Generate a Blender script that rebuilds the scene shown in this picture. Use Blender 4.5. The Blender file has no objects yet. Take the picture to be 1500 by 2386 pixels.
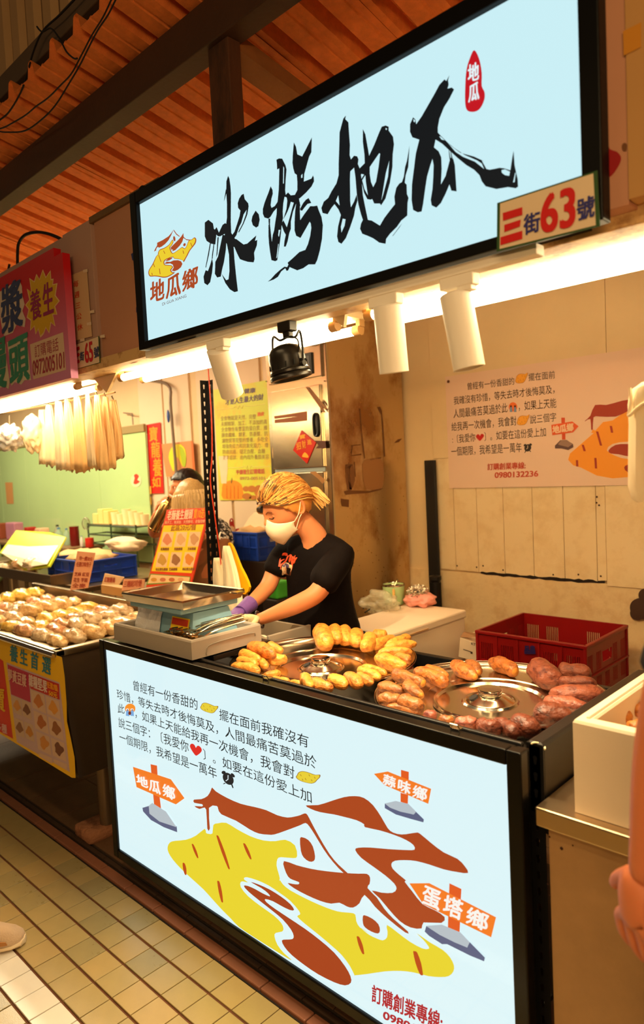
import bpy, bmesh, math, random
from mathutils import Vector, Matrix, Euler, noise
from mathutils.geometry import tessellate_polygon
from mathutils.bvhtree import BVHTree
from math import pi, sin, cos, radians

# ------------------------------------------------------------------ camera, world, exposure
SC = bpy.context.scene
COL = SC.collection
R_ = Vector((0.7188064, 0.69348337, -0.04897129))      # camera right in the world
D_ = Vector((0.00831879, -0.0790157, -0.99683866))     # camera down
F_ = Vector((-0.69516053, 0.71612662, -0.06256593))    # camera forward
CAM = Vector((0, 0, 1.6)); FPX = 1626.6
cd = bpy.data.cameras.new('camera'); cam = bpy.data.objects.new('camera', cd); COL.objects.link(cam)
cd.sensor_fit = 'HORIZONTAL'; cd.sensor_width = 36; cd.lens = FPX / 1500 * 36
cd.clip_start = 0.05; cd.clip_end = 60
cd.dof.use_dof = True; cd.dof.focus_distance = 2.25; cd.dof.aperture_fstop = 4.5
mw = Matrix.Identity(4)
for i in range(3):
    mw[i][0] = R_[i]; mw[i][1] = -D_[i]; mw[i][2] = -F_[i]; mw[i][3] = CAM[i]
cam.matrix_world = mw
SC.camera = cam
SC.view_settings.view_transform = 'Standard'; SC.view_settings.look = 'None'
SC.view_settings.gamma = 1; SC.view_settings.use_curve_mapping = False
SC.view_settings.exposure = 0.0
W = bpy.data.worlds.new('world'); SC.world = W; W.use_nodes = True
W.node_tree.nodes['Background'].inputs[0].default_value = (1.0, .62, .34, 1)
W.node_tree.nodes['Background'].inputs[1].default_value = 0.06

WARM = (1.0, .70, .34)
TUBE = 36.0                                             # radiance of the fluorescent tubes
def area_light(name, loc, rot, sx, sy, power, col=WARM):
    l = bpy.data.lights.new(name, 'AREA'); l.shape = 'RECTANGLE'; l.size = sx; l.size_y = sy
    l.energy = power; l.color = col
    o = bpy.data.objects.new(name, l); o.location = loc; o.rotation_euler = rot; COL.objects.link(o); return o
# rows of ceiling lamps over the market aisle (out of frame, above and behind the camera)
area_light('aisle_lamp', (-1.5, .0, 3.2), (0, 0, 0), 1.2, .12, 13, (1, .68, .32)).data.spread = radians(115)
area_light('aisle_lamp', (.3, -.75, 2.9), (radians(25), 0, 0), 1.2, .12, 22, (1, .68, .32))
area_light('aisle_lamp', (-5.0, -.35, 3.6), (0, 0, 0), 1.2, .12, 3, (1, .70, .34))
# unseen ceiling lamps deeper in the two stalls, above the part the fascia lets us see
area_light('unseen_stall_lamp', (-5.6, 2.2, 2.62), (0, 0, 0), 1.2, .1, 60, (1, .84, .56))
area_light('unseen_stall_lamp', (-7.4, 2.2, 2.62), (0, 0, 0), 1.2, .1, 40, (1, .84, .56))
area_light('unseen_stall_lamp', (-4.2, 1.9, 2.62), (0, 0, 0), 1.2, .1, 34, (1, .80, .48))  # added to brighten the wrapped rolls and blue crates
area_light('unseen_stall_lamp', (-1.5, 2.35, 2.62), (0, 0, 0), 1.2, .1, 9, WARM)
# added fill from across the aisle, tilted up to brighten the roof underside
area_light('roof_fill_lamp', (1.6, -1.9, 1.95), (radians(112), 0, radians(38)), 1.6, .1, 62, (1, .60, .26))

# ------------------------------------------------------------------ helpers
def P(x, y, ax, v):
    """the point of the plane axis=v that the photograph shows at pixel x, y"""
    d = R_ * ((x - 750) / FPX) + D_ * ((y - 1193) / FPX) + F_
    i = 'xyz'.index(ax); return CAM + d * ((v - CAM[i]) / d[i])
def Q(p):
    c = Vector(p) - CAM; z = c.dot(F_)
    return 750 + FPX * c.dot(R_) / z, 1193 + FPX * c.dot(D_) / z, z
def lin(c):
    return tuple((v / 255 / 12.92) if v / 255 <= .04045 else ((v / 255 + .055) / 1.055) ** 2.4 for v in c)
random.seed(7)
MATS = {}
def mat(name, col, rough=.6, metal=0.0, var=0.0, vscale=6.0, bump=0.0, bscale=60.0, spec=.5, emit=None, estr=1.0,
        trans=0.0, alpha=1.0, col2=None, stretch=(1, 1, 1), aniso=0.0, sub=0.0, coat=0.0, ior=1.45, rvar=0.0):
    """principled material; col in 0..255 sRGB; col2 = stain colour mixed in by noise"""
    if name in MATS: return MATS[name]
    m = bpy.data.materials.new(name); m.use_nodes = True; MATS[name] = m
    nt = m.node_tree; b = nt.nodes['Principled BSDF']; c = lin(col)
    b.inputs['Base Color'].default_value = (*c, 1); b.inputs['Roughness'].default_value = rough
    b.inputs['Metallic'].default_value = metal; b.inputs['Specular IOR Level'].default_value = spec
    b.inputs['Alpha'].default_value = alpha; b.inputs['Transmission Weight'].default_value = trans
    b.inputs['IOR'].default_value = ior; b.inputs['Coat Weight'].default_value = coat
    if sub: b.inputs['Subsurface Weight'].default_value = sub; b.inputs['Subsurface Scale'].default_value = .01
    if emit: b.inputs['Emission Color'].default_value = (*lin(emit), 1); b.inputs['Emission Strength'].default_value = estr
    if var or bump or col2 or rvar:
        tc = nt.nodes.new('ShaderNodeTexCoord'); mp = nt.nodes.new('ShaderNodeMapping')
        mp.inputs['Scale'].default_value = stretch
        nt.links.new(tc.outputs['Object'], mp.inputs[0])
        n = nt.nodes.new('ShaderNodeTexNoise'); n.inputs['Scale'].default_value = vscale; n.inputs['Detail'].default_value = 6
        n.inputs['Roughness'].default_value = .65; nt.links.new(mp.outputs[0], n.inputs['Vector'])
        if var or col2:
            cr = nt.nodes.new('ShaderNodeValToRGB')
            a = col2 and lin(col2) or tuple(v * (1 - var) for v in c)
            cr.color_ramp.elements[0].color = (*a, 1); cr.color_ramp.elements[0].position = .36 if col2 else .3
            cr.color_ramp.elements[1].color = (*c, 1); cr.color_ramp.elements[1].position = .52 if col2 else .7
            nt.links.new(n.outputs[0], cr.inputs[0]); nt.links.new(cr.outputs[0], b.inputs['Base Color'])
        if rvar:
            mr = nt.nodes.new('ShaderNodeMapRange'); mr.inputs[3].default_value = max(0, rough - rvar); mr.inputs[4].default_value = rough + rvar
            nt.links.new(n.outputs[0], mr.inputs[0]); nt.links.new(mr.outputs[0], b.inputs['Roughness'])
        if bump:
            n2 = nt.nodes.new('ShaderNodeTexNoise'); n2.inputs['Scale'].default_value = bscale; n2.inputs['Detail'].default_value = 4
            nt.links.new(mp.outputs[0], n2.inputs['Vector'])
            bp = nt.nodes.new('ShaderNodeBump'); bp.inputs['Strength'].default_value = bump; bp.inputs['Distance'].default_value = .01
            nt.links.new(n2.outputs[0], bp.inputs['Height']); nt.links.new(bp.outputs[0], b.inputs['Normal'])
    return m
def ink(c):            # flat print on a sheet
    return mat('ink_%d_%d_%d' % c, c, .55)
def glow(c, s=1.0):    # flat print on a backlit acrylic face
    k = 'backlit_%d_%d_%d' % c
    return mat(k, (6, 6, 6), .3, emit=c, estr=s, spec=.35)

class MB:
    """collects faces; build() links them as one mesh object"""
    def __init__(s): s.v = []; s.f = []; s.m = []; s.cur = 0
    def add(s, vs, fs):
        n = len(s.v); s.v += [Vector(v) for v in vs]; s.f += [tuple(i + n for i in f) for f in fs]; s.m += [s.cur] * len(fs); return s
    def box(s, x0, x1, y0, y1, z0, z1, M=None):
        vs = [(x, y, z) for x in (x0, x1) for y in (y0, y1) for z in (z0, z1)]
        if M: vs = [M @ Vector(v) for v in vs]
        return s.add(vs, [(0, 1, 3, 2), (4, 6, 7, 5), (0, 4, 5, 1), (2, 3, 7, 6), (0, 2, 6, 4), (1, 5, 7, 3)])
    def bbox(s, x0, x1, y0, y1, z0, z1, b=.003, M=None):
        """box with chamfered edges"""
        bm = bmesh.new(); bmesh.ops.create_cube(bm, size=1)
        for v in bm.verts: v.co = Vector(((x0 + x1) / 2 + v.co.x * (x1 - x0), (y0 + y1) / 2 + v.co.y * (y1 - y0), (z0 + z1) / 2 + v.co.z * (z1 - z0)))
        b = min(b, .45 * min(abs(x1 - x0), abs(y1 - y0), abs(z1 - z0)))
        bmesh.ops.bevel(bm, geom=bm.edges[:], offset=b, segments=2, affect='EDGES', profile=.5)
        if M: bm.transform(M)
        bm.verts.ensure_lookup_table()
        s.add([v.co.copy() for v in bm.verts], [tuple(v.index for v in f.verts) for f in bm.faces]); bm.free(); return s
    def tube(s, pts, r, n=8, cap=True, ell=1.0, closed=False):
        pts = [Vector(p) for p in pts]; rs = r if isinstance(r, (list, tuple)) else [r] * len(pts)
        L = len(pts); base = len(s.v); prev = None
        for i, p in enumerate(pts):
            if closed: t = pts[(i + 1) % L] - pts[i - 1]
            else: t = pts[min(i + 1, L - 1)] - pts[max(i - 1, 0)]
            t = t.normalized() if t.length > 1e-9 else Vector((0, 0, 1))
            if prev is None:
                u = t.cross(Vector((0, 0, 1)));
                if u.length < .1: u = t.cross(Vector((1, 0, 0)))
                u.normalize()
            else:
                u = prev - t * prev.dot(t); u.normalize()
            prev = u; w = t.cross(u)
            for k in range(n):
                a = 2 * pi * k / n; s.v.append(p + u * (rs[i] * cos(a)) + w * (rs[i] * ell * sin(a)))
        R = L if closed else L - 1
        for i in range(R):
            j = (i + 1) % L
            for k in range(n):
                k2 = (k + 1) % n; s.f.append((base + i * n + k, base + i * n + k2, base + j * n + k2, base + j * n + k)); s.m.append(s.cur)
        if cap and not closed:
            s.f.append(tuple(base + k for k in range(n))[::-1]); s.m.append(s.cur)
            s.f.append(tuple(base + (L - 1) * n + k for k in range(n))); s.m.append(s.cur)
        return s
    def lathe(s, prof, c=(0, 0, 0), n=32, M=None, sx=1, sy=1, caps=True):
        base = len(s.v); c = Vector(c)
        for r, z in prof:
            for k in range(n):
                a = 2 * pi * k / n; v = Vector((r * cos(a) * sx, r * sin(a) * sy, z))
                s.v.append((M @ v if M else v) + c)
        for i in range(len(prof) - 1):
            for k in range(n):
                k2 = (k + 1) % n; s.f.append((base + i * n + k, base + i * n + k2, base + (i + 1) * n + k2, base + (i + 1) * n + k)); s.m.append(s.cur)
        if caps:
            s.f.append(tuple(base + k for k in range(n))[::-1]); s.m.append(s.cur)
            s.f.append(tuple(base + (len(prof) - 1) * n + k for k in range(n))); s.m.append(s.cur)
        return s
    def prism(s, poly, ext, holes=()):
        """planar polygon (3D points) extruded by vector ext"""
        ext = Vector(ext); loops = [[Vector(p) for p in poly]] + [[Vector(p) for p in h] for h in holes]
        flat = [p for l in loops for p in l]; tris = tessellate_polygon(loops); n = len(flat)
        s.add(flat + [p + ext for p in flat], [tuple(t) for t in tris] + [tuple(i + n for i in t)[::-1] for t in tris])
        base = len(s.v) - 2 * n; o = 0
        for l in loops:
            for i in range(len(l)):
                a = base + o + i; b = base + o + (i + 1) % len(l); s.f.append((a, b, b + n, a + n)); s.m.append(s.cur)
            o += len(l)
        return s
    def blob(s, c, r, sub=3, amp=.1, fr=3.0, seed=0, M=None):
        bm = bmesh.new(); bmesh.ops.create_icosphere(bm, subdivisions=sub, radius=1)
        for v in bm.verts:
            d = 1 + amp * noise.noise(v.co * fr + Vector((seed * 3.1, seed * 1.7, seed)))
            v.co = Vector((v.co.x * r[0], v.co.y * r[1], v.co.z * r[2])) * d
        if M: bm.transform(M)
        bm.verts.ensure_lookup_table()
        s.add([v.co + Vector(c) for v in bm.verts], [tuple(v.index for v in f.verts) for f in bm.faces]); bm.free(); return s
    def build(s, name, m, parent=None, smooth=False, label=None, kind=None):
        off = root_loc(parent)
        me = bpy.data.meshes.new(name); me.from_pydata([v - off for v in s.v], [], s.f)
        for x in (m if isinstance(m, (list, tuple)) else [m]): me.materials.append(x)
        if isinstance(m, (list, tuple)): me.polygons.foreach_set('material_index', s.m)
        bm = bmesh.new(); bm.from_mesh(me); bmesh.ops.recalc_face_normals(bm, faces=bm.faces); bm.to_mesh(me); bm.free()
        if smooth:
            me.polygons.foreach_set('use_smooth', [True] * len(me.polygons)); me.set_sharp_from_angle(angle=radians(40 if smooth is True else 170))
        o = bpy.data.objects.new(name, me); COL.objects.link(o)
        if parent: o.parent = parent
        if label: o['label'] = label
        if kind: o['kind'] = kind
        return o
def root_loc(p):
    v = Vector((0, 0, 0))
    while p is not None: v += p.location; p = p.parent
    return v
def thing(name, label, cat, loc=(0, 0, 0), group=None):
    o = bpy.data.objects.new(name, None); COL.objects.link(o); o.location = loc; o.empty_display_size = .05
    o['label'] = label; o['category'] = cat
    if group: o['group'] = group
    return o
def tag(o, label, cat, group=None, kind=None):
    o['label'] = label; o['category'] = cat
    if group: o['group'] = group
    if kind: o['kind'] = kind
    # move the origin to the middle of its own base
    me = o.data
    if me.users == 1 and o.location.length == 0 and not o.children:
        xs = [v.co for v in me.vertices]; c = Vector((sum(v.x for v in xs) / len(xs), sum(v.y for v in xs) / len(xs), min(v.z for v in xs)))
        me.transform(Matrix.Translation(-c)); o.location = c
    return o
def structure(name, mb, m, parent=None, **k):
    o = mb.build(name, m, parent, **k)
    if parent is None: o['kind'] = 'structure'
    return o
def copy_tree(o, parent=None):
    c = o.copy(); COL.objects.link(c); c.parent = parent
    for ch in list(o.children): copy_tree(ch, c)
    return c
def smooth_poly(pts, k=3, closed=True):
    n = len(pts); out = []
    for i in range(n if closed else n - 1):
        g = lambda j: Vector(pts[j % n]) if closed else Vector(pts[max(0, min(n - 1, j))])
        p0, p1, p2, p3 = g(i - 1), g(i), g(i + 1), g(i + 2)
        for t in range(k):
            t /= k
            out.append(.5 * ((2 * p1) + (-p0 + p2) * t + (2 * p0 - 5 * p1 + 4 * p2 - p3) * t * t + (-p0 + 3 * p1 - 3 * p2 + p3) * t ** 3))
    if not closed: out.append(Vector(pts[-1]))
    return out

# ---- flat print on a sheet that stands in plane axis=v, facing -Y (or +X): art() lays polygons, text() lays lettering
class Sheet:
    def __init__(s, ax, v, parent, lit=False, n=None):
        s.ax, s.v, s.parent, s.lit = ax, v, parent, lit; s.k = 0; s.n = n
    def pt(s, x, y): return P(x, y, s.ax, s.v)
    def m(s, c): return glow(c) if s.lit else ink(c)
    def art(s, name, pts, c, o=(0, 0), k=1.0, smooth=0, holes=(), lvl=1, jag=0.0):
        def mp(l):
            l = [Vector((a, b)) for a, b in l]
            if smooth: l = smooth_poly(l, smooth)
            if jag:
                o2 = []
                for i, p in enumerate(l):
                    q = l[(i + 1) % len(l)]; d = q - p; nn = max(1, int(d.length / (jag * 2.2)))
                    for t in range(nn): o2.append(p + d * (t / nn) + Vector((random.uniform(-1, 1), random.uniform(-1, 1))) * jag * (.28 if t or nn == 1 else .1))
                l = o2
            off = Vector((0, -1, 0)) if s.ax == 'y' else Vector((1, 0, 0))
            return [s.pt(o[0] + p.x / k, o[1] + p.y / k) + off * (.0006 * lvl) for p in l]
        mb = MB(); loops = [mp(pts)] + [mp(h) for h in holes]
        mb.add([p for l in loops for p in l], [tuple(t) for t in tessellate_polygon(loops)])
        return mb.build(name, s.m(c), s.parent)
    def text(s, st, bl, br, tl, c, o=(0, 0), k=1.0, bold=0.0, lvl=2, em=True, name='lettering', parent=None):
        A, B, T = (s.pt(o[0] + q[0] / k, o[1] + q[1] / k) for q in (bl, br, tl))
        off = Vector((0, -1, 0)) if s.ax == 'y' else Vector((1, 0, 0))
        return text3d(st, A, B, T, s.m(c), s.parent if parent is None else parent, bold, off * (.0006 * lvl), em, name)
_tc = {}
def glyphs(st, bold):
    k = (st, bold)
    if k not in _tc:
        cu = bpy.data.curves.new('t', 'FONT'); cu.body = st; cu.size = 1; cu.resolution_u = 5 if st.isascii() else 2
        ob = bpy.data.objects.new('t', cu); COL.objects.link(ob); bpy.context.view_layer.update()
        me = bpy.data.meshes.new_from_object(ob)
        vs = [(v.co.x, v.co.y, 0) for v in me.vertices]; fs = [tuple(p.vertices) for p in me.polygons]
        bpy.data.objects.remove(ob); bpy.data.curves.remove(cu); bpy.data.meshes.remove(me)
        if bold > .009:                                    # heavier strokes: the glyph laid down again a little to every side
            v0, f0 = list(vs), list(fs)
            for q, (dx, dy) in enumerate(((1, .7), (-1, .7), (1, -.7), (-1, -.7))):
                n = len(vs); vs += [(x + dx * bold * 1.3, y + dy * bold * 1.3, q + 1) for x, y, _ in v0]; fs += [tuple(i + n for i in f) for f in f0]
        _tc[k] = (vs, fs)
    return _tc[k]
def ext(vs, i): return (min(v[i] for v in vs), max(v[i] for v in vs)) if vs else (0, 1)
def text3d(st, A, B, T, m, parent, bold=0.0, off=Vector((0, 0, 0)), em=True, name='lettering'):
    vs, fs = glyphs(st, bold)
    if em:
        t2, _ = glyphs('田田', 0); t3, _ = glyphs('田' + st + '田', 0)
        w = ext(t3, 0)[1] - ext(t2, 0)[1]; x0, y0 = 0, ext(t2, 1)[0]; h = ext(t2, 1)[1] - y0
    else:
        (x0, x1), (y0, y1) = ext(vs, 0), ext(vs, 1); w = x1 - x0; h = y1 - y0
    A, B, T = Vector(A), Vector(B), Vector(T)
    mb = MB(); mb.add([A + (B - A) * ((x - x0) / w) + (T - A) * ((y - y0) / h) + off * (1 + .16 * q) for x, y, q in vs], fs)
    return mb.build(name, m, parent)
STEEL = mat('brushed_steel', (190, 178, 160), .3, 1.0, var=.12, vscale=12, stretch=(1, 1, 8), rvar=.12)
STEEL2 = mat('polished_steel', (205, 195, 178), .16, 1.0, rvar=.08, vscale=9)
BLACK = mat('black_painted_metal', (16, 15, 15), .38, spec=.5)
# ------------------------------------------------------------------ SETTING: aisle floor, curb, walls, roof
YF = 1.33; YB = 3.3
GROUT = mat('floor_grout', (118, 72, 44), .9, var=.3, vscale=20)
TILE_G = mat('glazed_olive_tile', (178, 156, 104), .26, var=.10, vscale=9, bump=.05, bscale=300, rvar=.03)
TILE_G2 = mat('glazed_olive_tile_dark', (164, 147, 100), .28, var=.12, vscale=8, bump=.05, bscale=300, rvar=.03)
TILE_G3 = mat('glazed_olive_tile_tan', (184, 158, 104), .26, var=.10, vscale=7, bump=.05, bscale=300, rvar=.03)
TILE_W = mat('white_floor_tile', (236, 228, 214), .3, var=.05, vscale=8)
fl = structure('floor', MB().box(-9, 3, -4, 1.29, -.06, -.006), GROUT)
TP, TQ = .1072, .1060
def tile_mesh(w, d, m, name='tile'):
    return MB().bbox(-w / 2, w / 2, -d / 2, d / 2, -.006, 0, .0012).build(name, m, fl)
protos = [tile_mesh(TP - .0035, TQ - .009, m) for m in (TILE_G, TILE_G2, TILE_G3)]
pw = tile_mesh(TP - .0035, TQ - .009, TILE_W)
used = set(); rest = MB(); restw = MB()
for j in range(-1, 40):
    y1 = 1.291 - TQ * j; yc = y1 - TQ / 2
    if y1 > 1.3: continue
    for i in range(-45, 26):
        xc = -2.115 + TP * i
        white = abs(yc - .81) < .05
        px, py, dz = Q((xc, yc, 0))
        seen = dz > .2 and -60 < px < 1000 and 1700 < py < 2460 and px < (py - 1780) * 1.35 + 60
        if seen:
            p = pw if white else protos[random.choice((0, 0, 1, 2))]
            if p.name in used: t = p.copy(); COL.objects.link(t)
            else: t = p; used.add(p.name)
            t.location = (xc, yc, random.uniform(-.0006, .0006)); t.rotation_euler = (random.uniform(-.004, .004), random.uniform(-.004, .004), 0)
        elif yc > -2.6:
            (restw if white else rest).box(xc - TP / 2 + .002, xc + TP / 2 - .002, yc - TQ / 2 + .0045, yc + TQ / 2 - .0045, -.005, 0)
rest.build('tile', TILE_G, fl, kind='stuff'); restw.build('tile', TILE_W, fl, kind='stuff')
# terracotta curb with a drain gap and the raised stall floor behind it
CURB = mat('terracotta_curb_tile', (150, 96, 72), .5, var=.18, vscale=9)
DARK = mat('dirty_drain_concrete', (44, 30, 20), .85, var=.5, vscale=14, bump=.5)
cb = structure('trim_1', MB().box(-9, 1.5, 1.291, 1.40, -.06, -.004), DARK)
for k in range(36):
    x0 = -2.2275 + .2 * (k - 22)
    MB().bbox(x0 + .002, x0 + .198, 1.296, 1.338, -.01, .008, .004).build('tile', CURB, cb)
for k in range(36):
    x0 = -2.30 + .2 * (k - 22)
    MB().bbox(x0 + .002, x0 + .198, 1.352, 1.372, -.012, .004, .003).build('tile', mat('dark_drain_lip', (66, 44, 28), .7, var=.4, vscale=20), cb)
FL2 = mat('brown_stall_floor_tile', (112, 82, 58), .45, var=.35, vscale=5, bump=.1)
f2 = structure('floor_2', MB().box(-9, 1.5, 1.38, YB + .1, -.06, -.002), mat('stall_floor_grout', (50, 36, 26), .9))
big = None
for i in range(22):
    for j in range(7):
        x0 = -5.6 + .3 * i; y0 = 1.385 + .3 * j
        if big is None: big = MB().bbox(.002, .298, .002, .298, -.004, .003, .0015).build('tile', FL2, f2); t = big
        else: t = big.copy(); COL.objects.link(t)
        t.location = (x0, y0, random.uniform(0, .001))

# back wall: cream panels, the middle ones narrow tongue boards with a ragged lower edge
CREAM = mat('cream_painted_board', (226, 198, 150), .6, var=.08, vscale=3, col2=None, bump=.05, bscale=30)
CREAM2 = mat('stained_cream_board', (230, 204, 158), .6, vscale=7, col2=(220, 190, 142), bump=.08, bscale=30)
CREAM3 = mat('grimy_lower_wall', (226, 198, 150), .65, vscale=9, col2=(214, 180, 132), bump=.15, bscale=50)
wb = structure('wall_back', MB().box(-9.2, 1.6, YB + .012, YB + .12, -.05, 3.6), CREAM)
def panel(x0, x1, z0, z1, m=CREAM, t=.012, jag=0, name='panel'):
    mb = MB()
    if jag:
        n = max(2, int((x1 - x0) / .02)); low = [(x0 + (x1 - x0) * i / n, z0 + random.uniform(0, jag)) for i in range(n + 1)]
        poly = [(x, YB - t, z) for x, z in low] + [(x1, YB - t, z1), (x0, YB - t, z1)]
        mb.prism(poly, (0, t + .012, 0))
    else: mb.bbox(x0, x1, YB - t, YB + .012, z0, z1, .0015)
    return mb.build(name, m, wb)
px = [-2.330, -2.174, -2.029, -1.869, -1.704, -1.540, -1.377, -1.332]
for a, b in zip(px, px[1:]): panel(a + .0015, b - .0015, .992, 1.62, CREAM2, .006, .008)
panel(-1.331, -.60, .975, 1.62, CREAM2, .009)
panel(-.598, .6, .975, 1.62, CREAM, .009)
panel(-2.30, -1.312, 1.622, 3.2, CREAM, .004); panel(-1.310, -.40, 1.622, 3.2, CREAM, .005); panel(-.398, .6, 1.622, 3.2, CREAM, .004)
panel(-2.56, -.9, .0, .985, CREAM3, .002); panel(-.898, .6, .0, .97, CREAM3, .002)
for x in (-3.0, -3.35, -3.75, -4.14, -4.60, -4.98):
    panel(x - .36, x - .002, 0.0, 3.2, mat('white_wall_panel', (226, 202, 168), .55, var=.06, vscale=2), .004)
for x, z in ((-2.165, 1.02), (-2.04, 1.02), (-2.0, 1.03), (-1.88, 1.015), (-1.60, 1.01), (-1.47, 1.02), (-1.36, 1.02), (-1.37, 1.40), (-1.36, 1.36), (-1.372, 1.372)):
    MB().blob((x, YB - .010, z), (.005, .002, .005), 1).build('nail', mat('rusty_nail', (70, 40, 22), .8), wb)

MB().prism([(x, YB - .0035, z) for x, z in [(-2.02, .986)] + [(-2.02 + .034 * i, .984 - random.uniform(0, .007)) for i in range(1, 20)] + [(-1.345, .986), (-1.345, 1.004), (-2.02, 1.004)]], (0, .003, 0)).build('dark_gap_strip', mat('gap_dark', (34, 20, 12), .9), wb)  # dark strip standing in for the depth of the gap under the boards
# side partition at the far right of the stall and front wall band over the openings
PINK = mat('pink_beige_fascia', (190, 136, 106), .6, var=.07, vscale=3, bump=.04, bscale=40)
FWHITE = mat('white_fascia_board', (186, 150, 134), .6, var=.06, vscale=3)
BEIGE = mat('beige_fascia_board', (186, 140, 82), .6, var=.05, vscale=3)
ff = structure('wall_front', MB().box(-9, 1.5, 1.385, 1.43, 2.06, 2.575), PINK)
MB().bbox(-9, -2.70, 1.372, 1.386, 2.045, 2.575, .001).build('panel', FWHITE, ff)
MB().bbox(-2.698, -2.472, 1.368, 1.386, 2.04, 2.58, .001).build('panel', FWHITE, ff)
MB().bbox(-2.455, -2.10, 1.374, 1.386, 2.05, 2.565, .001).build('panel', PINK, ff)
MB().bbox(-2.098, -.503, 1.374, 1.386, 2.05, 2.565, .001).build('panel', PINK, ff)
MB().bbox(-.56, -.4795, 1.322, 1.386, 2.045, 3.2, .001).build('panel', PINK, ff)
MB().bbox(-.4785, .9, 1.318, 1.386, 2.052, 3.2, .001).build('panel', BEIGE, ff)
MB().bbox(-2.47, -2.0, 1.362, 1.392, 2.562, 2.585, .001).build('top_rail', mat('old_wood_rail', (120, 92, 58), .7, var=.3), ff)
# stained lintel under the band that carries the lamps
LINT = mat('stained_lintel', (206, 168, 112), .6, vscale=14, col2=(150, 104, 58), bump=.1)
li = structure('trim_2', MB().bbox(-9, 1.4, 1.365, 1.47, 2.02, 2.06, .002), LINT)

# sloping corrugated roof, hung beams, gutter, clerestory cladding
YE, ZE, SL = 1.256, 3.13, .2167
ROOF = mat('orange_corrugated_sheet', (236, 132, 60), .62, vscale=26, var=.28, bump=.35, bscale=420)  # orange-brown base with random darker mottling
ce = structure('ceiling', MB().box(-9, 1.5, 1.40, 3.6, ZE + .16, ZE + .2), mat('roof_underlay', (60, 36, 20), .9))
def roof_z(y): return ZE - SL * (y - YE)
RP = .1815; sheet = None
for k in range(34):
    x0 = -1.19 * YE / .7 + RP * (k - 22)
    prof = [(-.010, 0), (.016, 0), (.026, .050), (.034, .056), (.050, .056), (.058, .050), (.072, 0), (RP - .050, 0), (RP - .046, .004), (RP - .036, .004), (RP - .032, 0), (RP - .010, 0)]
    if sheet is None:
        mb = MB(); n = len(prof); sk = .138
        for y in (YE, 2.0, 3.5):
            for x, z in prof:
                mb.v.append(Vector((x + sk * 0, y, roof_z(y) + z)))
        for r in range(2):
            for i in range(n - 1): mb.f.append((r * n + i, r * n + i + 1, (r + 1) * n + i + 1, (r + 1) * n + i)); mb.m.append(0)
        sheet = mb.build('roof_sheet', ROOF, ce)
        sm = sheet.modifiers.new('t', 'SOLIDIFY'); sm.thickness = .002
        t = sheet
    else: t = sheet.copy(); COL.objects.link(t)
    t.location.x = x0; t.location.z = random.uniform(-.002, .003)
BEAM = mat('brown_painted_steel_beam', (66, 44, 29), .6, var=.2, vscale=5, bump=.1)
bm_ = MB().bbox(-7, 1.5, 1.42, 1.50, 2.93, 3.065, .004).build('roof_beam', BEAM)
tag(bm_, 'long brown steel beam running under the corrugated roof above the lit sign', 'beam')
WOODP = mat('weathered_wood_post', (80, 48, 28), .75, vscale=8, col2=(38, 24, 15), stretch=(1, 1, .3), bump=.4)
po = MB().bbox(-1.80, -1.70, 1.44, 1.49, 2.40, 2.93, .003).build('support_post', WOODP)
tag(po, 'weathered upright post between the roof beam and the lit sign', 'post')
rf = MB()
for s in (0,):
    rf.prism([(-1.80, 1.45, 2.92), (-1.71, 1.45, 2.92), (-1.71, 3.2, 2.60), (-1.80, 3.2, 2.60)], (0, 0, .05))
tag(rf.build('rafter', mat('tan_rafter', (140, 92, 48), .7, var=.25, bump=.2)), 'tan sloping rafter running back from the top of the weathered post', 'beam')
GUT = mat('grey_gutter_metal', (96, 78, 58), .6, var=.25, vscale=4)
tag(MB().bbox(-7, 1.5, 1.30, 1.37, 3.215, 3.30, .004).build('roof_purlin', GUT), 'grey steel purlin running above the ragged eave of the roof', 'beam')
cl = structure('wall_upper', MB().box(-9, 1.5, 1.50, 1.54, 3.2, 6.0), mat('clad_backing', (120, 94, 62), .8))
CLAD = mat('beige_profiled_cladding', (196, 160, 112), .6, var=.12, vscale=3)
for k in range(30):
    x0 = -5.6 + .155 * k
    MB().prism([(x0, 1.50, 3.31), (x0 + .03, 1.47, 3.31), (x0 + .10, 1.47, 3.31), (x0 + .115, 1.50, 3.31)], (0, 0, 2.6)).build('panel', CLAD, cl)
WIRE = mat('black_cable', (14, 12, 10), .6)
def cable(name, pxs, y, r, label, m=WIRE):
    pts = smooth_poly([P(a, b, 'y', yy) for (a, b), yy in zip(pxs, y if isinstance(y, (list, tuple)) else [y] * len(pxs))], 5, False)
    return tag(MB().tube(pts, r, 6).build(name, m, smooth=True), label, 'cable')
cable('roof_cable', [(290, -60), (262, -6), (240, 40), (214, 82), (190, 128), (166, 172), (140, 200), (112, 228), (84, 248), (60, 268), (30, 286), (0, 300), (-60, 312)], 1.22, 0.0028, 'upper of two thin cables sagging across the corrugated roof edge')
cable('roof_cable', [(298, -60), (272, -6), (252, 34), (228, 70), (206, 112), (186, 152), (160, 196), (130, 244), (100, 276), (60, 304), (20, 308), (-8, 304), (-70, 280)], 1.2, 0.0028, 'lower of two thin cables sagging across the corrugated roof edge')
cable('roof_cable', [(215, -50), (176, -4), (140, 34), (100, 72), (78, 120), (64, 170), (48, 216), (20, 262), (-6, 284), (-60, 330)], 1.26, .0036, 'black cable tied over the grey steel purlin and dropping to the left')
cable('roof_cable', [(86, 62), (98, 74), (118, 66), (136, 86), (146, 104), (156, 122), (172, 136), (180, 136)], 1.24, .003, 'short loose black cable end hooked on the grey steel purlin')
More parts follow.
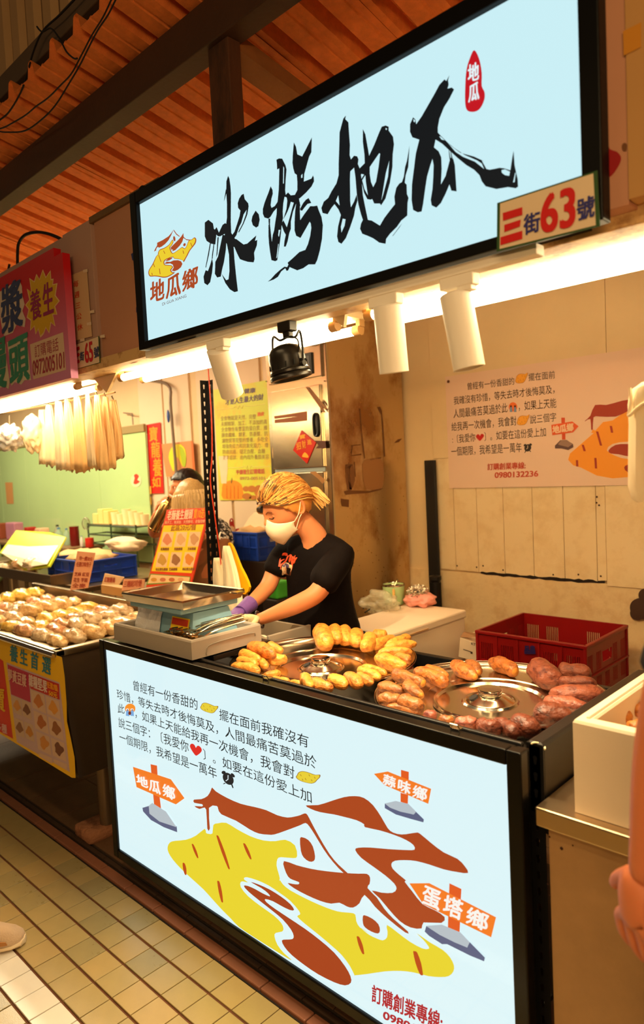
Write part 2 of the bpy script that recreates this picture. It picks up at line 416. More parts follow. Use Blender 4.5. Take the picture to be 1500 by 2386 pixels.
cable('fascia_cable', [(41, 618), (41, 590), (44, 566), (58, 548), (84, 541), (110, 544), (132, 552), (147, 560)], 1.40, .007, 'thick dark cable arching over the pink stall sign')
cable('fascia_cable', [(19, 640), (20, 628), (22, 616)], 1.4, .006, 'short black wire stub standing on the pink sign top edge')
cable('fascia_cable', [(326, 452), (325, 442), (331, 435), (338, 436), (343, 442)], 1.33, .004, 'small black wire loop on the top left corner of the lit sign')
# red adhesive shape and orange note on the right fascia
rb = Sheet('y', 1.3215, None)
o = rb.art('red_sticker', [(1407, 330), (1413, 330), (1421, 348), (1436, 353), (1446, 364), (1446, 376), (1438, 392), (1424, 410), (1407, 411)], (150, 8, 14), smooth=2); tag(o, 'dark red torn sticker beside the right end of the lit sign', 'sticker')
rb = Sheet('y', 1.3165, None)
o = rb.art('orange_note', [(1451, 73), (1494, 52), (1493, 110), (1453, 130)], (196, 130, 28)); tag(o, 'orange square paper stuck high on the beige board at the right', 'note')
o = Sheet('y', 1.3213, None).art('brown_stain_patch', [(1449, 338), (1454, 333), (1460, 336), (1460, 350), (1454, 353), (1449, 347)], (110, 66, 30), smooth=2); tag(o, 'small brown tape dot beside the red sticker', 'sticker')
# ------------------------------------------------------------------ SIGNS
class PSheet(Sheet):
    """flat print on a board in any plane: point a, normal n (towards the reader)"""
    def __init__(s, a, n, parent, lit=False):
        s.a, s.nn, s.parent, s.lit = Vector(a), Vector(n).normalized(), parent, lit; s.ax = 'p'
    def pt(s, x, y):
        d = R_ * ((x - 750) / FPX) + D_ * ((y - 1193) / FPX) + F_
        return CAM + d * ((s.a - CAM).dot(s.nn) / d.dot(s.nn))
    def art(s, name, pts, c, o=(0, 0), k=1.0, smooth=0, holes=(), lvl=1, jag=0):
        def mp(l):
            if smooth: l = [(v.x, v.y) for v in smooth_poly([Vector(p) for p in l], smooth)]
            return [s.pt(o[0] + a / k, o[1] + b / k) + s.nn * (.0006 * lvl) for a, b in l]
        mb = MB(); loops = [mp(pts)] + [mp(h) for h in holes]
        mb.add([p for l in loops for p in l], [tuple(t) for t in tessellate_polygon(loops)])
        return mb.build(name, s.m(c), s.parent)
    def text(s, st, bl, br, tl, c, o=(0, 0), k=1.0, bold=0.0, lvl=2, em=True, name='lettering', parent=None):
        A, B, T = (s.pt(o[0] + q[0] / k, o[1] + q[1] / k) for q in (bl, br, tl))
        return text3d(st, A, B, T, s.m(c), s.parent, bold, s.nn * (.0006 * lvl), em, name)
def ell(cx, cy, rx, ry, n=20, rot=0):
    return [(cx + rx * cos(t) * cos(rot) - ry * sin(t) * sin(rot), cy + rx * cos(t) * sin(rot) + ry * sin(t) * cos(rot)) for t in [2 * pi * i / n for i in range(n)]]

FRAME = mat('black_aluminium_frame', (8, 8, 8), .45, spec=.2)
# --- big lit sign over the stall
SY = 1.30
ts = thing('light_box_sign', 'large lit pale blue shop sign with black brush calligraphy over the stall', 'sign', (-1.28, 1.33, 2.03))
sx0, sx1, sz0, sz1 = -2.022, -.549, 2.045, 2.488
fm = MB()
fm.bbox(sx0 - .036, sx0, 1.284, 1.320, 2.02, 2.526); fm.bbox(sx1, sx1 + .038, 1.284, 1.320, 2.02, 2.526)
fm.bbox(sx0, sx1, 1.284, 1.320, sz1, 2.526); fm.bbox(sx0, sx1, 1.284, 1.320, 2.02, sz0)
fm.box(sx0 - .02, -.565, 1.316, 1.372, 2.03, 2.515)
fm.build('frame', FRAME, ts)
PANEL_T = mat('lit_acrylic_blue', (30, 30, 30), .6, emit=(200, 238, 245), estr=1.0)
MB().box(sx0, sx1, SY, 1.314, sz0, sz1).build('lit_face', PANEL_T, ts)
S = Sheet('y', SY, ts, True)
K = (20, 24, 27)
A = dict(o=(440, 380), k=4.6875)
def brush(pts, zz, **k): S.art('brush_stroke', pts, K, jag=1.1, **zz, **k) if 'jag' not in k else S.art('brush_stroke', pts, K, **zz, **k)
for i, p in enumerate([
    [(175, 650), (215, 620), (265, 660), (275, 720), (305, 740), (300, 800), (290, 890), (240, 880), (195, 850), (175, 800)],
    [(275, 740), (305, 700), (330, 760), (370, 675), (400, 655), (430, 690), (440, 760), (390, 775), (345, 800), (320, 800), (290, 770)],
    [(430, 140), (445, 170), (456, 250), (462, 330), (460, 640), (465, 760), (490, 900), (500, 1050), (520, 1250), (538, 1400), (500, 1410), (450, 1380), (400, 1310), (360, 1210), (410, 1280), (435, 1270), (445, 1180), (440, 1000), (420, 900), (400, 800), (405, 700), (418, 600), (418, 450), (410, 300), (412, 200)],
    [(408, 280), (385, 420), (393, 400), (416, 320)],
    [(370, 780), (415, 800), (405, 950), (385, 1080), (365, 1160), (350, 1240), (310, 1250), (285, 1210), (290, 1080), (320, 1020), (345, 900)],
    [(255, 1040), (265, 1100), (255, 1200), (235, 1300), (205, 1335), (170, 1310), (162, 1240), (185, 1170), (210, 1180), (235, 1110)],
    [(232, 875), (212, 990), (183, 1140), (190, 1142), (222, 1000), (242, 880)], [(282, 880), (262, 1040), (252, 1060), (256, 1000), (272, 885)],
    [(328, 810), (312, 1000), (300, 1030), (306, 950), (314, 810)],
    [(535, 440), (550, 390), (575, 350), (600, 335), (612, 395), (650, 440), (655, 475), (620, 530), (600, 560), (575, 650), (550, 700), (520, 790), (490, 830), (465, 800), (500, 750), (530, 660), (555, 580), (565, 520), (540, 490)],
    [(640, 465), (625, 560), (590, 660), (540, 755), (550, 758), (600, 665), (642, 560), (655, 475)],
    [(470, 830), (520, 830), (600, 890), (640, 880), (740, 790), (725, 850), (750, 840), (745, 900), (715, 980), (720, 1050), (710, 1085), (650, 1080), (600, 1065), (560, 1050), (530, 990), (500, 920), (470, 900)],
    [(695, 580), (730, 520), (765, 560), (775, 620), (760, 690), (735, 705), (700, 680), (685, 630)],
    [(400, 745), (470, 770), (520, 850), (500, 915), (420, 890), (385, 830)]]): brush(p, dict(A, lvl=1 + .25 * (i % 4)))
A = dict(o=(600, 380), k=7.956)
for i, (p, h) in enumerate([
    ([(245, 430), (280, 500), (285, 570), (260, 660), (245, 780), (260, 830), (320, 800), (385, 700), (400, 790), (300, 900), (240, 1000), (200, 1030), (130, 1010), (100, 940), (100, 850), (130, 740), (160, 660), (200, 560)], ()),
    ([(365, 120), (362, 20), (352, -60), (400, -85), (460, -80), (520, 40), (540, 120), (525, 300), (515, 500), (525, 590), (500, 640), (480, 750), (470, 900), (475, 1020), (450, 1150), (440, 1280), (420, 1450), (390, 1650), (370, 1800), (330, 1820), (260, 1800), (235, 1650), (215, 1500), (205, 1350), (205, 1150), (235, 1150), (250, 1300), (268, 1460), (285, 1330), (310, 1250), (330, 1100), (355, 950), (360, 830), (375, 700), (395, 500), (400, 350), (405, 100)],
     ([(395, 1240), (425, 1240), (400, 1370), (385, 1340)], [(480, 60), (495, 90), (490, 380), (475, 380)], [(385, 1500), (395, 1500), (370, 1740), (350, 1770)])),
    ([(205, 1030), (238, 1030), (234, 1160), (212, 1160)], ()),
    ([(500, 620), (570, 545), (620, 600), (700, 590), (770, 640), (780, 700), (800, 800), (690, 740), (620, 720), (600, 800), (560, 900), (530, 960), (480, 1050), (540, 850), (555, 700), (545, 640)], ()),
    ([(680, 715), (730, 715), (660, 900), (620, 1080), (620, 1220), (590, 1300), (560, 1450), (525, 1550), (490, 1550), (500, 1450), (525, 1330), (490, 1270), (440, 1130), (480, 1060), (545, 1190), (600, 1000), (640, 850)], ()),
    ([(650, 0), (655, -150), (676, -382), (716, -300), (740, -160), (830, -120), (920, -300), (1010, -477), (1000, -200), (960, -120), (925, 0), (890, 130), (870, 200), (860, 345), (1000, 290), (1030, 230), (1045, 270), (1050, 340), (1000, 440), (900, 550), (780, 660), (680, 620), (740, 500), (740, 350), (730, 220), (690, 190), (665, 100)], ([(810, 230), (835, 200), (835, 270), (812, 280)],)),
    ([(790, 850), (850, 740), (900, 680), (950, 650), (1000, 740), (930, 760), (870, 830), (830, 885), (800, 880)], ()),
    ([(750, 670), (790, 730), (790, 900), (795, 1060), (870, 950), (980, 800), (1050, 800), (1110, 790), (1140, 880), (1190, 1000), (1215, 1150), (1200, 1400), (1160, 1620), (1110, 1800), (1070, 1880), (950, 1880), (850, 1950), (740, 1990), (600, 1930), (560, 1850), (650, 1770), (780, 1650), (890, 1610), (940, 1500), (980, 1350), (1000, 1200), (990, 1120), (970, 1090), (880, 1250), (800, 1390), (720, 1350), (690, 1250), (690, 1100), (700, 900), (720, 740)], ()),
    ([(575, 1880), (600, 1920), (570, 1990), (540, 2000), (515, 1950), (440, 2010), (380, 2110), (300, 2160), (190, 2200), (250, 2150), (330, 2060), (420, 1980), (500, 1920), (550, 1930)], ())]):
    brush(p, dict(A, lvl=1 + .25 * (i % 4), holes=h))
A = dict(o=(740, 250), k=6.818)
for i, (p, h) in enumerate([
    ([(450, 130), (440, 190), (490, 240), (500, 400), (515, 600), (510, 760), (530, 830), (580, 770), (630, 780), (650, 830), (640, 900), (680, 1000), (700, 1150), (720, 1400), (760, 1600), (800, 1790), (860, 1800), (990, 1880), (1060, 1760), (1150, 1640), (1230, 1540), (1220, 1420), (1250, 1280), (1300, 1210), (1340, 1190), (1370, 1100), (1390, 950), (1420, 850), (1460, 610), (1450, 800), (1440, 950), (1400, 1080), (1385, 1200), (1415, 1230), (1420, 1380), (1445, 1440), (1430, 1520), (1425, 1720), (1330, 1800), (1260, 1900), (1150, 2010), (1090, 2090), (1080, 2170), (980, 2150), (880, 2080), (790, 2040), (710, 2010), (675, 1930), (690, 1850), (720, 1790), (690, 1700), (650, 1550), (625, 1400), (600, 1100), (580, 960), (520, 1020), (515, 1150), (520, 1500), (530, 1590), (580, 1500), (620, 1390), (635, 1480), (600, 1600), (580, 1720), (520, 1900), (450, 2080), (380, 2170), (330, 2140), (310, 2050), (325, 1900), (370, 1710), (330, 1620), (270, 1540), (220, 1600), (160, 1700), (80, 1680), (60, 1600), (100, 1500), (170, 1440), (220, 1340), (300, 1210), (335, 1080), (335, 900), (345, 600), (350, 400), (390, 250), (410, 180)],
     ([(400, 1770), (445, 1780), (430, 1880), (380, 1990), (370, 1900)], [(290, 1490), (330, 1400), (350, 1560)])),
    ([(720, 345), (760, 430), (800, 650), (820, 770), (900, 600), (980, 400), (1020, 310), (1080, 290), (1130, 310), (1130, 370), (1200, 470), (1215, 590), (1195, 750), (1190, 950), (1150, 1200), (1080, 1450), (1010, 1560), (990, 1530), (960, 1530), (900, 1530), (870, 1460), (840, 1470), (790, 1460), (740, 1360), (700, 1190), (690, 1150), (740, 1070), (700, 1060), (650, 1110), (640, 1000), (710, 930), (750, 890), (745, 750), (720, 550)],
     ([(830, 950), (980, 730), (995, 740), (970, 950), (930, 1180), (885, 1270), (850, 1190), (830, 1060)], [(1085, 1050), (1140, 850), (1120, 1100), (1040, 1400), (1015, 1480), (1060, 1200)], [(710, 1160), (760, 1080), (770, 1200), (800, 1400), (745, 1300)], [(1085, 330), (1105, 340), (1095, 365), (1080, 350)])),
    ([(1345, 1842), (1300, 1900), (1190, 2045), (1200, 2045), (1310, 1900)], ())]):
    brush(p, dict(A, lvl=1 + .3 * i, holes=h))
A = dict(o=(950, 160), k=5.556)
for i, (p, h) in enumerate([
    ([(475, 140), (500, 160), (540, 85), (522, 150), (530, 210), (515, 260), (570, 245), (600, 270), (540, 390), (470, 500), (410, 650), (390, 760), (390, 830), (360, 920), (340, 1020), (400, 1070), (435, 1150), (440, 1300), (430, 1500), (490, 1390), (540, 1200), (560, 1150), (590, 1170), (610, 1250), (620, 1400), (633, 1590), (565, 1580), (540, 1500), (490, 1620), (430, 1740), (370, 1800), (310, 1770), (298, 1700), (320, 1560), (330, 1400), (335, 1250), (320, 1170), (290, 1260), (250, 1400), (220, 1600), (200, 1750), (180, 1850), (130, 1860), (70, 1830), (50, 1700), (55, 1500), (80, 1300), (105, 1100), (150, 920), (60, 890), (30, 820), (30, 720), (70, 630), (100, 660), (110, 720), (180, 620), (260, 480), (340, 340), (410, 210)], ([(72, 655), (95, 665), (92, 695), (78, 690)],)),
    ([(535, 1050), (560, 1180), (545, 1195), (530, 1060)], ()), ([(560, 1060), (585, 1180), (570, 1190), (553, 1070)], ()),
    ([(355, 915), (385, 820), (420, 860), (480, 920), (560, 1000), (680, 1090), (860, 1140), (1000, 1205), (960, 1190), (1020, 1300), (1060, 1310), (1120, 1300), (1190, 1285), (1250, 1292), (1330, 1318), (1355, 1150), (1372, 1065), (1385, 1250), (1405, 1345), (1425, 1430), (1430, 1530), (1400, 1550), (1300, 1535), (1150, 1560), (1010, 1525), (960, 1460), (930, 1380), (860, 1310), (760, 1250), (650, 1160), (540, 1060), (450, 975)],
     ([(410, 880), (430, 880), (480, 930), (440, 920)], [(515, 955), (600, 1025), (740, 1120), (900, 1190), (960, 1230), (990, 1300), (870, 1205), (720, 1145), (620, 1080)], [(1215, 1315), (1260, 1305), (1325, 1335), (1315, 1390), (1260, 1380), (1220, 1350)], [(1392, 1350), (1400, 1350), (1385, 1470), (1365, 1475)]))]):
    brush(p, dict(A, lvl=1 + .3 * i, holes=h))
A = dict(o=(750, 0), k=2)
S.art('red_seal', [(710, 234), (733, 275), (745, 340), (745, 400), (758, 430), (757, 465), (738, 505), (712, 521), (680, 517), (668, 485), (668, 400), (674, 325), (690, 270)], (196, 22, 34), smooth=3, **A)
S.text('地', (682, 388), (735, 372), (682, 312), (228, 244, 248), bold=.02, lvl=3, **A)
S.text('瓜', (684, 480), (736, 462), (684, 404), (228, 244, 248), bold=.02, lvl=3, **A)
# small logo at the left of the big sign
A = dict(o=(330, 520), k=10)
BR = (172, 72, 34); YE_ = (236, 205, 46)
S.art('emblem', [(160, 1180), (170, 1090), (240, 980), (290, 880), (335, 780), (380, 730), (385, 680), (430, 610), (520, 580), (640, 500), (690, 420), (725, 385), (745, 440), (700, 530), (670, 560), (690, 640), (730, 700), (830, 640), (920, 570), (960, 560), (1010, 590), (1060, 500), (1100, 400), (1170, 380), (1230, 330), (1275, 370), (1265, 460), (1210, 540), (1130, 640), (1080, 740), (1030, 830), (985, 910), (960, 870), (860, 840), (760, 830), (730, 790), (640, 820), (550, 870), (530, 930), (560, 970), (690, 980), (735, 1030), (690, 1090), (720, 1140), (780, 1150), (700, 1210), (600, 1260), (500, 1270), (400, 1250), (300, 1240), (200, 1245)], BR, lvl=1, smooth=2, **A)
S.art('emblem', [(180, 1170), (190, 1090), (260, 985), (310, 880), (352, 780), (400, 725), (402, 680), (440, 625), (530, 595), (650, 510), (700, 430), (722, 400), (735, 440), (690, 530), (655, 560), (675, 650), (725, 715), (830, 655), (920, 585), (960, 575), (1015, 605), (1070, 510), (1110, 415), (1180, 390), (1225, 350), (1255, 375), (1245, 450), (1195, 530), (1110, 640), (1060, 740), (1010, 830), (975, 880), (950, 860), (860, 830), (765, 820), (740, 778), (640, 805), (535, 860), (515, 930), (550, 985), (690, 995), (715, 1030), (670, 1090), (700, 1150), (740, 1160), (690, 1195), (600, 1240), (500, 1248), (400, 1230), (300, 1222), (210, 1225)], YE_, lvl=2, smooth=2, **A)
for p in ([(375, 460), (500, 400), (640, 310), (700, 240), (760, 150), (700, 290), (640, 400), (560, 490), (480, 550), (420, 575), (390, 555), (360, 590), (350, 630), (365, 740), (350, 640), (300, 665), (330, 600), (375, 520)],
          [(760, 150), (830, 250), (905, 310), (890, 320), (820, 270), (762, 185)], [(985, 235), (995, 330), (960, 440), (900, 530), (800, 630), (720, 665), (745, 620), (700, 620), (690, 570), (780, 480), (880, 380), (940, 310)],
          [(990, 320), (1050, 375), (1150, 390), (1150, 405), (1060, 400), (985, 345)], ell(775, 365, 26, 62, 14, -.15), ell(1012, 505, 28, 38, 12, .4),
          [(540, 945), (600, 900), (680, 905), (760, 870), (860, 865), (930, 890), (965, 950), (930, 1030), (860, 1090), (780, 1125), (715, 1110), (760, 1040), (740, 970), (680, 940), (600, 950)],
          [(560, 890), (640, 820), (735, 800), (720, 830), (660, 870), (620, 880)]): S.art('emblem', p, BR, lvl=4, **A)
for x0, y0, x1, y1 in ((525, 645, 555, 715), (410, 745, 465, 905), (290, 950, 315, 1025), (425, 1060, 445, 1190), (250, 1160, 262, 1215), (975, 640, 995, 715), (1155, 460, 1190, 550)):
    S.art('emblem', [(x0 - 7, y0), (x0 + 7, y0), (x1 + 9, y1), (x1 - 7, y1)], BR, lvl=4, **A)
S.text('地', (205, 1880), (545, 1760), (205, 1430), BR, bold=.02, **A)
S.text('瓜', (570, 1770), (925, 1640), (570, 1310), BR, bold=.02, **A)
S.text('鄉', (950, 1610), (1330, 1460), (950, 1180), BR, bold=.02, **A)
S.text('DI GUA XIANG', (490, 1925), (1050, 1725), (485, 1860), (110, 74, 66), em=False, **A)
# --- house number plates
def number_plate(name, label, Y, cs, o, k, rows, edge=(46, 82, 40)):
    t = thing(name, label, 'sign', P(*cs[0], 'y', Y))
    q = [P(*c, 'y', Y) for c in cs]
    MB().prism(q, (0, .002, 0)).build('backing', mat('plate_green', edge, .5), t)
    c = sum(q, Vector()) / 4; q2 = [p + (c - p).normalized() * (.0075 if len(cs) and Y < 1.3 else .003) + Vector((0, -.0008, 0)) for p in q]
    mb = MB(); mb.add(q2, [(0, 1, 2, 3)]); mb.build('plate', mat('plate_cream', (226, 204, 172), .5), t)
    s = Sheet('y', Y - .0012, t)
    for st, bl, br, tl, c_, b, em in rows: s.text(st, bl, br, tl, c_, o=o, k=k, bold=b, em=em)
    return t, s
t, s = number_plate('number_plate', 'cream house number plate reading 三街63號 on the lower right corner of the lit sign', 1.268, [(1158, 473), (1391, 397), (1397, 527), (1157, 586)], (1150, 390), 5.77, [
    ('街', (408, 912), (632, 850), (408, 668), (44, 46, 122), .02, True), ('63', (635, 900), (1105, 790), (632, 375), (204, 22, 20), .022, False),
    ('號', (1118, 722), (1362, 655), (1118, 460), (44, 46, 122), .02, True)])
for a in ([(125, 615), (388, 535), (388, 640), (128, 720)], [(145, 775), (368, 703), (355, 795), (145, 872)], [(95, 940), (388, 852), (388, 962), (93, 1048)]):
    s.art('lettering', a, (204, 22, 20), o=(1150, 390), k=5.77, lvl=2)
t, s = number_plate('number_plate', 'small house number plate reading 三街65號 under taped paper on the white board', 1.362, [(167, 806), (230, 783), (233, 845), (172, 862)], (0, 560), 5.77, [
    ('街', (1078, 1625), (1135, 1610), (1078, 1515), (52, 66, 110), .02, True), ('65', (1150, 1655), (1260, 1625), (1135, 1385), (190, 34, 44), .02, False),
    ('號', (1265, 1585), (1335, 1560), (1265, 1455), (52, 66, 110), .02, True)])
for y in (1455, 1540, 1630): s.art('lettering', [(995, y), (1070, y - 30), (1075, y + 12), (1000, y + 48)], (190, 34, 44), o=(0, 560), k=5.77, lvl=2)
# closing-day notice
t = thing('closing_notice', 'tall cream paper notice in red characters taped on the white board', 'notice', P(150, 700, 'y', 1.360))
s = Sheet('y', 1.3625, t); s.art('paper', [(880, 500), (1170, 385), (1240, 1290), (940, 1370)], (214, 182, 140), o=(0, 560), k=5.77)
for i, ch in enumerate('每週三公休'):
    x = 990 + 14 * i; y = 640 + 145 * i; s.text(ch, (x, y), (x + 70, y - 22), (x, y - 80), (206, 70, 40), o=(0, 560), k=5.77, bold=.01)
for i, (a, b) in enumerate(((880, 520), (1120, 400), (1210, 950), (1170, 1110), (960, 1360), (1080, 1330), (1225, 1350), (1350, 1280))):
    s.art('tape', [(a, b), (a + 60, b - 16), (a + 66, b + 26), (a + 6, b + 34)], (226, 206, 178), o=(0, 560), k=5.77, lvl=3)
# blue tags at the left edge of the big sign
for i, p in enumerate(([(305, 592), (318, 583), (320, 612), (308, 606)], [(317, 716), (325, 706), (327, 728), (317, 728)], [(327, 732), (321, 764), (326, 766), (333, 740)])):
    tag(MB().prism([P(*q, 'y', 1.352) for q in p], (0, .003, 0)).build('blue_clip', mat('blue_plastic_tape', (34, 48, 110), .5)),
        ['upper blue plastic clip behind the left edge of the lit sign', 'middle blue plastic clip behind the left edge of the lit sign', 'long lower blue plastic clip behind the left edge of the lit sign'][i], 'clip')
# --- pink sign of the neighbour
t = thing('stall_sign', 'pink and magenta sign of the neighbouring bun stall with a yellow starburst', 'sign', P(80, 750, 'y', 1.30))
n5 = dict(o=(0, 560), k=5.77); Y5 = 1.305
def grad_mat(name, a, b, z0, z1):
    m = mat(name, a, .45); nt = m.node_tree; tc = nt.nodes.new('ShaderNodeNewGeometry'); sp = nt.nodes.new('ShaderNodeSeparateXYZ')
    nt.links.new(tc.outputs['Position'], sp.inputs[0]); mr = nt.nodes.new('ShaderNodeMapRange'); mr.inputs[1].default_value = z0; mr.inputs[2].default_value = z1
    nt.links.new(sp.outputs[2], mr.inputs[0]); mx = nt.nodes.new('ShaderNodeMix'); mx.data_type = 'RGBA'
    mx.inputs[6].default_value = (*lin(b), 1); mx.inputs[7].default_value = (*lin(a), 1); nt.links.new(mr.outputs[0], mx.inputs[0])
    nt.links.new(mx.outputs[2], nt.nodes['Principled BSDF'].inputs['Base Color']); return m
MAG = grad_mat('magenta_gradient_print', (196, 14, 26), (206, 132, 176), 2.05, 2.42)
xa, xb = P(145, 588, 'y', Y5).x, -3.75; zt, zb = P(145, 588, 'y', Y5).z, P(167, 880, 'y', Y5).z
MB().prism([(xb, Y5, zb), (xa, Y5, zb), (xa, Y5, zt), (xa - .07, Y5, zt), (xa - .07, Y5, zt + .035), (xb, Y5, zt + .035)], (0, .03, 0)).build('board', MAG, t)
s = Sheet('y', Y5, t)
sb = [(395, 505), (460, 550), (492, 450), (530, 520), (578, 390), (620, 490), (682, 400), (690, 520), (722, 515), (715, 590), (775, 575), (750, 740), (805, 815), (745, 890), (775, 1000), (715, 1000), (748, 1160), (690, 1110), (665, 1255), (620, 1180), (590, 1260), (545, 1310), (515, 1200), (480, 1270), (462, 1160), (405, 1220), (415, 1080), (360, 1040), (385, 930), (340, 870), (395, 800), (362, 650), (420, 690)]
s.art('starburst', sb, (232, 200, 140), **n5, lvl=1); c0 = (570, 850)
s.art('starburst', [(c0[0] + (x - c0[0]) * .93, c0[1] + (y - c0[1]) * .94) for x, y in sb], (214, 172, 30), **n5, lvl=2)
s.text('養', (425, 1090), (572, 1020), (400, 740), (150, 40, 96), bold=.012, lvl=3, **n5); s.text('生', (585, 1030), (735, 970), (570, 640), (150, 40, 96), bold=.02, lvl=3, **n5)
s.art('outline', [(2, 690), (95, 640), (140, 598), (280, 568), (298, 620), (305, 740), (335, 860), (305, 950), (348, 1060), (335, 1168), (225, 1135), (175, 1245), (60, 1288), (30, 1180), (8, 1050), (-4, 900)], (222, 204, 190), lvl=2, **n5); s.text('漿', (30, 1270), (325, 1140), (12, 700), (56, 70, 120), bold=.02, lvl=4, **n5)
s.art('outline', [(98, 1372), (362, 1268), (374, 1400), (395, 1600), (408, 1780), (424, 1880), (335, 1880), (290, 1940), (205, 1905), (160, 1955), (138, 1900), (146, 1700)], (222, 212, 190), lvl=2, **n5); s.text('頭', (140, 1950), (410, 1850), (112, 1385), (64, 146, 122), bold=.02, lvl=4, **n5)
s.art('outline', [(-220, 1480), (78, 1390), (90, 1600), (120, 1800), (132, 1900), (120, 2000), (60, 1960), (-180, 2080)], (222, 212, 190), lvl=2, **n5); s.text('饅', (-190, 2060), (105, 1950), (-200, 1460), (64, 146, 122), bold=.02, lvl=4, **n5)
s.art('label_panel', [(405, 1400), (850, 1235), (890, 1740), (450, 1870)], (222, 192, 166), **n5)
s.text('訂購電話', (470, 1580), (795, 1480), (462, 1425), (166, 60, 80), **n5); s.text('0972005101', (447, 1825), (872, 1715), (440, 1620), (166, 60, 80), em=False, bold=.012, **n5)

# --- lower light box on the stall front
tl_ = thing('lit_panel_box', 'large lit white light box with a yellow and brown hillside picture on the stall front', 'sign', (-1.64, 1.36, .10))
LY = 1.335; lx0, lx1, lz0, lz1 = -2.515, -.766, .119, .933
LBF = mat('black_glossy_profile', (8, 8, 8), .25, spec=.35)
fm = MB()
for yy, w, in ((1.325, .036), (1.345, .030)):
    fm.bbox(lx0 - w, lx0, yy, yy + .033, lz0 - w, lz1 + w, .004); fm.bbox(lx1, lx1 + w, yy, yy + .033, lz0 - w, lz1 + w, .004)
    fm.bbox(lx0, lx1, yy, yy + .033, lz1, lz1 + w, .004); fm.bbox(lx0, lx1, yy, yy + .033, lz0 - w, lz0, .004)
fm.box(lx0 - .02, lx1 + .02, 1.370, 1.377, lz0 - .02, lz1 + .02)
fm.build('frame', LBF, tl_)
PANEL_L = mat('lit_acrylic_white', (30, 30, 30), .08, emit=(219, 244, 248), estr=1.0)
MB().box(lx0, lx1, LY, 1.369, lz0, lz1).build('lit_face', PANEL_L, tl_)
L = Sheet('y', LY, tl_, True)
Z1 = dict(o=(240, 1480), k=2.679); TXT = (28, 34, 36)
for st, bl, br, tp in (('曾經有一份香甜的', (186, 340), (596, 470), (184, 282)), ('擺在面前我確沒有', (726, 526), (1290, 706), (724, 462)),
    ('珍惜，等失去時才後悔莫及，人間最痛苦莫過於', (88, 392), (1338, 838), (84, 338)), ('此', (92, 482), (138, 492), (90, 428)),
    ('，如果上天能給我再一次機會，我會對', (198, 512), (1200, 900), (196, 456)), ('說三個字：〔我愛你', (98, 572), (540, 734), (94, 514)),
    ('〕。如要在這份愛上加', (626, 772), (1312, 1052), (622, 712)), ('一個期限，我希望是一萬年', (104, 662), (716, 900), (100, 606))):
    L.text(st, bl, br, tp, TXT, bold=.004, **Z1)
def yam(S, cx, cy, w, h, slope, c1, c2, A, lvl=1):
    base = [(-1, .1), (-.9, -.25), (-.8, -.7), (-.5, -1), (-.1, -.95), (.3, -.75), (.6, -.6), (1.0, -.7), (.97, -.2), (.75, .3), (.6, .7), (.3, 1), (-.1, .95), (-.5, .8), (-.85, .5)]
    f = lambda q: [(cx + x * w * q, cy + y * h * q + slope * x * w) for x, y in base]
    S.art('yam_icon', f(1.0), c2, smooth=2, lvl=lvl, **A); S.art('yam_icon', f(.93), c1, smooth=2, lvl=lvl + 1, **A)
    for x, y in ((-.6, -.3), (-.2, .3), (.1, -.4), (.3, .4), (.55, -.1), (-.45, .45)):
        a, b = cx + x * w, cy + y * h + slope * x * w
        S.art('yam_icon', [(a - .03 * w, b - .15 * h), (a + .01 * w, b - .17 * h), (a + .09 * w, b + .15 * h), (a + .05 * w, b + .17 * h)], c2, lvl=lvl + 2, **A)
yam(L, 663, 455, 56, 30, .14, (232, 206, 56), (150, 100, 30), Z1); yam(L, 1280, 888, 76, 36, .1, (232, 206, 56), (150, 100, 30), Z1)
L.art('face_icon', ell(170, 458, 33, 31, 20), (246, 146, 44), **Z1)
for a in (155, 184): L.art('face_icon', [(a - 8, 470), (a + 9, 470), (a + 12, 505), (a - 10, 502)], (120, 170, 220), lvl=3, **Z1); L.art('face_icon', ell(a, 463, 9, 6, 10), (250, 250, 250), lvl=4, **Z1); L.art('face_icon', ell(a + 2, 465, 4, 4, 8), (20, 24, 40), lvl=5, **Z1)
L.art('face_icon', ell(170, 486, 9, 12, 12), (120, 40, 20), lvl=4, **Z1)
def heart(S, cx, cy, w, h, sl, c, A): S.art('heart_icon', [(cx + x * w, cy + y * h + sl * x * w) for x, y in ((0, -.45), (.2, -.85), (.55, -1), (.9, -.75), (1, -.3), (.75, .2), (.4, .65), (0, 1), (-.4, .65), (-.75, .2), (-1, -.3), (-.9, -.75), (-.55, -1), (-.2, -.85))], c, smooth=2, **A)
heart(L, 580, 718, 37, 34, .35, (222, 44, 36), Z1)
def clock(S, cx, cy, r, sl, A, c=(34, 36, 38), w=(226, 240, 244)):
    S.art('clock_icon', [(cx + x * r * .82, cy + y * r * .86 + sl * x * r) for x, y in ell(0, 0, 1, 1, 22)], c, **A)
    for sg in (-1, 1):
        S.art('clock_icon', [(cx + x, cy + y + sl * x) for x, y in ell(sg * r * .68, -r * .72, r * .34, r * .24, 12, sg * .6)], c, **A)
        S.art('clock_icon', [(cx + sg * r * .35, cy + r * .7), (cx + sg * r * .55, cy + r * .6), (cx + sg * r * .8, cy + r * 1.05 + sl * sg * r), (cx + sg * r * .65, cy + r * 1.1 + sl * sg * r)], c, **A)
    S.art('clock_icon', [(cx - 2, cy - r * .55), (cx + r * .08, cy - r * .55), (cx + r * .06, cy + r * .1), (cx - r * .3, cy + r * .35), (cx - r * .36, cy + r * .26), (cx - r * .04, cy + r * .02)], w, lvl=3, **A)
clock(L, 782, 896, 42, .3, Z1)
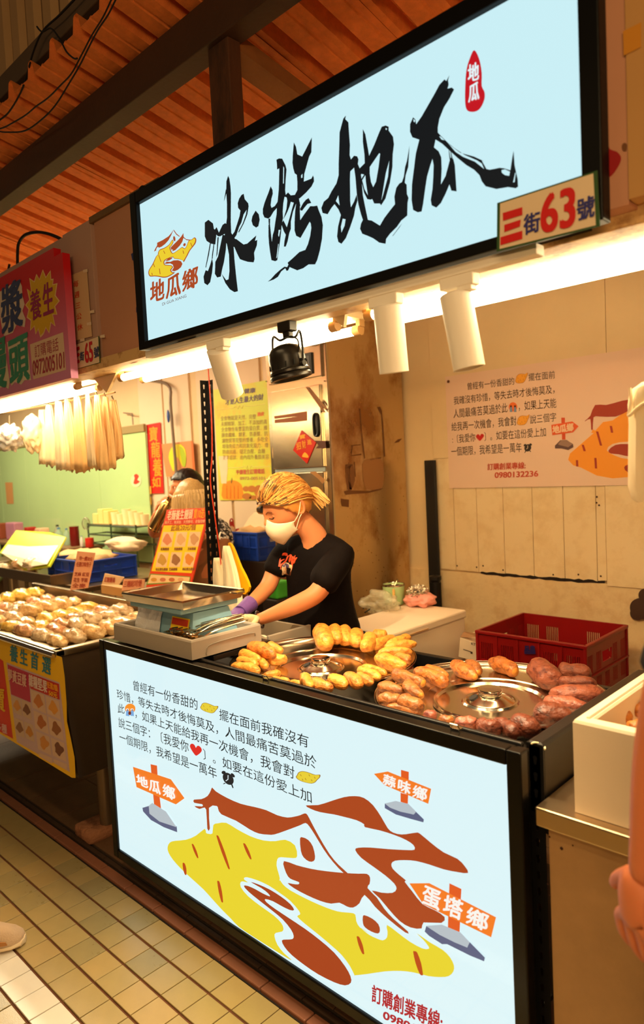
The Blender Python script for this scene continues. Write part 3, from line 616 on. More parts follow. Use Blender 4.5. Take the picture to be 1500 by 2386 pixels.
# hillside picture
ZA = dict(o=(380, 1820), k=4.6875); ZB = dict(o=(540, 2020), k=4.6875); ZC = dict(o=(640, 1820), k=4.6875); ZD = dict(o=(800, 1840), k=4.6875); ZE_ = dict(o=(820, 2040), k=4.1667)
def conv(A, l): return [(A['o'][0] + x / A['k'], A['o'][1] + y / A['k']) for x, y in l]
YL = (232, 212, 48); BN = (172, 70, 30)
yl = conv(ZA, [(50, 720), (75, 670), (130, 652), (250, 640), (360, 595), (455, 520), (470, 565), (500, 575), (540, 570), (550, 478), (600, 460), (690, 455), (800, 520), (950, 600), (1100, 648), (1230, 655), (1335, 640), (1440, 700), (1465, 820), (1420, 840), (1290, 830), (1250, 850), (1240, 920), (1260, 1000), (1275, 1060), (1270, 1090)]) \
    + conv(ZB, [(530, 145), (560, 190), (640, 255), (800, 340), (950, 410), (1100, 468), (1200, 492), (1300, 500), (1350, 520), (1360, 590), (1400, 660), (1500, 725)]) \
    + conv(ZE_, [(90, 510), (160, 570), (240, 610), (300, 628), (340, 600), (345, 540), (340, 478), (440, 550), (560, 640), (680, 705), (740, 712), (745, 690), (690, 620), (630, 560), (760, 650), (880, 720), (950, 790), (990, 870), (985, 930), (940, 975), (860, 985), (740, 975), (600, 940), (470, 925), (320, 930), (150, 955), (30, 968)]) \
    + conv(ZB, [(1340, 1180), (1290, 1080), (1200, 960), (1080, 850), (950, 740), (800, 620), (715, 540), (745, 520), (735, 480), (640, 370), (520, 280), (400, 200), (280, 145), (170, 112), (135, 120), (140, 140), (180, 170), (130, 158), (98, 165), (100, 220), (180, 320), (320, 430), (460, 530), (540, 610), (565, 670), (550, 705), (480, 720), (468, 760), (500, 850), (570, 940), (655, 1015), (600, 990), (440, 890), (250, 770), (80, 655)]) \
    + conv(ZA, [(740, 1500), (640, 1400), (540, 1290), (440, 1180), (330, 1080), (200, 960), (110, 860), (60, 780)])
L.art('hillside', yl, YL, smooth=2)
for p, A in (([(342, 200), (420, 195), (490, 160), (525, 100), (540, 68), (580, 110), (700, 180), (850, 245), (1000, 280), (1130, 315), (1250, 370), (1360, 395), (1440, 385), (1500, 370)] + [(x + 1219 , y) for x, y in [(330, 350), (360, 365), (400, 440), (480, 590), (600, 790), (700, 910), (800, 1002), (755, 1000), (640, 880), (540, 745), (440, 580), (380, 490), (340, 455), (280, 480), (120, 540), (0, 580)]] + [(1150, 582), (1050, 570), (950, 525), (800, 430), (640, 360), (605, 300), (590, 270), (505, 290), (515, 515), (487, 517), (475, 310), (440, 290), (400, 302), (345, 270), (430, 275), (430, 250), (345, 235)], ZA),
    ([(105, 870), (240, 915), (400, 955), (560, 980), (760, 1000), (920, 1008), (1010, 1010), (1045, 1050), (1040, 1120), (1018, 1165), (1120, 1270), (1200, 1390), (1300, 1500), (1460, 1640), (1430, 1650), (1240, 1500), (1100, 1370), (985, 1240), (930, 1330), (860, 1378), (790, 1365), (710, 1325), (620, 1335), (500, 1305), (350, 1240), (220, 1170), (145, 1112), (200, 1120), (262, 1125), (268, 1100), (200, 1075), (150, 1040), (110, 950)], ZC),
    ([(345, 262), (480, 258), (620, 215), (760, 172), (880, 160), (980, 180), (1080, 260), (1170, 390), (1240, 510), (1320, 560), (1400, 572)] + [(x - 750 + 0, y) for x, y in []] , ZC)):
    if len(p) > 20: L.art('hillside', p, BN, lvl=3, smooth=2, **A)
dr = conv(ZC, [(345, 262), (480, 258), (620, 215), (760, 172), (880, 160), (980, 180), (1080, 260), (1170, 390), (1240, 510)]) + conv(ZD, [(550, 465), (640, 485), (730, 475), (800, 465), (840, 475), (960, 575), (1100, 680), (1250, 750), (1330, 830), (1367, 905), (1250, 895), (1100, 865), (950, 815), (800, 775), (680, 765), (570, 772), (530, 805), (545, 860), (620, 930), (690, 988), (675, 1000), (760, 1110), (870, 1245), (1000, 1310), (1110, 1385), (1075, 1450), (880, 1445), (860, 1510), (740, 1500), (620, 1430), (500, 1300), (400, 1180), (315, 1097), (420, 1120), (540, 1122), (585, 1080), (560, 1020), (460, 930), (330, 835), (200, 740), (135, 655), (170, 630), (300, 628), (500, 645), (700, 655), (782, 650), (770, 600), (690, 545), (560, 490), (400, 440), (240, 405), (233, 375), (150, 330), (0, 290)]) + conv(ZC, [(650, 360), (500, 335), (400, 300)])
L.art('hillside', dr, BN, lvl=4, smooth=2)
L.art('hillside', [(135, 205), (180, 205), (260, 240), (340, 285), (420, 320), (400, 285), (330, 230), (210, 162), (300, 190), (420, 245), (540, 320), (640, 400), (685, 465), (640, 468), (540, 420), (450, 370), (370, 348), (380, 380), (470, 450), (620, 550), (800, 670), (960, 790), (1120, 930), (1240, 1080), (1300, 1190), (1305, 1260), (1240, 1290), (1120, 1255), (950, 1170), (800, 1070), (660, 960), (580, 870), (550, 800), (600, 790), (665, 785), (680, 750), (650, 680), (560, 570), (440, 470), (300, 360), (190, 270)], (166, 62, 26), lvl=3, smooth=2, **ZB)
L.art('hillside', [(280, 625), (310, 612), (370, 640), (420, 710), (445, 820), (430, 870), (380, 875), (320, 830), (290, 760)], BN, lvl=3, smooth=2, **ZC)
L.art('hillside', [(108, 400), (125, 382), (200, 415), (260, 470), (275, 530), (255, 560), (190, 540), (130, 500), (110, 460)], BN, lvl=3, smooth=2, **ZE_)
for A, ls in ((ZA, [(320, 682, 392, 838, 17), (590, 592, 735, 955, 20), (882, 675, 972, 850, 20), (220, 888, 262, 1022, 20), (598, 1086, 662, 1320, 20)]), (ZE_, [(52, 585, 125, 758, 22), (600, 730, 695, 962, 30)])):
    for x0, y0, x1, y1, w in ls:
        L.art('hillside', [(x0, y0 + 6), (x0 + w * .5, y0), (x0 + w * 1.3, y0 + 12), ((x0 + x1) / 2 + w, (y0 + y1) / 2), (x1, y1 - 10), (x1 - 5, y1), (x1 - w, y1 - 10), ((x0 + x1) / 2 - w * .8, (y0 + y1) / 2)], (188, 74, 22), lvl=5, smooth=2, **A)
# sign posts on the light box
def sign_post(S, A, board, post, rock, dark, st, tb, bold=.012, oc=(244, 124, 36)):
    for p in post: S.art('signpost', p, (226, 92, 34), lvl=5, **A)
    S.art('signpost', board, oc, lvl=6, **A)
    S.art('signpost', dark, (92, 98, 128), lvl=5, **A); S.art('signpost', rock, (182, 192, 198), lvl=6, **A)
    for ch, q in zip(st, tb): S.text(ch, *q, (248, 244, 236), bold=bold, lvl=8, **A)
ZF = dict(o=(240, 1780), k=3.0); ZG = dict(o=(700, 1780), k=2.727)
sign_post(L, ZF, [(215, 18), (480, 105), (575, 237), (515, 280), (240, 160)], [[(337, 0), (382, 10), (386, 80), (342, 60)], [(355, 210), (400, 225), (410, 308), (362, 290)]],
    [(350, 270), (445, 330), (520, 440), (400, 400), (330, 345), (325, 290)], [(280, 305), (330, 290), (350, 350), (420, 395), (520, 435), (523, 475), (430, 440), (340, 390), (285, 330)],
    '地瓜鄉', [((245, 132), (328, 170), (240, 68)), ((332, 178), (415, 212), (328, 100)), ((428, 215), (518, 255), (424, 135))])
sign_post(L, ZG, [(472, 60), (560, 45), (835, 155), (817, 250), (537, 130)], [[(643, 35), (692, 48), (692, 110), (643, 95)], [(640, 180), (688, 195), (686, 252), (640, 238)]],
    [(540, 248), (610, 232), (690, 250), (740, 300), (725, 318), (640, 300), (575, 275)], [(540, 248), (580, 278), (640, 300), (720, 318), (735, 298), (788, 350), (785, 368), (700, 345), (610, 318), (540, 278)],
    '蒜味鄉', [((530, 118), (612, 152), (536, 58)), ((622, 158), (708, 190), (628, 90)), ((718, 200), (812, 232), (724, 130))])
sign_post(L, ZE_, [(565, 70), (758, 68), (1405, 398), (1358, 592), (700, 272)], [[(952, 70), (1068, 125), (1062, 230), (948, 170)], [(940, 380), (1056, 430), (1050, 545), (937, 498)]],
    [(725, 482), (880, 470), (1060, 545), (1150, 640), (1125, 692), (1000, 640), (860, 570)], [(712, 538), (728, 482), (860, 565), (1000, 635), (1125, 692), (1148, 640), (1295, 790), (1288, 826), (1150, 770), (930, 660), (880, 660), (755, 580)],
    '蛋塔鄉', [((688, 250), (868, 330), (706, 82)), ((890, 345), (1080, 425), (908, 178)), ((1112, 440), (1330, 540), (1130, 290))])
L.text('訂購創業專線:', (190, 1215), (880, 1510), (196, 1065), (178, 34, 44), bold=.018, **ZE_); L.text('0980132236', (302, 1385), (1000, 1690), (308, 1310), (178, 34, 44), em=False, bold=.02, **ZE_)
# latches on the top rail of the light box
for i, (x, y) in enumerate(((216, 1496), (320, 1576 - 0), (1062, 1697))):
    p = P(*[(303, 1496), (622, 1581), (1062, 1697)][i], 'z', .972); p.y = 1.363
    t = thing('latch', ['small brass latch on the black rail by the grey box', 'small chrome latch on the black rail before the golden yams', 'small chrome latch on the black rail before the purple yams'][i], 'latch', p)
    MB().bbox(p.x - .012, p.x + .012, p.y - .01, p.y + .01, .969, .974, .001).build('plate', STEEL2, t)
    MB().tube([(p.x - .012, p.y - .006, .974), (p.x - .010, p.y - .012, .984), (p.x + .010, p.y - .012, .984), (p.x + .012, p.y - .006, .974)], .0018, 6).build('bail', mat('latch_brass', (214, 190, 130), .25, 1.0), t, smooth=True)

# --- poster on the back wall
t = thing('wall_poster', 'wide pinkish poster with handwritten text and orange hillside on the back wall', 'poster', P(1200, 1138, 'y', 3.286))
YP = 3.286; a, b = P(1037, 878, 'y', YP), P(1040, 1138, 'y', YP)
MB().box(a.x, -.35, YP, YP + .003, b.z, a.z).build('sheet', mat('poster_print', (226, 192, 166), .5), t)
s = Sheet('y', YP, t); A = dict(o=(950, 800), k=2.727); T2 = (60, 34, 18)
for st, bl, br, tp in (('曾經有一份香甜的', (376, 297), (680, 262), (374, 255)), ('擺在面前', (766, 240), (938, 222), (764, 196)), ('我確沒有珍惜，等失去時才後悔莫及，', (292, 390), (962, 314), (290, 344)),
    ('人間最痛苦莫過於此', (290, 476), (636, 438), (288, 424)), ('，如果上天能', (700, 430), (946, 408), (698, 376)), ('給我再一次機會，我會對', (278, 558), (692, 520), (276, 508)), ('說三個字', (776, 512), (946, 494), (774, 462)),
    (':〔我愛你', (282, 636), (432, 622), (280, 588)), ('〕。如要在這份愛上加', (486, 620), (882, 590), (484, 570)), ('一個期限，我希望是一萬年', (276, 716), (726, 690), (274, 664))):
    s.text(st, bl, br, tp, T2, bold=.004, **A)
yam(s, 722, 222, 40, 32, -.35, (232, 160, 40), (170, 100, 20), A); yam(s, 732, 488, 40, 32, -.35, (232, 160, 40), (170, 100, 20), A)
s.art('face_icon', ell(668, 404, 27, 30, 18), (232, 110, 40), **A)
for x in (656, 682): s.art('face_icon', [(x - 7, 405), (x + 7, 405), (x + 9, 436), (x - 8, 436)], (120, 140, 170), lvl=3, **A); s.art('face_icon', ell(x, 400, 6, 7, 8), (60, 30, 20), lvl=4, **A)
heart(s, 458, 598, 25, 22, -.1, (196, 30, 24), A); clock(s, 762, 664, 27, -.1, A, (48, 34, 24), (220, 190, 160))
s.text('訂購創業專線:', (505, 806), (750, 796), (505, 768), (190, 66, 40), bold=.016, **A); s.text('0980132236', (552, 856), (829, 846), (552, 820), (190, 66, 40), em=False, bold=.02, **A)
OR = (236, 148, 30); RB = (160, 48, 18)
s.art('hillside', [(1018, 740), (1030, 700), (1100, 640), (1180, 570), (1165, 570), (1175, 545), (1190, 555), (1240, 500), (1300, 490), (1400, 420), (1480, 380), (1700, 340), (1900, 500), (1800, 760), (1500, 850), (1400, 850), (1300, 858), (1200, 840), (1100, 790), (1050, 775)], OR, lvl=1, **A)
for p in ([(1128, 490), (1160, 460), (1190, 392), (1260, 392), (1360, 365), (1430, 350), (1475, 305), (1490, 340), (1600, 260), (1620, 330), (1500, 380), (1400, 430), (1320, 465), (1220, 465), (1180, 470), (1175, 545), (1165, 545), (1160, 480), (1128, 495)],
          [(1275, 680), (1320, 645), (1400, 640), (1500, 650), (1500, 700), (1420, 720), (1340, 705), (1290, 700)], [(1375, 790), (1400, 770), (1500, 760), (1500, 850), (1400, 820)]): s.art('hillside', p, RB, lvl=3, smooth=2, **A)
s.art('hillside', [(1265, 680), (1300, 640), (1400, 625), (1520, 640), (1520, 720), (1400, 735), (1320, 715)], (226, 192, 166), lvl=2, smooth=2, **A)
for x0, y0, x1, y1 in ((1290, 525, 1298, 568), (1203, 560, 1228, 650), (1112, 645, 1124, 685), (1192, 728, 1196, 795), (1075, 742, 1077, 782)):
    s.art('hillside', [(x0 - 7, y0), (x0 + 7, y0), (x1 + 7, y1), (x1 - 7, y1)], RB, lvl=3, **A)
s.art('signpost', [(975, 472), (998, 472), (1002, 612), (980, 612)], (206, 74, 26), lvl=2, **A); s.art('signpost', [(912, 518), (1045, 496), (1085, 527), (1050, 566), (918, 584)], (222, 88, 34), lvl=3, **A)
s.text('地瓜鄉', (922, 574), (1056, 555), (920, 530), (240, 200, 160), bold=.03, lvl=5, **A)
s.art('signpost', [(935, 650), (970, 615), (1010, 615), (1050, 640), (1052, 660), (1020, 678), (975, 668), (936, 668)], (92, 62, 56), lvl=3, **A); s.art('signpost', [(955, 640), (975, 615), (1010, 613), (1048, 640), (1020, 660), (960, 645)], (150, 116, 96), lvl=4, **A)
MB().blob((P(1045, 889, 'y', YP).x, YP - .003, P(1045, 889, 'y', YP).z), (.009, .004, .009), 1).build('screw', mat('poster_screw', (90, 50, 30), .5, .5), t)

# --- green nutrition poster behind the perforated upright
t = thing('health_poster', 'tall green and yellow poster with a pumpkin picture left of the steel cabinet', 'poster', P(560, 1165, 'y', 3.29))
YG = 3.288; g0, g1 = P(496, 900, 'y', YG), P(640, 1165, 'y', YG)
MB().box(g0.x, g1.x - .0, YG, YG + .003, g1.z, P(560, 897, 'y', YG).z).build('sheet', mat('lime_print', (206, 214, 70), .5, vscale=4, col2=(224, 186, 60)), t)
s = Sheet('y', YG, t); A = dict(o=(490, 880), k=7.953); PU = (92, 66, 110)
s.text('擁有健康', (420, 320), (840, 272), (420, 240), PU, bold=.016, **A); s.text('才是人生最大的財', (280, 510), (985, 410), (280, 410), PU, bold=.016, **A)
for i, st in enumerate(('全食物就是天然．完整', '未經精製．加工．不添加的真', '全食物含有豐富的蛋白質．維', '膳食纖維．酵素．氨基酸．抗', '讓物質等完整的營養．多吃全', '增強免疫力和抗氧化能力．增', '防癌抗癌．穩定血壓．血糖', '更年症狀．由內而外養顏美容')):
    y = 800 + 103 * i; x = 190 + 6 * i; n = len(st); s.text(st, (x, y), (x + 66 * n, y - 52 * n / 13 * .9 + i * 5), (x, y - 78), (150, 112, 70), bold=.008, **A)
s.text('連皮', (870, 715), (1000, 700), (870, 650), (222, 110, 50), bold=.03, **A)
s.text('平價養生訂購電話', (475, 1795), (1010, 1775), (475, 1715), (196, 96, 70), bold=.02, **A); s.text('0972-005101', (550, 1895), (1010, 1890), (550, 1840), (180, 120, 90), em=False, bold=.01, **A)
s.art('pumpkin_print', [(215, 2100), (230, 1980), (290, 1930), (400, 1900), (500, 1920), (580, 1990), (605, 2100), (590, 2250), (240, 2250)], (232, 142, 30), smooth=2, **A)
for x in (300, 370, 440, 510): s.art('pumpkin_print', [(x, 2000), (x + 8, 2000), (x + 14, 2240), (x - 2, 2240)], (204, 108, 20), lvl=3, **A)
s.art('pumpkin_print', [(380, 1920), (400, 1860), (405, 1850), (410, 1920), (400, 1960), (385, 1960)], (140, 110, 40), lvl=4, **A)
for cx, cy, rx, ry in ((660, 2060, 60, 50), (770, 2060, 80, 60), (680, 2200, 90, 60), (900, 2100, 90, 110), (800, 2220, 80, 40)): s.art('pumpkin_print', ell(cx, cy, rx, ry, 16), (186, 116, 44), lvl=2 + cx % 3, **A)
s.art('paper_patch', [(150, 1455), (320, 1455), (320, 1700), (300, 1960), (205, 1960)], (228, 208, 168), lvl=2, **A)
for y0, y1, xs in ((600, 490, (110, 1010)), (1670, 1645, (320, 1110))):
    mb = MB()
    p0, p1 = s.pt(490 + xs[0] / 7.953, 880 + y0 / 7.953), s.pt(490 + xs[1] / 7.953, 880 + y1 / 7.953); w = p1 - p0
    pts = [p0 + w * f + Vector((0, -.001, .012 * sin(q))) for f, q in ((0, 0), (.35, 0), (.42, 2), (.46, 4.5), (.5, 1.5), (.54, 4.5), (.58, 2), (.65, 0), (1, 0))]
    mb.tube(smooth_poly(pts, 4, False), .0015, 5); mb.build('scroll_line', mat('cream_line', (236, 224, 150), .6), t)
# --- lunar new year paper on the cabinet is added with the cabinet; red couplet at the neighbour's
t = thing('red_couplet', 'vertical red paper couplet with gold characters on the back wall', 'banner', P(360, 1150, 'y', 3.29))
q = [P(a, b, 'y', 3.285) for a, b in ((340, 990), (373, 984), (381, 1149), (351, 1150))]
MB().prism(q, (0, .002, 0)).build('paper', mat('red_paper', (216, 28, 10), .6), t)
s = Sheet('y', 3.285, t); A = dict(o=(330, 980), k=10)
for ch, y, x, h in (('寶', 480, 175, 260), ('龍', 860, 225, 290), ('養', 1300, 265, 340), ('如', 1560, 245, 180)):
    s.text(ch, (x, y), (x + 215, y - 10), (x - 8, y - h - 40), (244, 150, 30), bold=.012, **A)
# ------------------------------------------------------------------ COUNTER, TRAYS, FOOD
def keyhole(cx, cz, u, n=8, s=1.0):
    r1, r2 = .0052 * s, .0034 * s
    pts = [(r1 * cos(a), .004 * s + r1 * sin(a)) for a in [radians(-40 + 260 * i / n) for i in range(n + 1)]] + [(-r2, -.008 * s), (-r2 * .5, -.0115 * s), (r2 * .5, -.0115 * s), (r2, -.008 * s)]
    return [(cx + a, cz + b) for a, b in pts]
def perforated(mb, base, u, z0, z1, w=.04, pitch=.038, t=.002):
    """one flange of slotted angle: base point, horizontal unit direction u"""
    u = Vector(u); n = u.cross(Vector((0, 0, 1))); B = Vector(base)
    z = z0
    while z < z1 - .001:
        zz = min(z + pitch, z1)
        poly = [B + u * 0 + Vector((0, 0, z)), B + u * w + Vector((0, 0, z)), B + u * w + Vector((0, 0, zz)), B + Vector((0, 0, zz))]
        h = [B + u * a + Vector((0, 0, b)) for a, b in keyhole(w / 2, (z + zz) / 2, u)] if zz - z > .03 else None
        mb.prism(poly, n * t, [h] if h else ())
        z = zz
def upright(name, label, x, y, z0, z1, du, dv, lean=0):
    mb = MB(); perforated(mb, (x, y, 0), du, z0, z1); perforated(mb, (x, y, 0), dv, z0, z1)
    if lean:
        for v in mb.v: v.x += (z1 - v.z) * lean
    return tag(mb.build(name, BLACK), label, 'upright')
upright('slotted_upright', 'black slotted steel upright at the right front corner of the counter', -.756, 1.402, -.002, .965, (1, 0, 0), (0, 1, 0))
upright('slotted_upright', 'rear black slotted steel upright at the right end of the counter', -.718, 1.98, -.002, .93, (-1, 0, 0), (0, -1, 0))
upright('slotted_upright', 'hidden black slotted upright at the left front of the counter behind the light box', -2.50, 1.425, -.002, .90, (1, 0, 0), (0, 1, 0))
ct = thing('counter', 'black steel counter frame with shelf holding the two round trays', 'counter', (-1.6, 1.7, 0))
MB().bbox(-2.53, -.757, 1.379, 1.393, .905, .968, .004).build('front_rail', BLACK, ct)
MB().bbox(-.757, -.716, 1.40, 2.075, .80, .968, .008).build('side_rail', BLACK, ct)
MB().bbox(-2.0, -.757, 2.05, 2.075, .84, .90, .003).build('back_rail', BLACK, ct)
MB().bbox(-2.53, -.757, 1.435, 1.995, .825, .84, .002).build('shelf', mat('dark_shelf_board', (40, 34, 30), .6), ct)
MB().bbox(-2.53, -.757, 1.44, 1.995, .30, .315, .002).build('shelf', mat('dark_shelf_board', (40, 34, 30), .6), ct)
MB().bbox(-2.53, -1.95, 1.434, 1.70, .950, .9685, .002).build('side_shelf', BLACK, ct)
for x in (-2.52, -1.6):
    MB().bbox(x, x + .035, 1.94, 1.975, -.002, .825, .002).build('leg', BLACK, ct)
tag(MB().tube(smooth_poly([P(1238, 1733, 'y', 1.40), P(1245, 1730, 'y', 1.40), P(1258, 1733, 'y', 1.41), P(1268, 1740, 'y', 1.41), P(1269, 1746, 'y', 1.40)], 5, False), .0022, 7).build('cable_tie', mat('cream_plastic_tie', (230, 214, 170), .5), smooth=True),
    'small cream cable tie looped on the right front corner of the counter', 'tie')

TC = [(-1.700, 1.718), (-1.043, 1.722)]; TR = .323; TZ = .920; LC = [(-1.645, 1.652), (-1.018, 1.688)]
TRAYM = mat('brushed_tray_steel', (206, 194, 174), .2, 1.0, rvar=.06, vscale=6)
for i, (cx, cy) in enumerate(TC):
    t = thing('round_food_tray', ['left round steel tray with lid and golden roasted yams', 'right round steel tray with lid and reddish brown roasted yams'][i], 'tray', (cx, cy, .84))
    MB().lathe([(.001, .84), (TR - .03, .84), (TR - .012, .85), (TR - .004, TZ - .01), (TR, TZ), (TR + .001, TZ + .014), (TR + .004, TZ + .016), (TR + .005, TZ + .012), (TR - .002, TZ + .008)], (cx, cy, 0), 72, caps=False).build('pan', TRAYM, t, smooth=True)
    MB().lathe([(0.001, TZ - .002), (.185, TZ - .002), (.188, TZ + .001), (.26, TZ + .002), (TR - .022, TZ + .001), (TR - .018, TZ + .010), (TR - .012, TZ + .015), (TR, TZ + .016)], (cx, cy, 0), 96, caps=False).build('tray_top', TRAYM, t, smooth=True)
    z = TZ + .003
    lc = (*LC[i], 0); MB().lathe([(.160, z - .002), (.160, z + .003), (.157, z + .009), (.152, z + .009), (.146, z + .002), (.080, z + .002), (.076, z + .007), (.070, z + .007), (.066, z + .004), (.060, z + .006), (.045, z + .015), (.032, z + .021), (.026, z + .022), (.001, z + .0225)], lc, 72).build('lid', STEEL2, t, smooth=True)
    MB().lathe([(.022, z + .020), (.029, z + .0215), (.0325, z + .023), (.0335, z + .036), (.0320, z + .0385), (.022, z + .040), (.001, z + .0405)], lc, 40).build('knob', STEEL2, t, smooth=True)
    MB().lathe([(.001, 0), (.013, 0), (.013, .004), (.001, .004)], (LC[i][0] - .033, LC[i][1] - .031, z + .0135), 12, Matrix.Rotation(-.35, 3, 'Y') @ Matrix.Rotation(.35, 3, 'X')).build('dark_oval', mat('near_black_oval', (14, 8, 6), .6), t)  # small near-black oval disc beside the knob
def yam_mat(k):
    c = {'g': ((220, 148, 58), (178, 100, 32)), 'o': ((204, 128, 54), (142, 74, 28)), 't': ((156, 92, 44), (98, 52, 24)), 'b': ((176, 100, 42), (112, 56, 22)), 'p': ((144, 76, 54), (88, 36, 32)), 'd': ((104, 50, 32), (48, 20, 16))}[k]
    return mat('yam_skin_' + k, c[0], .42, vscale=34, col2=c[1], bump=.65, bscale=50, stretch=(1, 1, 1.6), spec=.5)
TIP = mat('yam_flesh', (204, 130, 44), .5, var=.2, vscale=30)
def yam3d(i, a, b, w, zb, k, label, group, o, s, seed, dz=0.0, tip=None, name='roasted_yam', cat='yam'):
    """a, b: the two ends as seen in the photograph; w: width there; lies on height zb"""
    ax, ay = o[0] + a[0] / s, o[1] + a[1] / s; bx, by = o[0] + b[0] / s, o[1] + b[1] / s
    wp = w / s; r = wp * Q(P((ax + bx) / 2, (ay + by) / 2, 'z', zb))[2] / FPX / 2 * 1.24
    zc = zb + r * .88 + dz
    A = P(ax, ay, 'z', zc); B = P(bx, by, 'z', zc); d = B - A; Lh = d.length / 2 * 1.06
    if Lh < r * 1.12: d = d.normalized() if d.length > 1e-4 else Vector((1, 0, 0)); Lh = r * 1.15
    if Lh > r * 3.4: Lh = r * 3.4
    d.normalize(); c = (A + B) / 2; rnd = random.Random(seed)
    n, m = 28, 20; mb = MB(); side = Vector((-d.y, d.x, 0)); bend = rnd.uniform(-.25, .25) * r; asym = rnd.uniform(-.25, .3)
    for q in range(n + 1):
        t = -1 + 2 * q / n; e = max(0, 1 - abs(t) ** 3.6) ** .5; rr = r * (e * (1 - asym * t * .6) + .0)
        rr = max(rr, r * .06) * (1 + .07 * sin(3.1 * t + seed)); pc = d * (t * Lh) + side * bend * (1 - t * t) * 2
        for p in range(m):
            an = 2 * pi * p / m; nn = side * cos(an) + Vector((0, 0, 1)) * sin(an)
            f = 1 + .17 * noise.noise(Vector((t * 2.2 + seed * 5, cos(an) * 1.1, sin(an) * 1.1))) + .045 * noise.noise(Vector((t * 6 + seed, cos(an) * 2.6, sin(an) * 2.6))) - .02 * max(0, 1 - abs(noise.noise(Vector((t * 5 + seed, cos(an) * 3, sin(an) * 3)))) * 9)
            mb.v.append(c + pc + nn * rr * f)
    for q in range(n):
        for p in range(m):
            p2 = (p + 1) % m; mb.f.append((q * m + p, q * m + p2, (q + 1) * m + p2, (q + 1) * m + p)); mb.m.append(1 if tip and (q >= n - 1 if tip > 0 else q < 2) else 0)
    mb.f.append(tuple(range(m))[::-1]); mb.m.append(1 if tip and tip < 0 else 0); mb.f.append(tuple(n * m + p for p in range(m))); mb.m.append(1 if tip and tip > 0 else 0)
    ob = mb.build(name, [yam_mat(k), TIP], smooth=True); tag(ob, label, cat, group); return ob
OL = dict(o=(520, 1420), s=3.125); GL = 'golden yams on the left tray'
for i, (a, b, w, k, lab, dz) in enumerate([
    ((705, 130), (762, 272), 112, 'g', 'fat golden yam at the left end of the back row on the left tray', 0), ((790, 92), (850, 276), 84, 'g', 'tall golden yam with a pointed top, second in the back row', .01),
    ((880, 118), (912, 262), 88, 'g', 'golden yam third in the back row of the left tray', 0), ((990, 118), (978, 312), 84, 'g', 'long pale golden yam fourth in the back row of the left tray', 0),
    ((1062, 182), (1020, 290), 84, 'g', 'short golden yam leaning on the fourth of the back row', .004), ((1100, 190), (1180, 192), 76, 'g', 'small rounded golden yam behind the right fan of the left tray', 0),
    ((1050, 285), (1282, 192), 66, 'g', 'golden yam at the back left of the fan on the right of the left tray', 0), ((1170, 268), (1378, 192), 62, 'g', 'orange tinted yam with scorched tip, second of the fan of the left tray', .012),
    ((1170, 280), (1412, 250), 58, 'g', 'long golden yam third of the fan on the left tray', .012), ((1105, 318), (1398, 308), 58, 'g', 'longest golden yam lying across the fan on the left tray', .006),
    ((1120, 352), (1325, 412), 84, 'g', 'pale golden yam with pointed right tip in front of the fan', 0), ((1250, 345), (1352, 378), 66, 'o', 'short golden yam at the rim behind the pointed pale one', -.004),
    ((970, 418), (1228, 478), 56, 'g', 'slender golden yam pointing right along the front right of the left tray', .01), ((990, 440), (1136, 500), 66, 'g', 'stubby golden yam just under the slender one at front right', 0),
    ((980, 478), (1084, 536), 60, 'o', 'small wrinkled golden yam at the front right, beside the stubby one', 0), ((892, 478), (990, 552), 76, 'o', 'round ended golden yam fourth from the right along the front rim', 0),
    ((776, 505), (892, 556), 78, 'g', 'broad golden yam in the middle of the front rim of the left tray', 0), ((656, 525), (786, 578), 78, 'o', 'browned golden yam right of the upright one on the front rim', 0),
    ((578, 472), (640, 572), 66, 'g', 'upright pale golden yam at the front rim of the left tray', .01), ((492, 530), (566, 545), 42, 'g', 'golden yam half hidden behind the black rail, right of the chrome latch', 0),
    ((362, 498), (482, 524), 40, 'g', 'golden yam mostly hidden behind the black rail at the front left', 0), ((292, 482), (415, 462), 48, 'g', 'curved golden yam close to the black rail at the front left', 0),
    ((165, 255), (400, 345), 84, 'o', 'long golden brown yam lying across the left cluster', .018), ((330, 372), (464, 362), 66, 'g', 'golden yam with rounded right end in the left cluster', 0),
    ((292, 246), (452, 318), 58, 'g', 'crinkled golden yam at the back of the left cluster', 0), ((105, 306), (300, 380), 64, 'g', 'golden yam in the middle of the left cluster', .01),
    ((75, 352), (275, 420), 60, 'g', 'flat golden yam under the middle one of the left cluster', .004), ((55, 410), (272, 452), 66, 'g', 'wrinkled golden yam nearest the black rail in the left cluster', 0),
    ((262, 352), (326, 428), 50, 'g', 'narrow golden yam at the right edge of the left cluster', 0)]):
    yam3d(i, a, b, w, TZ + .012 if i < 12 else TZ + .010, k, lab, GL, OL['o'], OL['s'], 11 + i, dz)
OR_ = dict(o=(860, 1500), s=2.586); GR = 'brown and purple yams on the right tray'
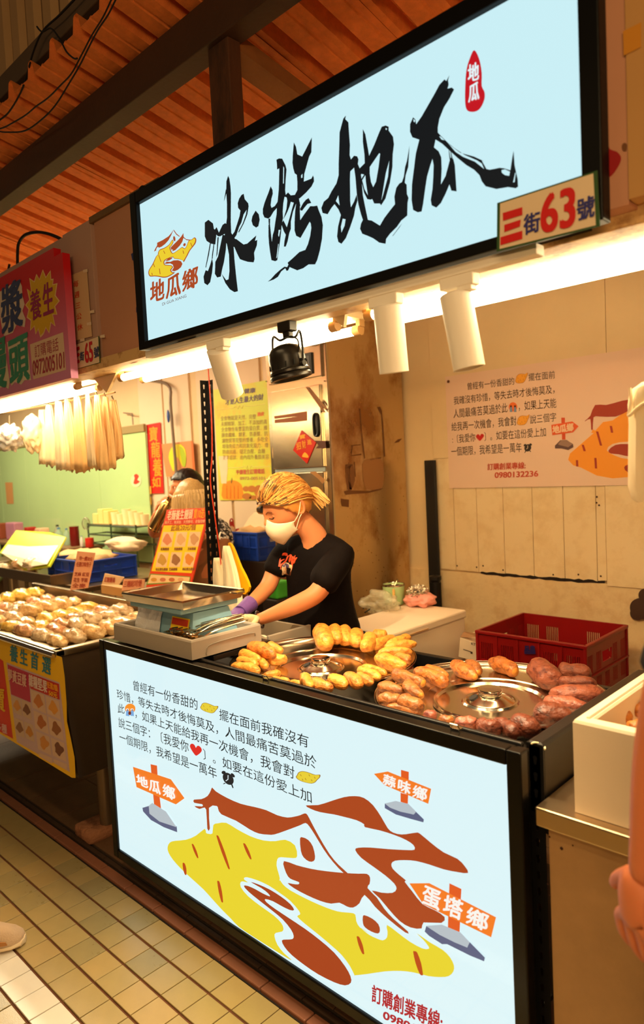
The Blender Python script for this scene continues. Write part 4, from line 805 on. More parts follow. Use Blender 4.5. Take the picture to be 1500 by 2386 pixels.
for i, (a, b, w, k, lab, dz, tip) in enumerate([
    ((60, 255), (206, 290), 62, 't', 'tan yam at the left edge of the right tray', 0, 0), ((206, 215), (345, 340), 62, 't', 'tan yam with a bright orange end slanting over the left group', .016, 1),
    ((135, 170), (345, 245), 68, 't', 'long tan yam at the back of the left group on the right tray', .004, 1), ((262, 160), (482, 245), 72, 'b', 'thick orange brown yam between the two trays, with a round end', .006, 0),
    ((305, 125), (512, 222), 56, 'b', 'slim orange brown yam lying behind the thick one between the trays', 0, 0), ((508, 120), (642, 200), 72, 'b', 'front one of the two brown yams lying together at the back of the right tray', .0, 1),
    ((568, 90), (680, 200), 56, 't', 'rear one of the two brown yams lying together at the back of the right tray', 0, 1), ((728, 105), (880, 170), 74, 'b', 'single orange brown yam lying alone at the back of the right tray', 0, 1),
    ((1022, 130), (1130, 225), 118, 'p', 'large rounded reddish yam at the back of the right cluster', 0, 0), ((1140, 165), (1334, 182), 92, 'p', 'reddish yam with a dark split in its skin, behind the right cluster', .006, 0),
    ((1136, 228), (1366, 244), 66, 'p', 'pinkish flat yam third from the back in the right cluster', .012, 0), ((1090, 300), (1412, 305), 92, 'p', 'largest reddish yam on the right rim of the right tray', .006, 0),
    ((1056, 345), (1322, 388), 76, 'p', 'wrinkled reddish yam with a dark scar in the right cluster', .004, 0), ((990, 430), (1222, 445), 116, 'd', 'big dark brown yam at the front right of the right tray', .004, 0),
    ((880, 470), (1018, 522), 112, 'd', 'dark purple round yam on the front rim, just left of the big dark one', 0, 0), ((756, 470), (884, 545), 80, 'd', 'crinkled dark yam in the front row, left of the dark purple round one', 0, 0),
    ((662, 480), (784, 522), 86, 'd', 'dark reddish yam in the middle of the right tray front row', 0, 0), ((520, 470), (652, 486), 68, 'p', 'reddish yam behind the chrome latch of the right tray', 0, 0),
    ((420, 455), (512, 462), 46, 't', 'small brown yam left of the chrome latch, behind the rail', 0, 0), ((325, 430), (408, 432), 52, 'p', 'small purplish yam at the front left of the right tray', 0, 0),
    ((58, 330), (200, 345), 72, 't', 'wide wrinkled tan yam nearest the gap between the trays', .004, 0), ((190, 345), (316, 385), 84, 't', 'blistered tan yam right of the wide wrinkled one at the left', .002, 0),
    ((110, 382), (275, 412), 48, 't', 'low tan yam against the black rail at the left of the right tray', 0, 0)]):
    yam3d(i, a, b, w, TZ + (.004 if i not in (0, 1, 2, 3, 4) else .006), k, lab, GR, OR_['o'], OR_['s'], 71 + i, dz, tip)

# --- grey tub with the scale and the tongs
GB = mat('grey_foam_plastic', (168, 158, 146), .55, var=.05, vscale=3)
gx0, gx1, gy0, gy1, gz0, gz1 = -2.462, -1.950, 1.345, 1.655, .974, 1.040
def tub(mb, x0, x1, y0, y1, z0, z1, t=.018, fl=.02, taper=.0):
    o = lambda d, z: [(x0 + d, y0 + d, z), (x1 - d, y0 + d, z), (x1 - d, y1 - d, z), (x0 + d, y1 - d, z)]
    rings = [o(taper, z0), o(0, z1 - .006), o(.003, z1), o(t - .004, z1), o(t, z1 - .004), o(t + taper, z0 + fl)]
    b = len(mb.v)
    for r in rings: mb.v += [Vector(v) for v in r]
    for i in range(5):
        for k in range(4): mb.f.append((b + i * 4 + k, b + i * 4 + (k + 1) % 4, b + i * 4 + 4 + (k + 1) % 4, b + i * 4 + 4 + k)); mb.m.append(0)
    mb.f.append((b, b + 1, b + 2, b + 3)); mb.m.append(0); mb.f.append((b + 20, b + 21, b + 22, b + 23)); mb.m.append(0)
t = thing('grey_tub', 'grey plastic tub holding the blue scale and metal tongs on the counter', 'tub', (-2.2, 1.58, gz0))
m_ = MB(); tub(m_, gx0, gx1, gy0, gy1, gz0, gz1, .02, .026); m_.build('body', GB, t)
MB().tube(smooth_poly([(gx1 + .0015, gy0 + .06, .978), (gx1 + .0015, gy0 + .06, .99), (gx1 + .0015, gy0 + .085, 1.012), (gx1 + .0015, gy1 - .05, 1.014), (gx1 + .0015, gy1 - .03, 1.0)], 4, False), .0025, 5).build('embossed_line', mat('grey_line', (140, 130, 118), .6), t)
sc = thing('kitchen_scale', 'light blue weighing scale with a steel pan standing in the grey tub', 'scale', (-2.27, 1.51, 1.001))
def frust(mb, c0, s0, c1, s1, z0, z1):
    v = [(c[0] + sx * s[0], c[1] + sy * s[1], z) for c, s, z in ((c0, s0, z0), (c1, s1, z1)) for sx, sy in ((-1, -1), (1, -1), (1, 1), (-1, 1))]
    return mb.add(v, [(0, 1, 2, 3), (4, 5, 6, 7), (0, 1, 5, 4), (1, 2, 6, 5), (2, 3, 7, 6), (3, 0, 4, 7)])
BLU = mat('pale_blue_plastic', (134, 176, 196), .4)
frust(MB(), (-2.247, 1.532), (.187, .107), (-2.25, 1.535), (.165, .080), 1.001, 1.10).build('body', BLU, sc)
MB().bbox(-2.415, -2.075, 1.395, 1.655, 1.104, 1.124, .004).build('platform', BLU, sc)
b_ = MB(); b_.bbox(-2.30, -2.25, 1.50, 1.55, 1.095, 1.106); b_.build('stem', BLU, sc)
T_ = MB(); tub(T_, -2.435, -2.045, 1.375, 1.665, 1.126, 1.160, .008, .003, .012)
Mx = Matrix.Translation((-2.24, 1.52, 0)) @ Matrix.Rotation(.03, 4, 'Z') @ Matrix.Translation((2.24, -1.52, 0)); T_.v = [Mx @ v for v in T_.v]
T_.build('weighing_pan', STEEL2, sc)
MB().bbox(-2.055, -2.01, 1.60, 1.64, 1.152, 1.158, .002).build('pan_handle', STEEL2, sc)
fo = MB()
for i in range(9):
    for j in range(5):
        x = -2.432 + .17 * i / 8; z = 1.008 + .085 * j / 4; fo.v.append(Vector((x, 1.414 + (z - 1.0) * .30 + random.uniform(-.0035, .0035), z)))
for i in range(8):
    for j in range(4): fo.f.append((i * 5 + j, i * 5 + 5 + j, i * 5 + 6 + j, i * 5 + 1 + j)); fo.m.append(0)
fo.build('foil_wrap', mat('crinkled_foil', (244, 244, 248), .3, .25, bump=.3, bscale=60), sc)
s = Sheet('y', 1.462, sc); 
yl_ = MB().prism([(-2.20, 1.4225, 1.012), (-2.09, 1.4225, 1.012), (-2.09, 1.4420, 1.080), (-2.20, 1.4420, 1.080)], (0, .001, 0)); yl_.build('notice_sticker', mat('yellow_sticker', (240, 200, 30), .5), sc)
MB().prism([(-2.195, 1.4325, 1.053), (-2.095, 1.4325, 1.053), (-2.095, 1.4392, 1.076), (-2.195, 1.4392, 1.076)], (0, .001, 0)).build('notice_print', mat('red_print', (206, 60, 30), .5), sc)
CHROME = mat('worn_chrome', (214, 196, 170), .16, 1.0)
for i in range(9):
    rnd = random.Random(40 + i); x0 = -2.085 + .010 * i; hx = -2.165 + .019 * i + rnd.uniform(-.008, .008); z0 = 1.012 + .0085 * (i % 4)
    t = thing('serving_tongs' if i % 2 else 'serving_ladle', 'polished metal %s, %s from the left in the heap in the grey tub' % (('serving ladle', 'tongs')[i % 2], ('first', 'second', 'third', 'fourth', 'fifth', 'sixth', 'seventh', 'eighth', 'ninth')[i]), 'utensil', (x0, 1.55, z0), 'metal serving utensils in the grey tub')
    ye = 1.64; tail = Vector((-1.995 + .003 * i, 1.60, z0 + .045))
    if i % 2:
        for s_ in (-1, 1):
            MB().tube(smooth_poly([tail, Vector((hx * .45 - 1.105 + s_ * .010, 1.49, z0 + .026)), Vector((hx + s_ * .016, 1.43, z0 + .008)), Vector((hx + s_ * .010, 1.395, z0 + .008))], 4, False), [.004] * 6 + [.006] * 7, 6, ell=.45).build('arm', CHROME, t, smooth=True)
            MB().blob((hx + s_ * .012, 1.40, z0 + .006), (.014, .02, .005), 2, .2, 3, i).build('gripper', CHROME, t, smooth=True)
    else:
        MB().tube(smooth_poly([tail, Vector((hx * .45 - 1.105, 1.49, z0 + .026)), Vector((hx, 1.435, z0 + .010))], 4, False), .0035, 6).build('handle', CHROME, t, smooth=True)
        MB().lathe([(.001, -.004), (.022, -.001), (.034, .010), (.037, .014), (.033, .011), (.02, .002), (.001, 0)], (hx, 1.415, z0 + .004), 18, sy=.85).build('bowl', CHROME, t, smooth=True)
# --- white drawer box behind the tub
t = thing('drawer_box', 'open white plastic drawer box behind the left tray', 'box', (-2.16, 1.86, .84))
WP = mat('white_plastic', (224, 206, 180), .45)
m_ = MB(); tub(m_, -2.32, -2.035, 1.765, 1.985, .842, .955, .006, .006); m_.build('body', mat('grey_inner_box', (150, 134, 112), .6), t)
zz = .956; pr = [(-2.32, zz - .10), (-2.04, zz - .10), (-2.04, zz), (-2.06, zz + .004), (-2.08, zz + .002), (-2.12, zz - .018), (-2.18, zz - .028), (-2.26, zz - .034), (-2.32, zz - .036)]
MB().prism([(x, 1.752, z) for x, z in pr], (0, .012, 0)).build('front_panel', WP, t)
MB().bbox(-2.036, -2.022, 1.755, 1.985, .845, .962, .003).build('side_panel', mat('grey_edge_trim', (150, 140, 126), .5), t)

# --- right: steel table with open foam box of wrapped yams
t = thing('steel_table', 'stainless steel work table at the right edge in front of the counter end', 'table', (-.3, 1.7, 0))
SSM = mat('worn_table_steel', (206, 182, 148), .34, 1.0, rvar=.1, vscale=5, var=.08)
MB().bbox(-.712, .5, 1.345, 2.1, .808, .85, .004).build('table_top', SSM, t)
MB().bbox(-.690, .48, 1.362, 2.06, .05, .808, .002).build('front_cabinet', mat('beige_coated_panel', (176, 136, 90), .5, vscale=20, var=.12), t)
for x in (-.66, .4): MB().bbox(x, x + .04, 1.4, 1.44, -.002, .06).build('leg', BLACK, t)
for i, (x, y, r) in enumerate(((1308, 1977, .004), (1334, 1970, .002), (1280, 1950, .0025), (1276, 2060, .0025), (1281, 2086, .0022))):
    p = P(x, y, 'y', 1.361); MB().blob(p, (r, .0012, r), 1).build('rust_spot', mat('rust_spot', (60, 30, 14), .8), t)
FOAM = mat('white_polystyrene', (240, 220, 190), .75, bump=.03, bscale=260, var=.03, vscale=8)
t = thing('foam_box', 'open white polystyrene box of wrapped yams on the steel table', 'box', (-.4, 1.6, .85))
m_ = MB(); tub(m_, -.635, -.08, 1.375, 1.82, .851, 1.05, .034, .03, .0); m_.build('body', FOAM, t)
MB().tube([(-.612, 1.398, 1.051), (-.612, 1.80, 1.051)], .004, 6).build('rim_groove', FOAM, t)
tag(MB().blob((-.35, 1.6, .96), (.19, .15, .035), 3, .25, 4, 5).build('wrapping_film', mat('film_wrap', (236, 186, 140), .2, spec=.6, var=.15, vscale=14, bump=.6, bscale=30), smooth=2), 'crumpled clear film heaped inside the open foam box', 'film')
for i, (a, b, w) in enumerate((((1424, 1672), (1470, 1668), 24), ((1462, 1694), (1500, 1690), 30), ((1480, 1660), (1520, 1650), 26), ((1500, 1700), (1540, 1710), 28))):
    yam3d(i, a, b, w, .985, 'o', ['wrapped brown yam nearest the left corner inside the open foam box', 'wrapped yam at the front inside the open foam box', 'wrapped yam at the back inside the open foam box', 'wrapped yam at the frame edge inside the open foam box'][i], 'wrapped yams in the foam box', (0, 0), 1, 200 + i)
# ------------------------------------------------------------------ LAMPS
TUBEM = mat('fluorescent_tube', (250, 244, 230), .4, emit=(255, 255, 255)); 
b = TUBEM.node_tree.nodes['Principled BSDF']; b.inputs['Emission Color'].default_value = (1.0, .79, .44, 1); b.inputs['Emission Strength'].default_value = TUBE
HOUS = mat('enamelled_lamp_housing', (232, 206, 160), .45, var=.08, vscale=6)
CAPM = mat('lamp_end_cap', (190, 150, 96), .5, var=.1)
def twin_lamp(label, x0, x1, ys, z, zt):
    t = thing('fluorescent_lamp', label, 'lamp', ((x0 + x1) / 2, ys[0], zt))
    MB().bbox(x0 - .03, x1 + .03, ys[0] - .022, ys[1] + .022, z + .028, zt, .004).build('housing', HOUS, t)
    for y in ys:
        tu = MB().tube([(x0 + .012, y, z), (x1 - .012, y, z)], .0135, 14).build('tube', TUBEM, t, smooth=True)
        for x, s in ((x0, -1), (x1, 1)):
            MB().tube([(x + s * .014, y, z), (x - s * .012, y, z)], .0155, 12).build('end_cap', CAPM, tu, smooth=True)
            MB().bbox(x + s * .012 - .008, x + s * .012 + .008, y - .012, y + .012, z + .008, z + .032, .002).build('lamp_holder', CAPM, t)
twin_lamp('lit twin fluorescent lamp under the left half of the lit sign', -2.54, -1.37, (1.50, 1.60), 2.003, 2.06)
twin_lamp('lit twin fluorescent lamp under the right half of the lit sign', -1.235, .06, (1.50, 1.61), 2.010, 2.06)
twin_lamp('lit twin fluorescent lamp above the bags of the neighbouring stall', -4.1, -2.88, (1.48, 1.58), 2.006, 2.06)
for i, (pts, lab) in enumerate((([(205, 868), (272, 866), (248, 915)], 'triangular beige bracket plate between the neighbour lamp and the left lamp'), ([(742, 712), (806, 706), (800, 762)], 'triangular beige bracket plate between the two lamps of the stall'))):
    tag(MB().prism([P(a, b, 'y', 1.475) for a, b in pts], (0, .012, 0)).build('bracket_plate', HOUS), lab, 'bracket')
tag(MB().blob(P(829, 708, 'y', 1.46), (.012, .006, .010), 2).build('red_fastener', mat('red_plastic', (206, 40, 16), .4), smooth=True), 'small red plastic fastener on the lintel between the two lamps', 'fastener')
# track with spots
WSP = mat('white_lamp_metal', (244, 236, 222), .45)
tag(MB().bbox(-2.055, -.650, 1.305, 1.338, 1.997, 2.018, .002).build('lamp_track', WSP), 'long white lighting track under the lit sign', 'track')
for i, (pts, lab) in enumerate((([(352, 810), (440, 790), (448, 800), (380, 812)], 'thin loose wooden shim above the left end of the lamp track'), ([(652, 706), (700, 700), (708, 708), (656, 712)], 'thin loose wooden shim above the middle of the lamp track'))):
    tag(MB().prism([P(a, b, 'y', 1.34) for a, b in pts], (0, .02, 0)).build('wooden_shim', mat('pale_shim', (200, 160, 110), .7)), lab, 'shim')
def spot(label, top, bot, y0, y1, r, adapt, power, L_=None):
    A = P(*top, 'y', y0); B = P(*bot, 'y', y1); d = (B - A).normalized(); Ln = (B - A).length
    t = thing('track_spot', label, 'lamp', A)
    q = d.to_track_quat('Z', 'Y').to_matrix()
    sh_o = MB().lathe([(r * .9, 0), (r, .003), (r, Ln), (r * .97, Ln + .001), (r * .90, Ln), (r * .88, Ln - .02)], A, 40, q).build('shade', WSP, t, smooth=True)
    MB().lathe([(.001, Ln - .024), (r * .86, Ln - .024), (r * .86, Ln - .022), (.001, Ln - .022)], A, 32, q).build('lens', mat('lit_spot_lens', (255, 240, 220), .3, emit=(255, 236, 200), estr=14), sh_o)
    a = P(*adapt, 'y', 1.322); a.z = 1.983
    MB().bbox(a.x - .042, a.x + .042, 1.307, 1.337, 1.972, 1.999, .003).build('adapter', WSP, t)
    MB().bbox(a.x - .0, a.x + .036, 1.309, 1.335, 1.962, 1.974, .002).build('adapter_step', WSP, t)
    MB().tube([Vector((a.x + .012, 1.322, 1.966)), A + d * .012], .006, 8).build('swivel', WSP, t, smooth=True)
    l = bpy.data.lights.new('spot_beam', 'SPOT'); l.energy = power; l.spot_size = radians(62); l.spot_blend = .6; l.color = (1, .78, .46); l.shadow_soft_size = .02
    o = bpy.data.objects.new('spot_beam', l); COL.objects.link(o); o.parent = t; o.location = B + d * .004 - A; o.rotation_euler = (-d).to_track_quat('Z', 'Y').to_euler()
    return t
spot('left white cylinder spot lamp, tilted to the right', (508, 812), (541, 918), 1.322, 1.40, .0365, (508, 785), 42)
spot('middle white cylinder spot lamp under the lit sign', (903, 712), (918, 868), 1.322, 1.34, .0350, (898, 690), 46)
spot('right white cylinder spot lamp nearest the house number', (1060, 684), (1093, 858), 1.322, 1.335, .0345, (1070, 655), 38)
# black bell lamp on the track
A0 = P(667, 735, 'y', 1.322); A0.z = 1.985; c = P(672, 852, 'y', 1.335)
t = thing('bell_spot', 'black bell-shaped spot lamp hanging in a yoke from the track', 'lamp', A0)
BM = mat('satin_black_lamp', (30, 26, 22), .32, spec=.5)
MB().bbox(A0.x - .024, A0.x + .024, 1.307, 1.337, 1.97, 1.999, .003).build('adapter', BM, t)
MB().bbox(A0.x - .010, A0.x + .014, 1.312, 1.332, 1.955, 1.972, .003).build('adapter_step', BM, t)
q = Matrix.Rotation(radians(8), 3, 'X') @ Matrix.Rotation(radians(-6), 3, 'Y')
MB().lathe([(.001, .058), (.020, .057), (.038, .050), (.047, .038), (.050, .020), (.051, -.008), (.053, -.012), (.056, -.014), (.056, -.020), (.052, -.022), (.056, -.025), (.058, -.030), (.058, -.036), (.050, -.038), (.046, -.030), (.001, -.020)], c, 40, q).build('bell', BM, t, smooth=True)
for k in range(14):
    a = 2 * pi * k / 14; v = q @ Vector((.0512 * cos(a), .0512 * sin(a), .0)); MB().tube([c + v + Vector((0, 0, -.006)), c + v + Vector((0, 0, .008))], .0022, 5).build('vent_slot', mat('slot_black', (4, 4, 4), .8), t)
MB().tube(smooth_poly([c + Vector((-.056, 0, .0)), c + Vector((-.060, 0, .04)), c + Vector((-.056, 0, .085)), Vector((A0.x - .03, 1.322, 1.953)), Vector((A0.x, 1.322, 1.957)), Vector((A0.x + .03, 1.322, 1.953)), c + Vector((.05, 0, .085)), c + Vector((.058, 0, .04)), c + Vector((.056, 0, .0))], 5, False), .0035, 7).build('yoke', BM, t, smooth=True)
for s_ in (-1, 1): MB().tube([c + Vector((s_ * .050, 0, 0)), c + Vector((s_ * .062, 0, 0))], .008, 10).build('yoke_knob', BM, t)
MB().tube(smooth_poly([Vector((A0.x + .006, 1.322, 1.96)), Vector((A0.x + .035, 1.325, 1.945)), Vector((A0.x + .03, 1.33, 1.915)), Vector((A0.x + .002, 1.335, 1.895)), c + Vector((-.004, 0, .056))], 5, False), .0025, 6).build('flex', BM, t, smooth=True)
l = bpy.data.lights.new('spot_beam', 'SPOT'); l.energy = 70; l.spot_size = radians(70); l.spot_blend = .6; l.color = (1, .80, .48); l.shadow_soft_size = .03
o = bpy.data.objects.new('spot_beam', l); COL.objects.link(o); o.parent = t; o.location = c + Vector((0, 0, -.045)) - A0; o.rotation_euler = (radians(10), radians(0), 0)
# loose wires round the lamps
cable('lamp_wire', [(292, 848), (320, 842), (338, 822), (346, 806)], 1.40, .002, 'thin red wire at the left end of the lamp track', mat('red_wire', (200, 60, 30), .5))
cable('lamp_wire', [(690, 772), (700, 790), (714, 803), (735, 800), (752, 780)], 2.62, .003, 'thin dark wire looping in front of the cabinet vent')

# ------------------------------------------------------------------ INSIDE THE STALL
cx0, cx1, cy0 = P(623, 930, 'y', 2.65).x, -2.49, 2.65
CABS = mat('stained_cabinet_steel', (206, 178, 134), .30, .9, vscale=3.5, col2=(158, 116, 70), stretch=(1, 1, .7), rvar=.10, bump=.10, bscale=5)
CABF = mat('cabinet_front_steel', (200, 188, 164), .22, 1.0, rvar=.08, vscale=6, bump=.06, bscale=7)
t = thing('steel_cabinet', 'tall stained stainless steel steamer cabinet against the back wall', 'cabinet', ((cx0 + cx1) / 2, 2.9, 0))
MB().bbox(cx0, cx1, cy0 + .012, 3.285, .0, 2.42, .004).build('body', CABS, t)
MB().bbox(cx0, cx1, cy0, cy0 + .02, .0, 2.42, .003).build('front_frame', CABF, t)
def cpt(x, y): return P(x, y, 'y', cy0)
d0, d1 = cpt(633, 918), cpt(757, 1083)
dr1 = MB().bbox(d0.x, d1.x, cy0 - .016, cy0 + .002, 1.607, 2.035, .004).build('door', CABF, t)
hc = cpt(742, 990)
hm = MB().tube(smooth_poly([(hc.x, cy0 - .022, hc.z + .058), (hc.x + .014, cy0 - .022, hc.z + .045), (hc.x + .016, cy0 - .022, hc.z), (hc.x + .014, cy0 - .022, hc.z - .045), (hc.x, cy0 - .022, hc.z - .058), (hc.x - .014, cy0 - .022, hc.z - .045), (hc.x - .016, cy0 - .022, hc.z), (hc.x - .014, cy0 - .022, hc.z + .045)], 3), .006, 8, closed=True)
hm.bbox(hc.x - .012, hc.x + .012, cy0 - .02, cy0 - .016, hc.z - .055, hc.z + .055); hm.build('handle', mat('black_rubber_handle', (20, 18, 18), .35), dr1, smooth=True)
dr2 = MB().bbox(d0.x, d1.x, cy0 - .016, cy0 + .002, .50, 1.582, .004).build('door', CABF, t)
MB().bbox(d0.x, d1.x, cy0 - .006, cy0 + .004, 1.584, 1.604, .002).build('door_gap_strip', mat('pale_blue_seal', (160, 176, 180), .4), t)
cp_o = MB().bbox(cx0 + .03, d1.x + .02, cy0 - .014, cy0 + .002, 2.075, 2.40, .004).build('control_panel', CABF, t)
for k in range(20):
    x = cx0 + .11 + .0165 * k; MB().bbox(x, x + .008, cy0 - .0165, cy0 - .012, 2.255, 2.305, .001).build('vent_slot', mat('vent_dark', (60, 44, 28), .7), cp_o)
p0 = cpt(722, 848); MB().bbox(p0.x - .038, p0.x + .036, cy0 - .024, cy0 - .012, p0.z - .055, p0.z + .055, .003).build('control_window', mat('dark_window_frame', (28, 26, 26), .4), cp_o)
MB().bbox(p0.x - .024, p0.x + .022, cy0 - .026, cy0 - .02, p0.z - .04, p0.z + .04, .002).build('control_glass', mat('control_glass', (96, 104, 112), .15), cp_o)
for z in (1.70, 1.95, 1.45, 1.2): MB().tube([(d0.x - .006, cy0 - .012, z - .03), (d0.x - .006, cy0 - .012, z + .03)], .005, 8).build('hinge', CABF, dr1 if z > 1.6 else dr2, smooth=True)
for (x, y) in ((621, 889), (748, 861), (757, 888)):
    p_ = cpt(x, y); MB().blob((p_.x, cy0 - .004, p_.z), (.004, .003, .004), 1).build('screw', mat('rusty_nail', (70, 40, 22), .8), t)
s = Sheet('y', cy0 - .0165, t)
s.art('tape_residue', [(638, 970), (715, 958), (715, 980), (690, 983), (640, 986), (640, 978), (695, 970), (640, 976)], (150, 84, 34)); s.art('tape_residue', [(734, 1027), (758, 1027), (760, 1044), (735, 1045), (742, 1038)], (84, 40, 20))
s.art('tape_residue', [(712, 902), (720, 902), (760, 962), (752, 960)], (140, 90, 44)); s.art('tape_residue', [(716, 903), (722, 903), (762, 952), (758, 955)], (150, 100, 50))
s.art('tape_residue', [(722, 1100), (734, 1098), (758, 1118), (752, 1128), (742, 1116)], (170, 120, 66))
# grime marks on the right side of the cabinet
g = Sheet('x', cx1 + .0006, t); A = dict(o=(700, 880), k=4.59)
GR1 = (104, 64, 32); GR2 = (120, 76, 40)
for p in ([(630, 330), (640, 330), (655, 560), (690, 860), (680, 870), (655, 700)], [(820, 315), (850, 310), (870, 360), (885, 500), (905, 840), (890, 850), (878, 640), (862, 400)], [(465, 1215), (500, 1205), (740, 1210), (880, 1180), (860, 1200), (720, 1235), (560, 1245), (480, 1255)],
          [(480, 930), (560, 925), (530, 960), (530, 1080), (548, 1200), (520, 1190), (500, 1060)], [(545, 720), (645, 712), (640, 722), (560, 730), (545, 830), (650, 812), (650, 828), (540, 840)], [(740, 870), (860, 852), (860, 865), (745, 885)],
          [(430, 1295), (518, 1305), (515, 1385), (440, 1375)], [(570, 900), (580, 900), (590, 1060), (580, 1060)], [(1000, 700), (1040, 660), (1085, 650), (1050, 690)]): g.art('grime_mark', p, GR1, **A)
g.art('grime_mark', [(680, 880), (860, 870), (890, 1000), (870, 1180), (700, 1190), (660, 1000)], (156, 108, 62), lvl=1, smooth=2, **A)
g.art('grime_mark', [(480, 950), (560, 930), (580, 1100), (540, 1200), (500, 1190)], GR2, lvl=1, smooth=2, **A)
for k in range(60):
    rnd = random.Random(k); x, y = rnd.uniform(450, 1120), rnd.uniform(1250, 2350); w = rnd.uniform(3, 9)
    g.art('grime_mark', [(x, y), (x + w, y + 2), (x + w, y + w * 1.6), (x, y + w * 1.3)], GR2, **A)
t2 = thing('lucky_charm_paper', 'red diamond paper with gold characters hung on the cabinet door', 'decoration', cpt(715, 1040))
s = Sheet('y', cy0 - .020, t2); A = dict(o=(680, 980), k=18.75)
q = [s.pt(680 + a / 18.75, 980 + b / 18.75) for a, b in ((420, 430), (1045, 960), (650, 1880), (45, 1290))]
MB().prism(q, (0, .002, 0)).build('paper', mat('red_foil_paper', (206, 34, 16), .3), t2)
s.text('招', (215, 1290), (430, 1230), (190, 1000), (244, 170, 50), bold=.014, **A); s.text('財', (470, 1230), (640, 1180), (430, 920), (244, 170, 50), bold=.014, **A); s.text('進', (680, 1060), (880, 1040), (660, 850), (244, 170, 50), bold=.014, **A)
s.text('寶', (340, 820), (600, 760), (330, 660), (244, 170, 50), bold=.03, **A); s.art('gold_print', [(440, 1560), (560, 1380), (720, 1540), (700, 1620), (520, 1600)], (244, 176, 40), smooth=2, **A)
# foam box on a stool, with mug, pink bag and clear bag
t = thing('foam_box', 'closed white polystyrene box behind the golden yams carrying a mug', 'box', (-2.02, 2.55, .62))
MB().bbox(-2.22, -1.885, 2.33, 2.92, .62, .832, .01).build('body', FOAM, t); MB().bbox(-2.225, -1.88, 2.324, 2.926, .828, .868, .008).build('lid', FOAM, t)
for z in (.8585,): MB().bbox(-2.06, -1.98, 2.319, 2.33, .836, .842, .001).build('lid_notch_shade', mat('foam_shadow', (190, 150, 104), .7), t)  # tan strips paint in the shade of the lid's notches
MB().bbox(-1.883, -1.876, 2.44, 2.60, .836, .843, .001).build('lid_notch_shade', mat('foam_shadow', (190, 150, 104), .7), t)
t = thing('stool', 'dark stool hidden below the closed foam box', 'stool', (-2.02, 2.55, 0))
MB().bbox(-2.20, -1.90, 2.42, 2.88, .58, .62, .004).build('seat', BLACK, t)
for x in (-2.19, -1.95):
    for y in (2.43, 2.82): MB().bbox(x, x + .04, y, y + .04, 0, .58, .003).build('leg', BLACK, t)
pm_ = P(918, 1407, 'z', .868); pm_.z = .868; MR = .058
t = thing('enamel_mug', 'pale green lidded mug with a steel rim on the closed foam box', 'mug', pm_)
GRN = mat('pale_green_enamel', (182, 214, 150), .3)
MB().lathe([(MR * .84, 0), (MR * .90, .004), (MR, .10), (MR * 1.0, .104), (MR * .93, .104), (MR * .84, .01), (.001, .01)], pm_, 36).build('cup', GRN, t, smooth=True)
MB().lathe([(MR * 1.01, .098), (MR * 1.04, .102), (MR * 1.03, .108), (MR * .95, .108), (MR * .93, .10)], pm_, 36).build('rim', STEEL2, t, smooth=True)
MB().lathe([(MR * .93, .09), (.001, .088)], pm_, 30).build('broth', mat('dark_soup', (56, 30, 16), .2), t)
hd = (Vector((pm_.x, pm_.y, 0)) * -1).normalized()
for s_, zz in ((0, .03),):
    MB().tube(smooth_poly([pm_ + hd * (MR * .92) + Vector((0, 0, .02)), pm_ + hd * (MR + .022) + Vector((0, 0, .03)), pm_ + hd * (MR + .026) + Vector((0, 0, .055)), pm_ + hd * (MR + .018) + Vector((0, 0, .078)), pm_ + hd * (MR * .98) + Vector((0, 0, .084))], 4, False), .007, 8).build('handle', mat('mug_handle', (222, 176, 96), .4), t, smooth=True)
MB().tube([pm_ + Vector((.01, .0, .10)), pm_ + Vector((.03, .0, .135))], .003, 6).build('spoon', CHROME, t)
pp = P(978, 1412, 'z', .868)
t = thing('pink_bag', 'pink plastic bag with a crumpled foil parcel on the closed foam box', 'bag', pp)
MB().blob(pp + Vector((0, 0, .035)), (.085, .07, .038), 4, .3, 2.5, 3).build('bag', mat('pink_plastic', (240, 160, 146), .35, bump=.5, bscale=40), t, smooth=2)
MB().blob(pp + Vector((-.01, 0, .072)), (.052, .05, .034), 4, .5, 6, 8).build('foil_parcel', mat('silver_foil', (220, 212, 196), .2, 1.0, bump=.8, bscale=80), t)
pb = P(885, 1420, 'z', .868)
mb = MB(); mb.blob(pb + Vector((0, 0, .035)), (.10, .06, .05), 4, .6, 2.6, 12)
tag(mb.build('clear_bag', mat('clear_bag_film', (236, 226, 190), .2, alpha=.34, bump=.6, bscale=30), smooth=2), 'crumpled clear plastic bag lying left of the green mug', 'bag')
for i, (a, b_, lab) in enumerate(((((846), 1418), (856, 1411), 'rear one of two short black pen caps left of the clear bag'), ((850, 1427), (861, 1420), 'front one of two short black pen caps left of the clear bag'))):
    q0, q1 = P(*a, 'z', .872) if isinstance(a, tuple) else P(a, 1418, 'z', .872), P(*b_, 'z', .872)
    tag(MB().tube([q0, q1], .004, 6).build('pen_cap', BLACK), lab, 'pen cap')
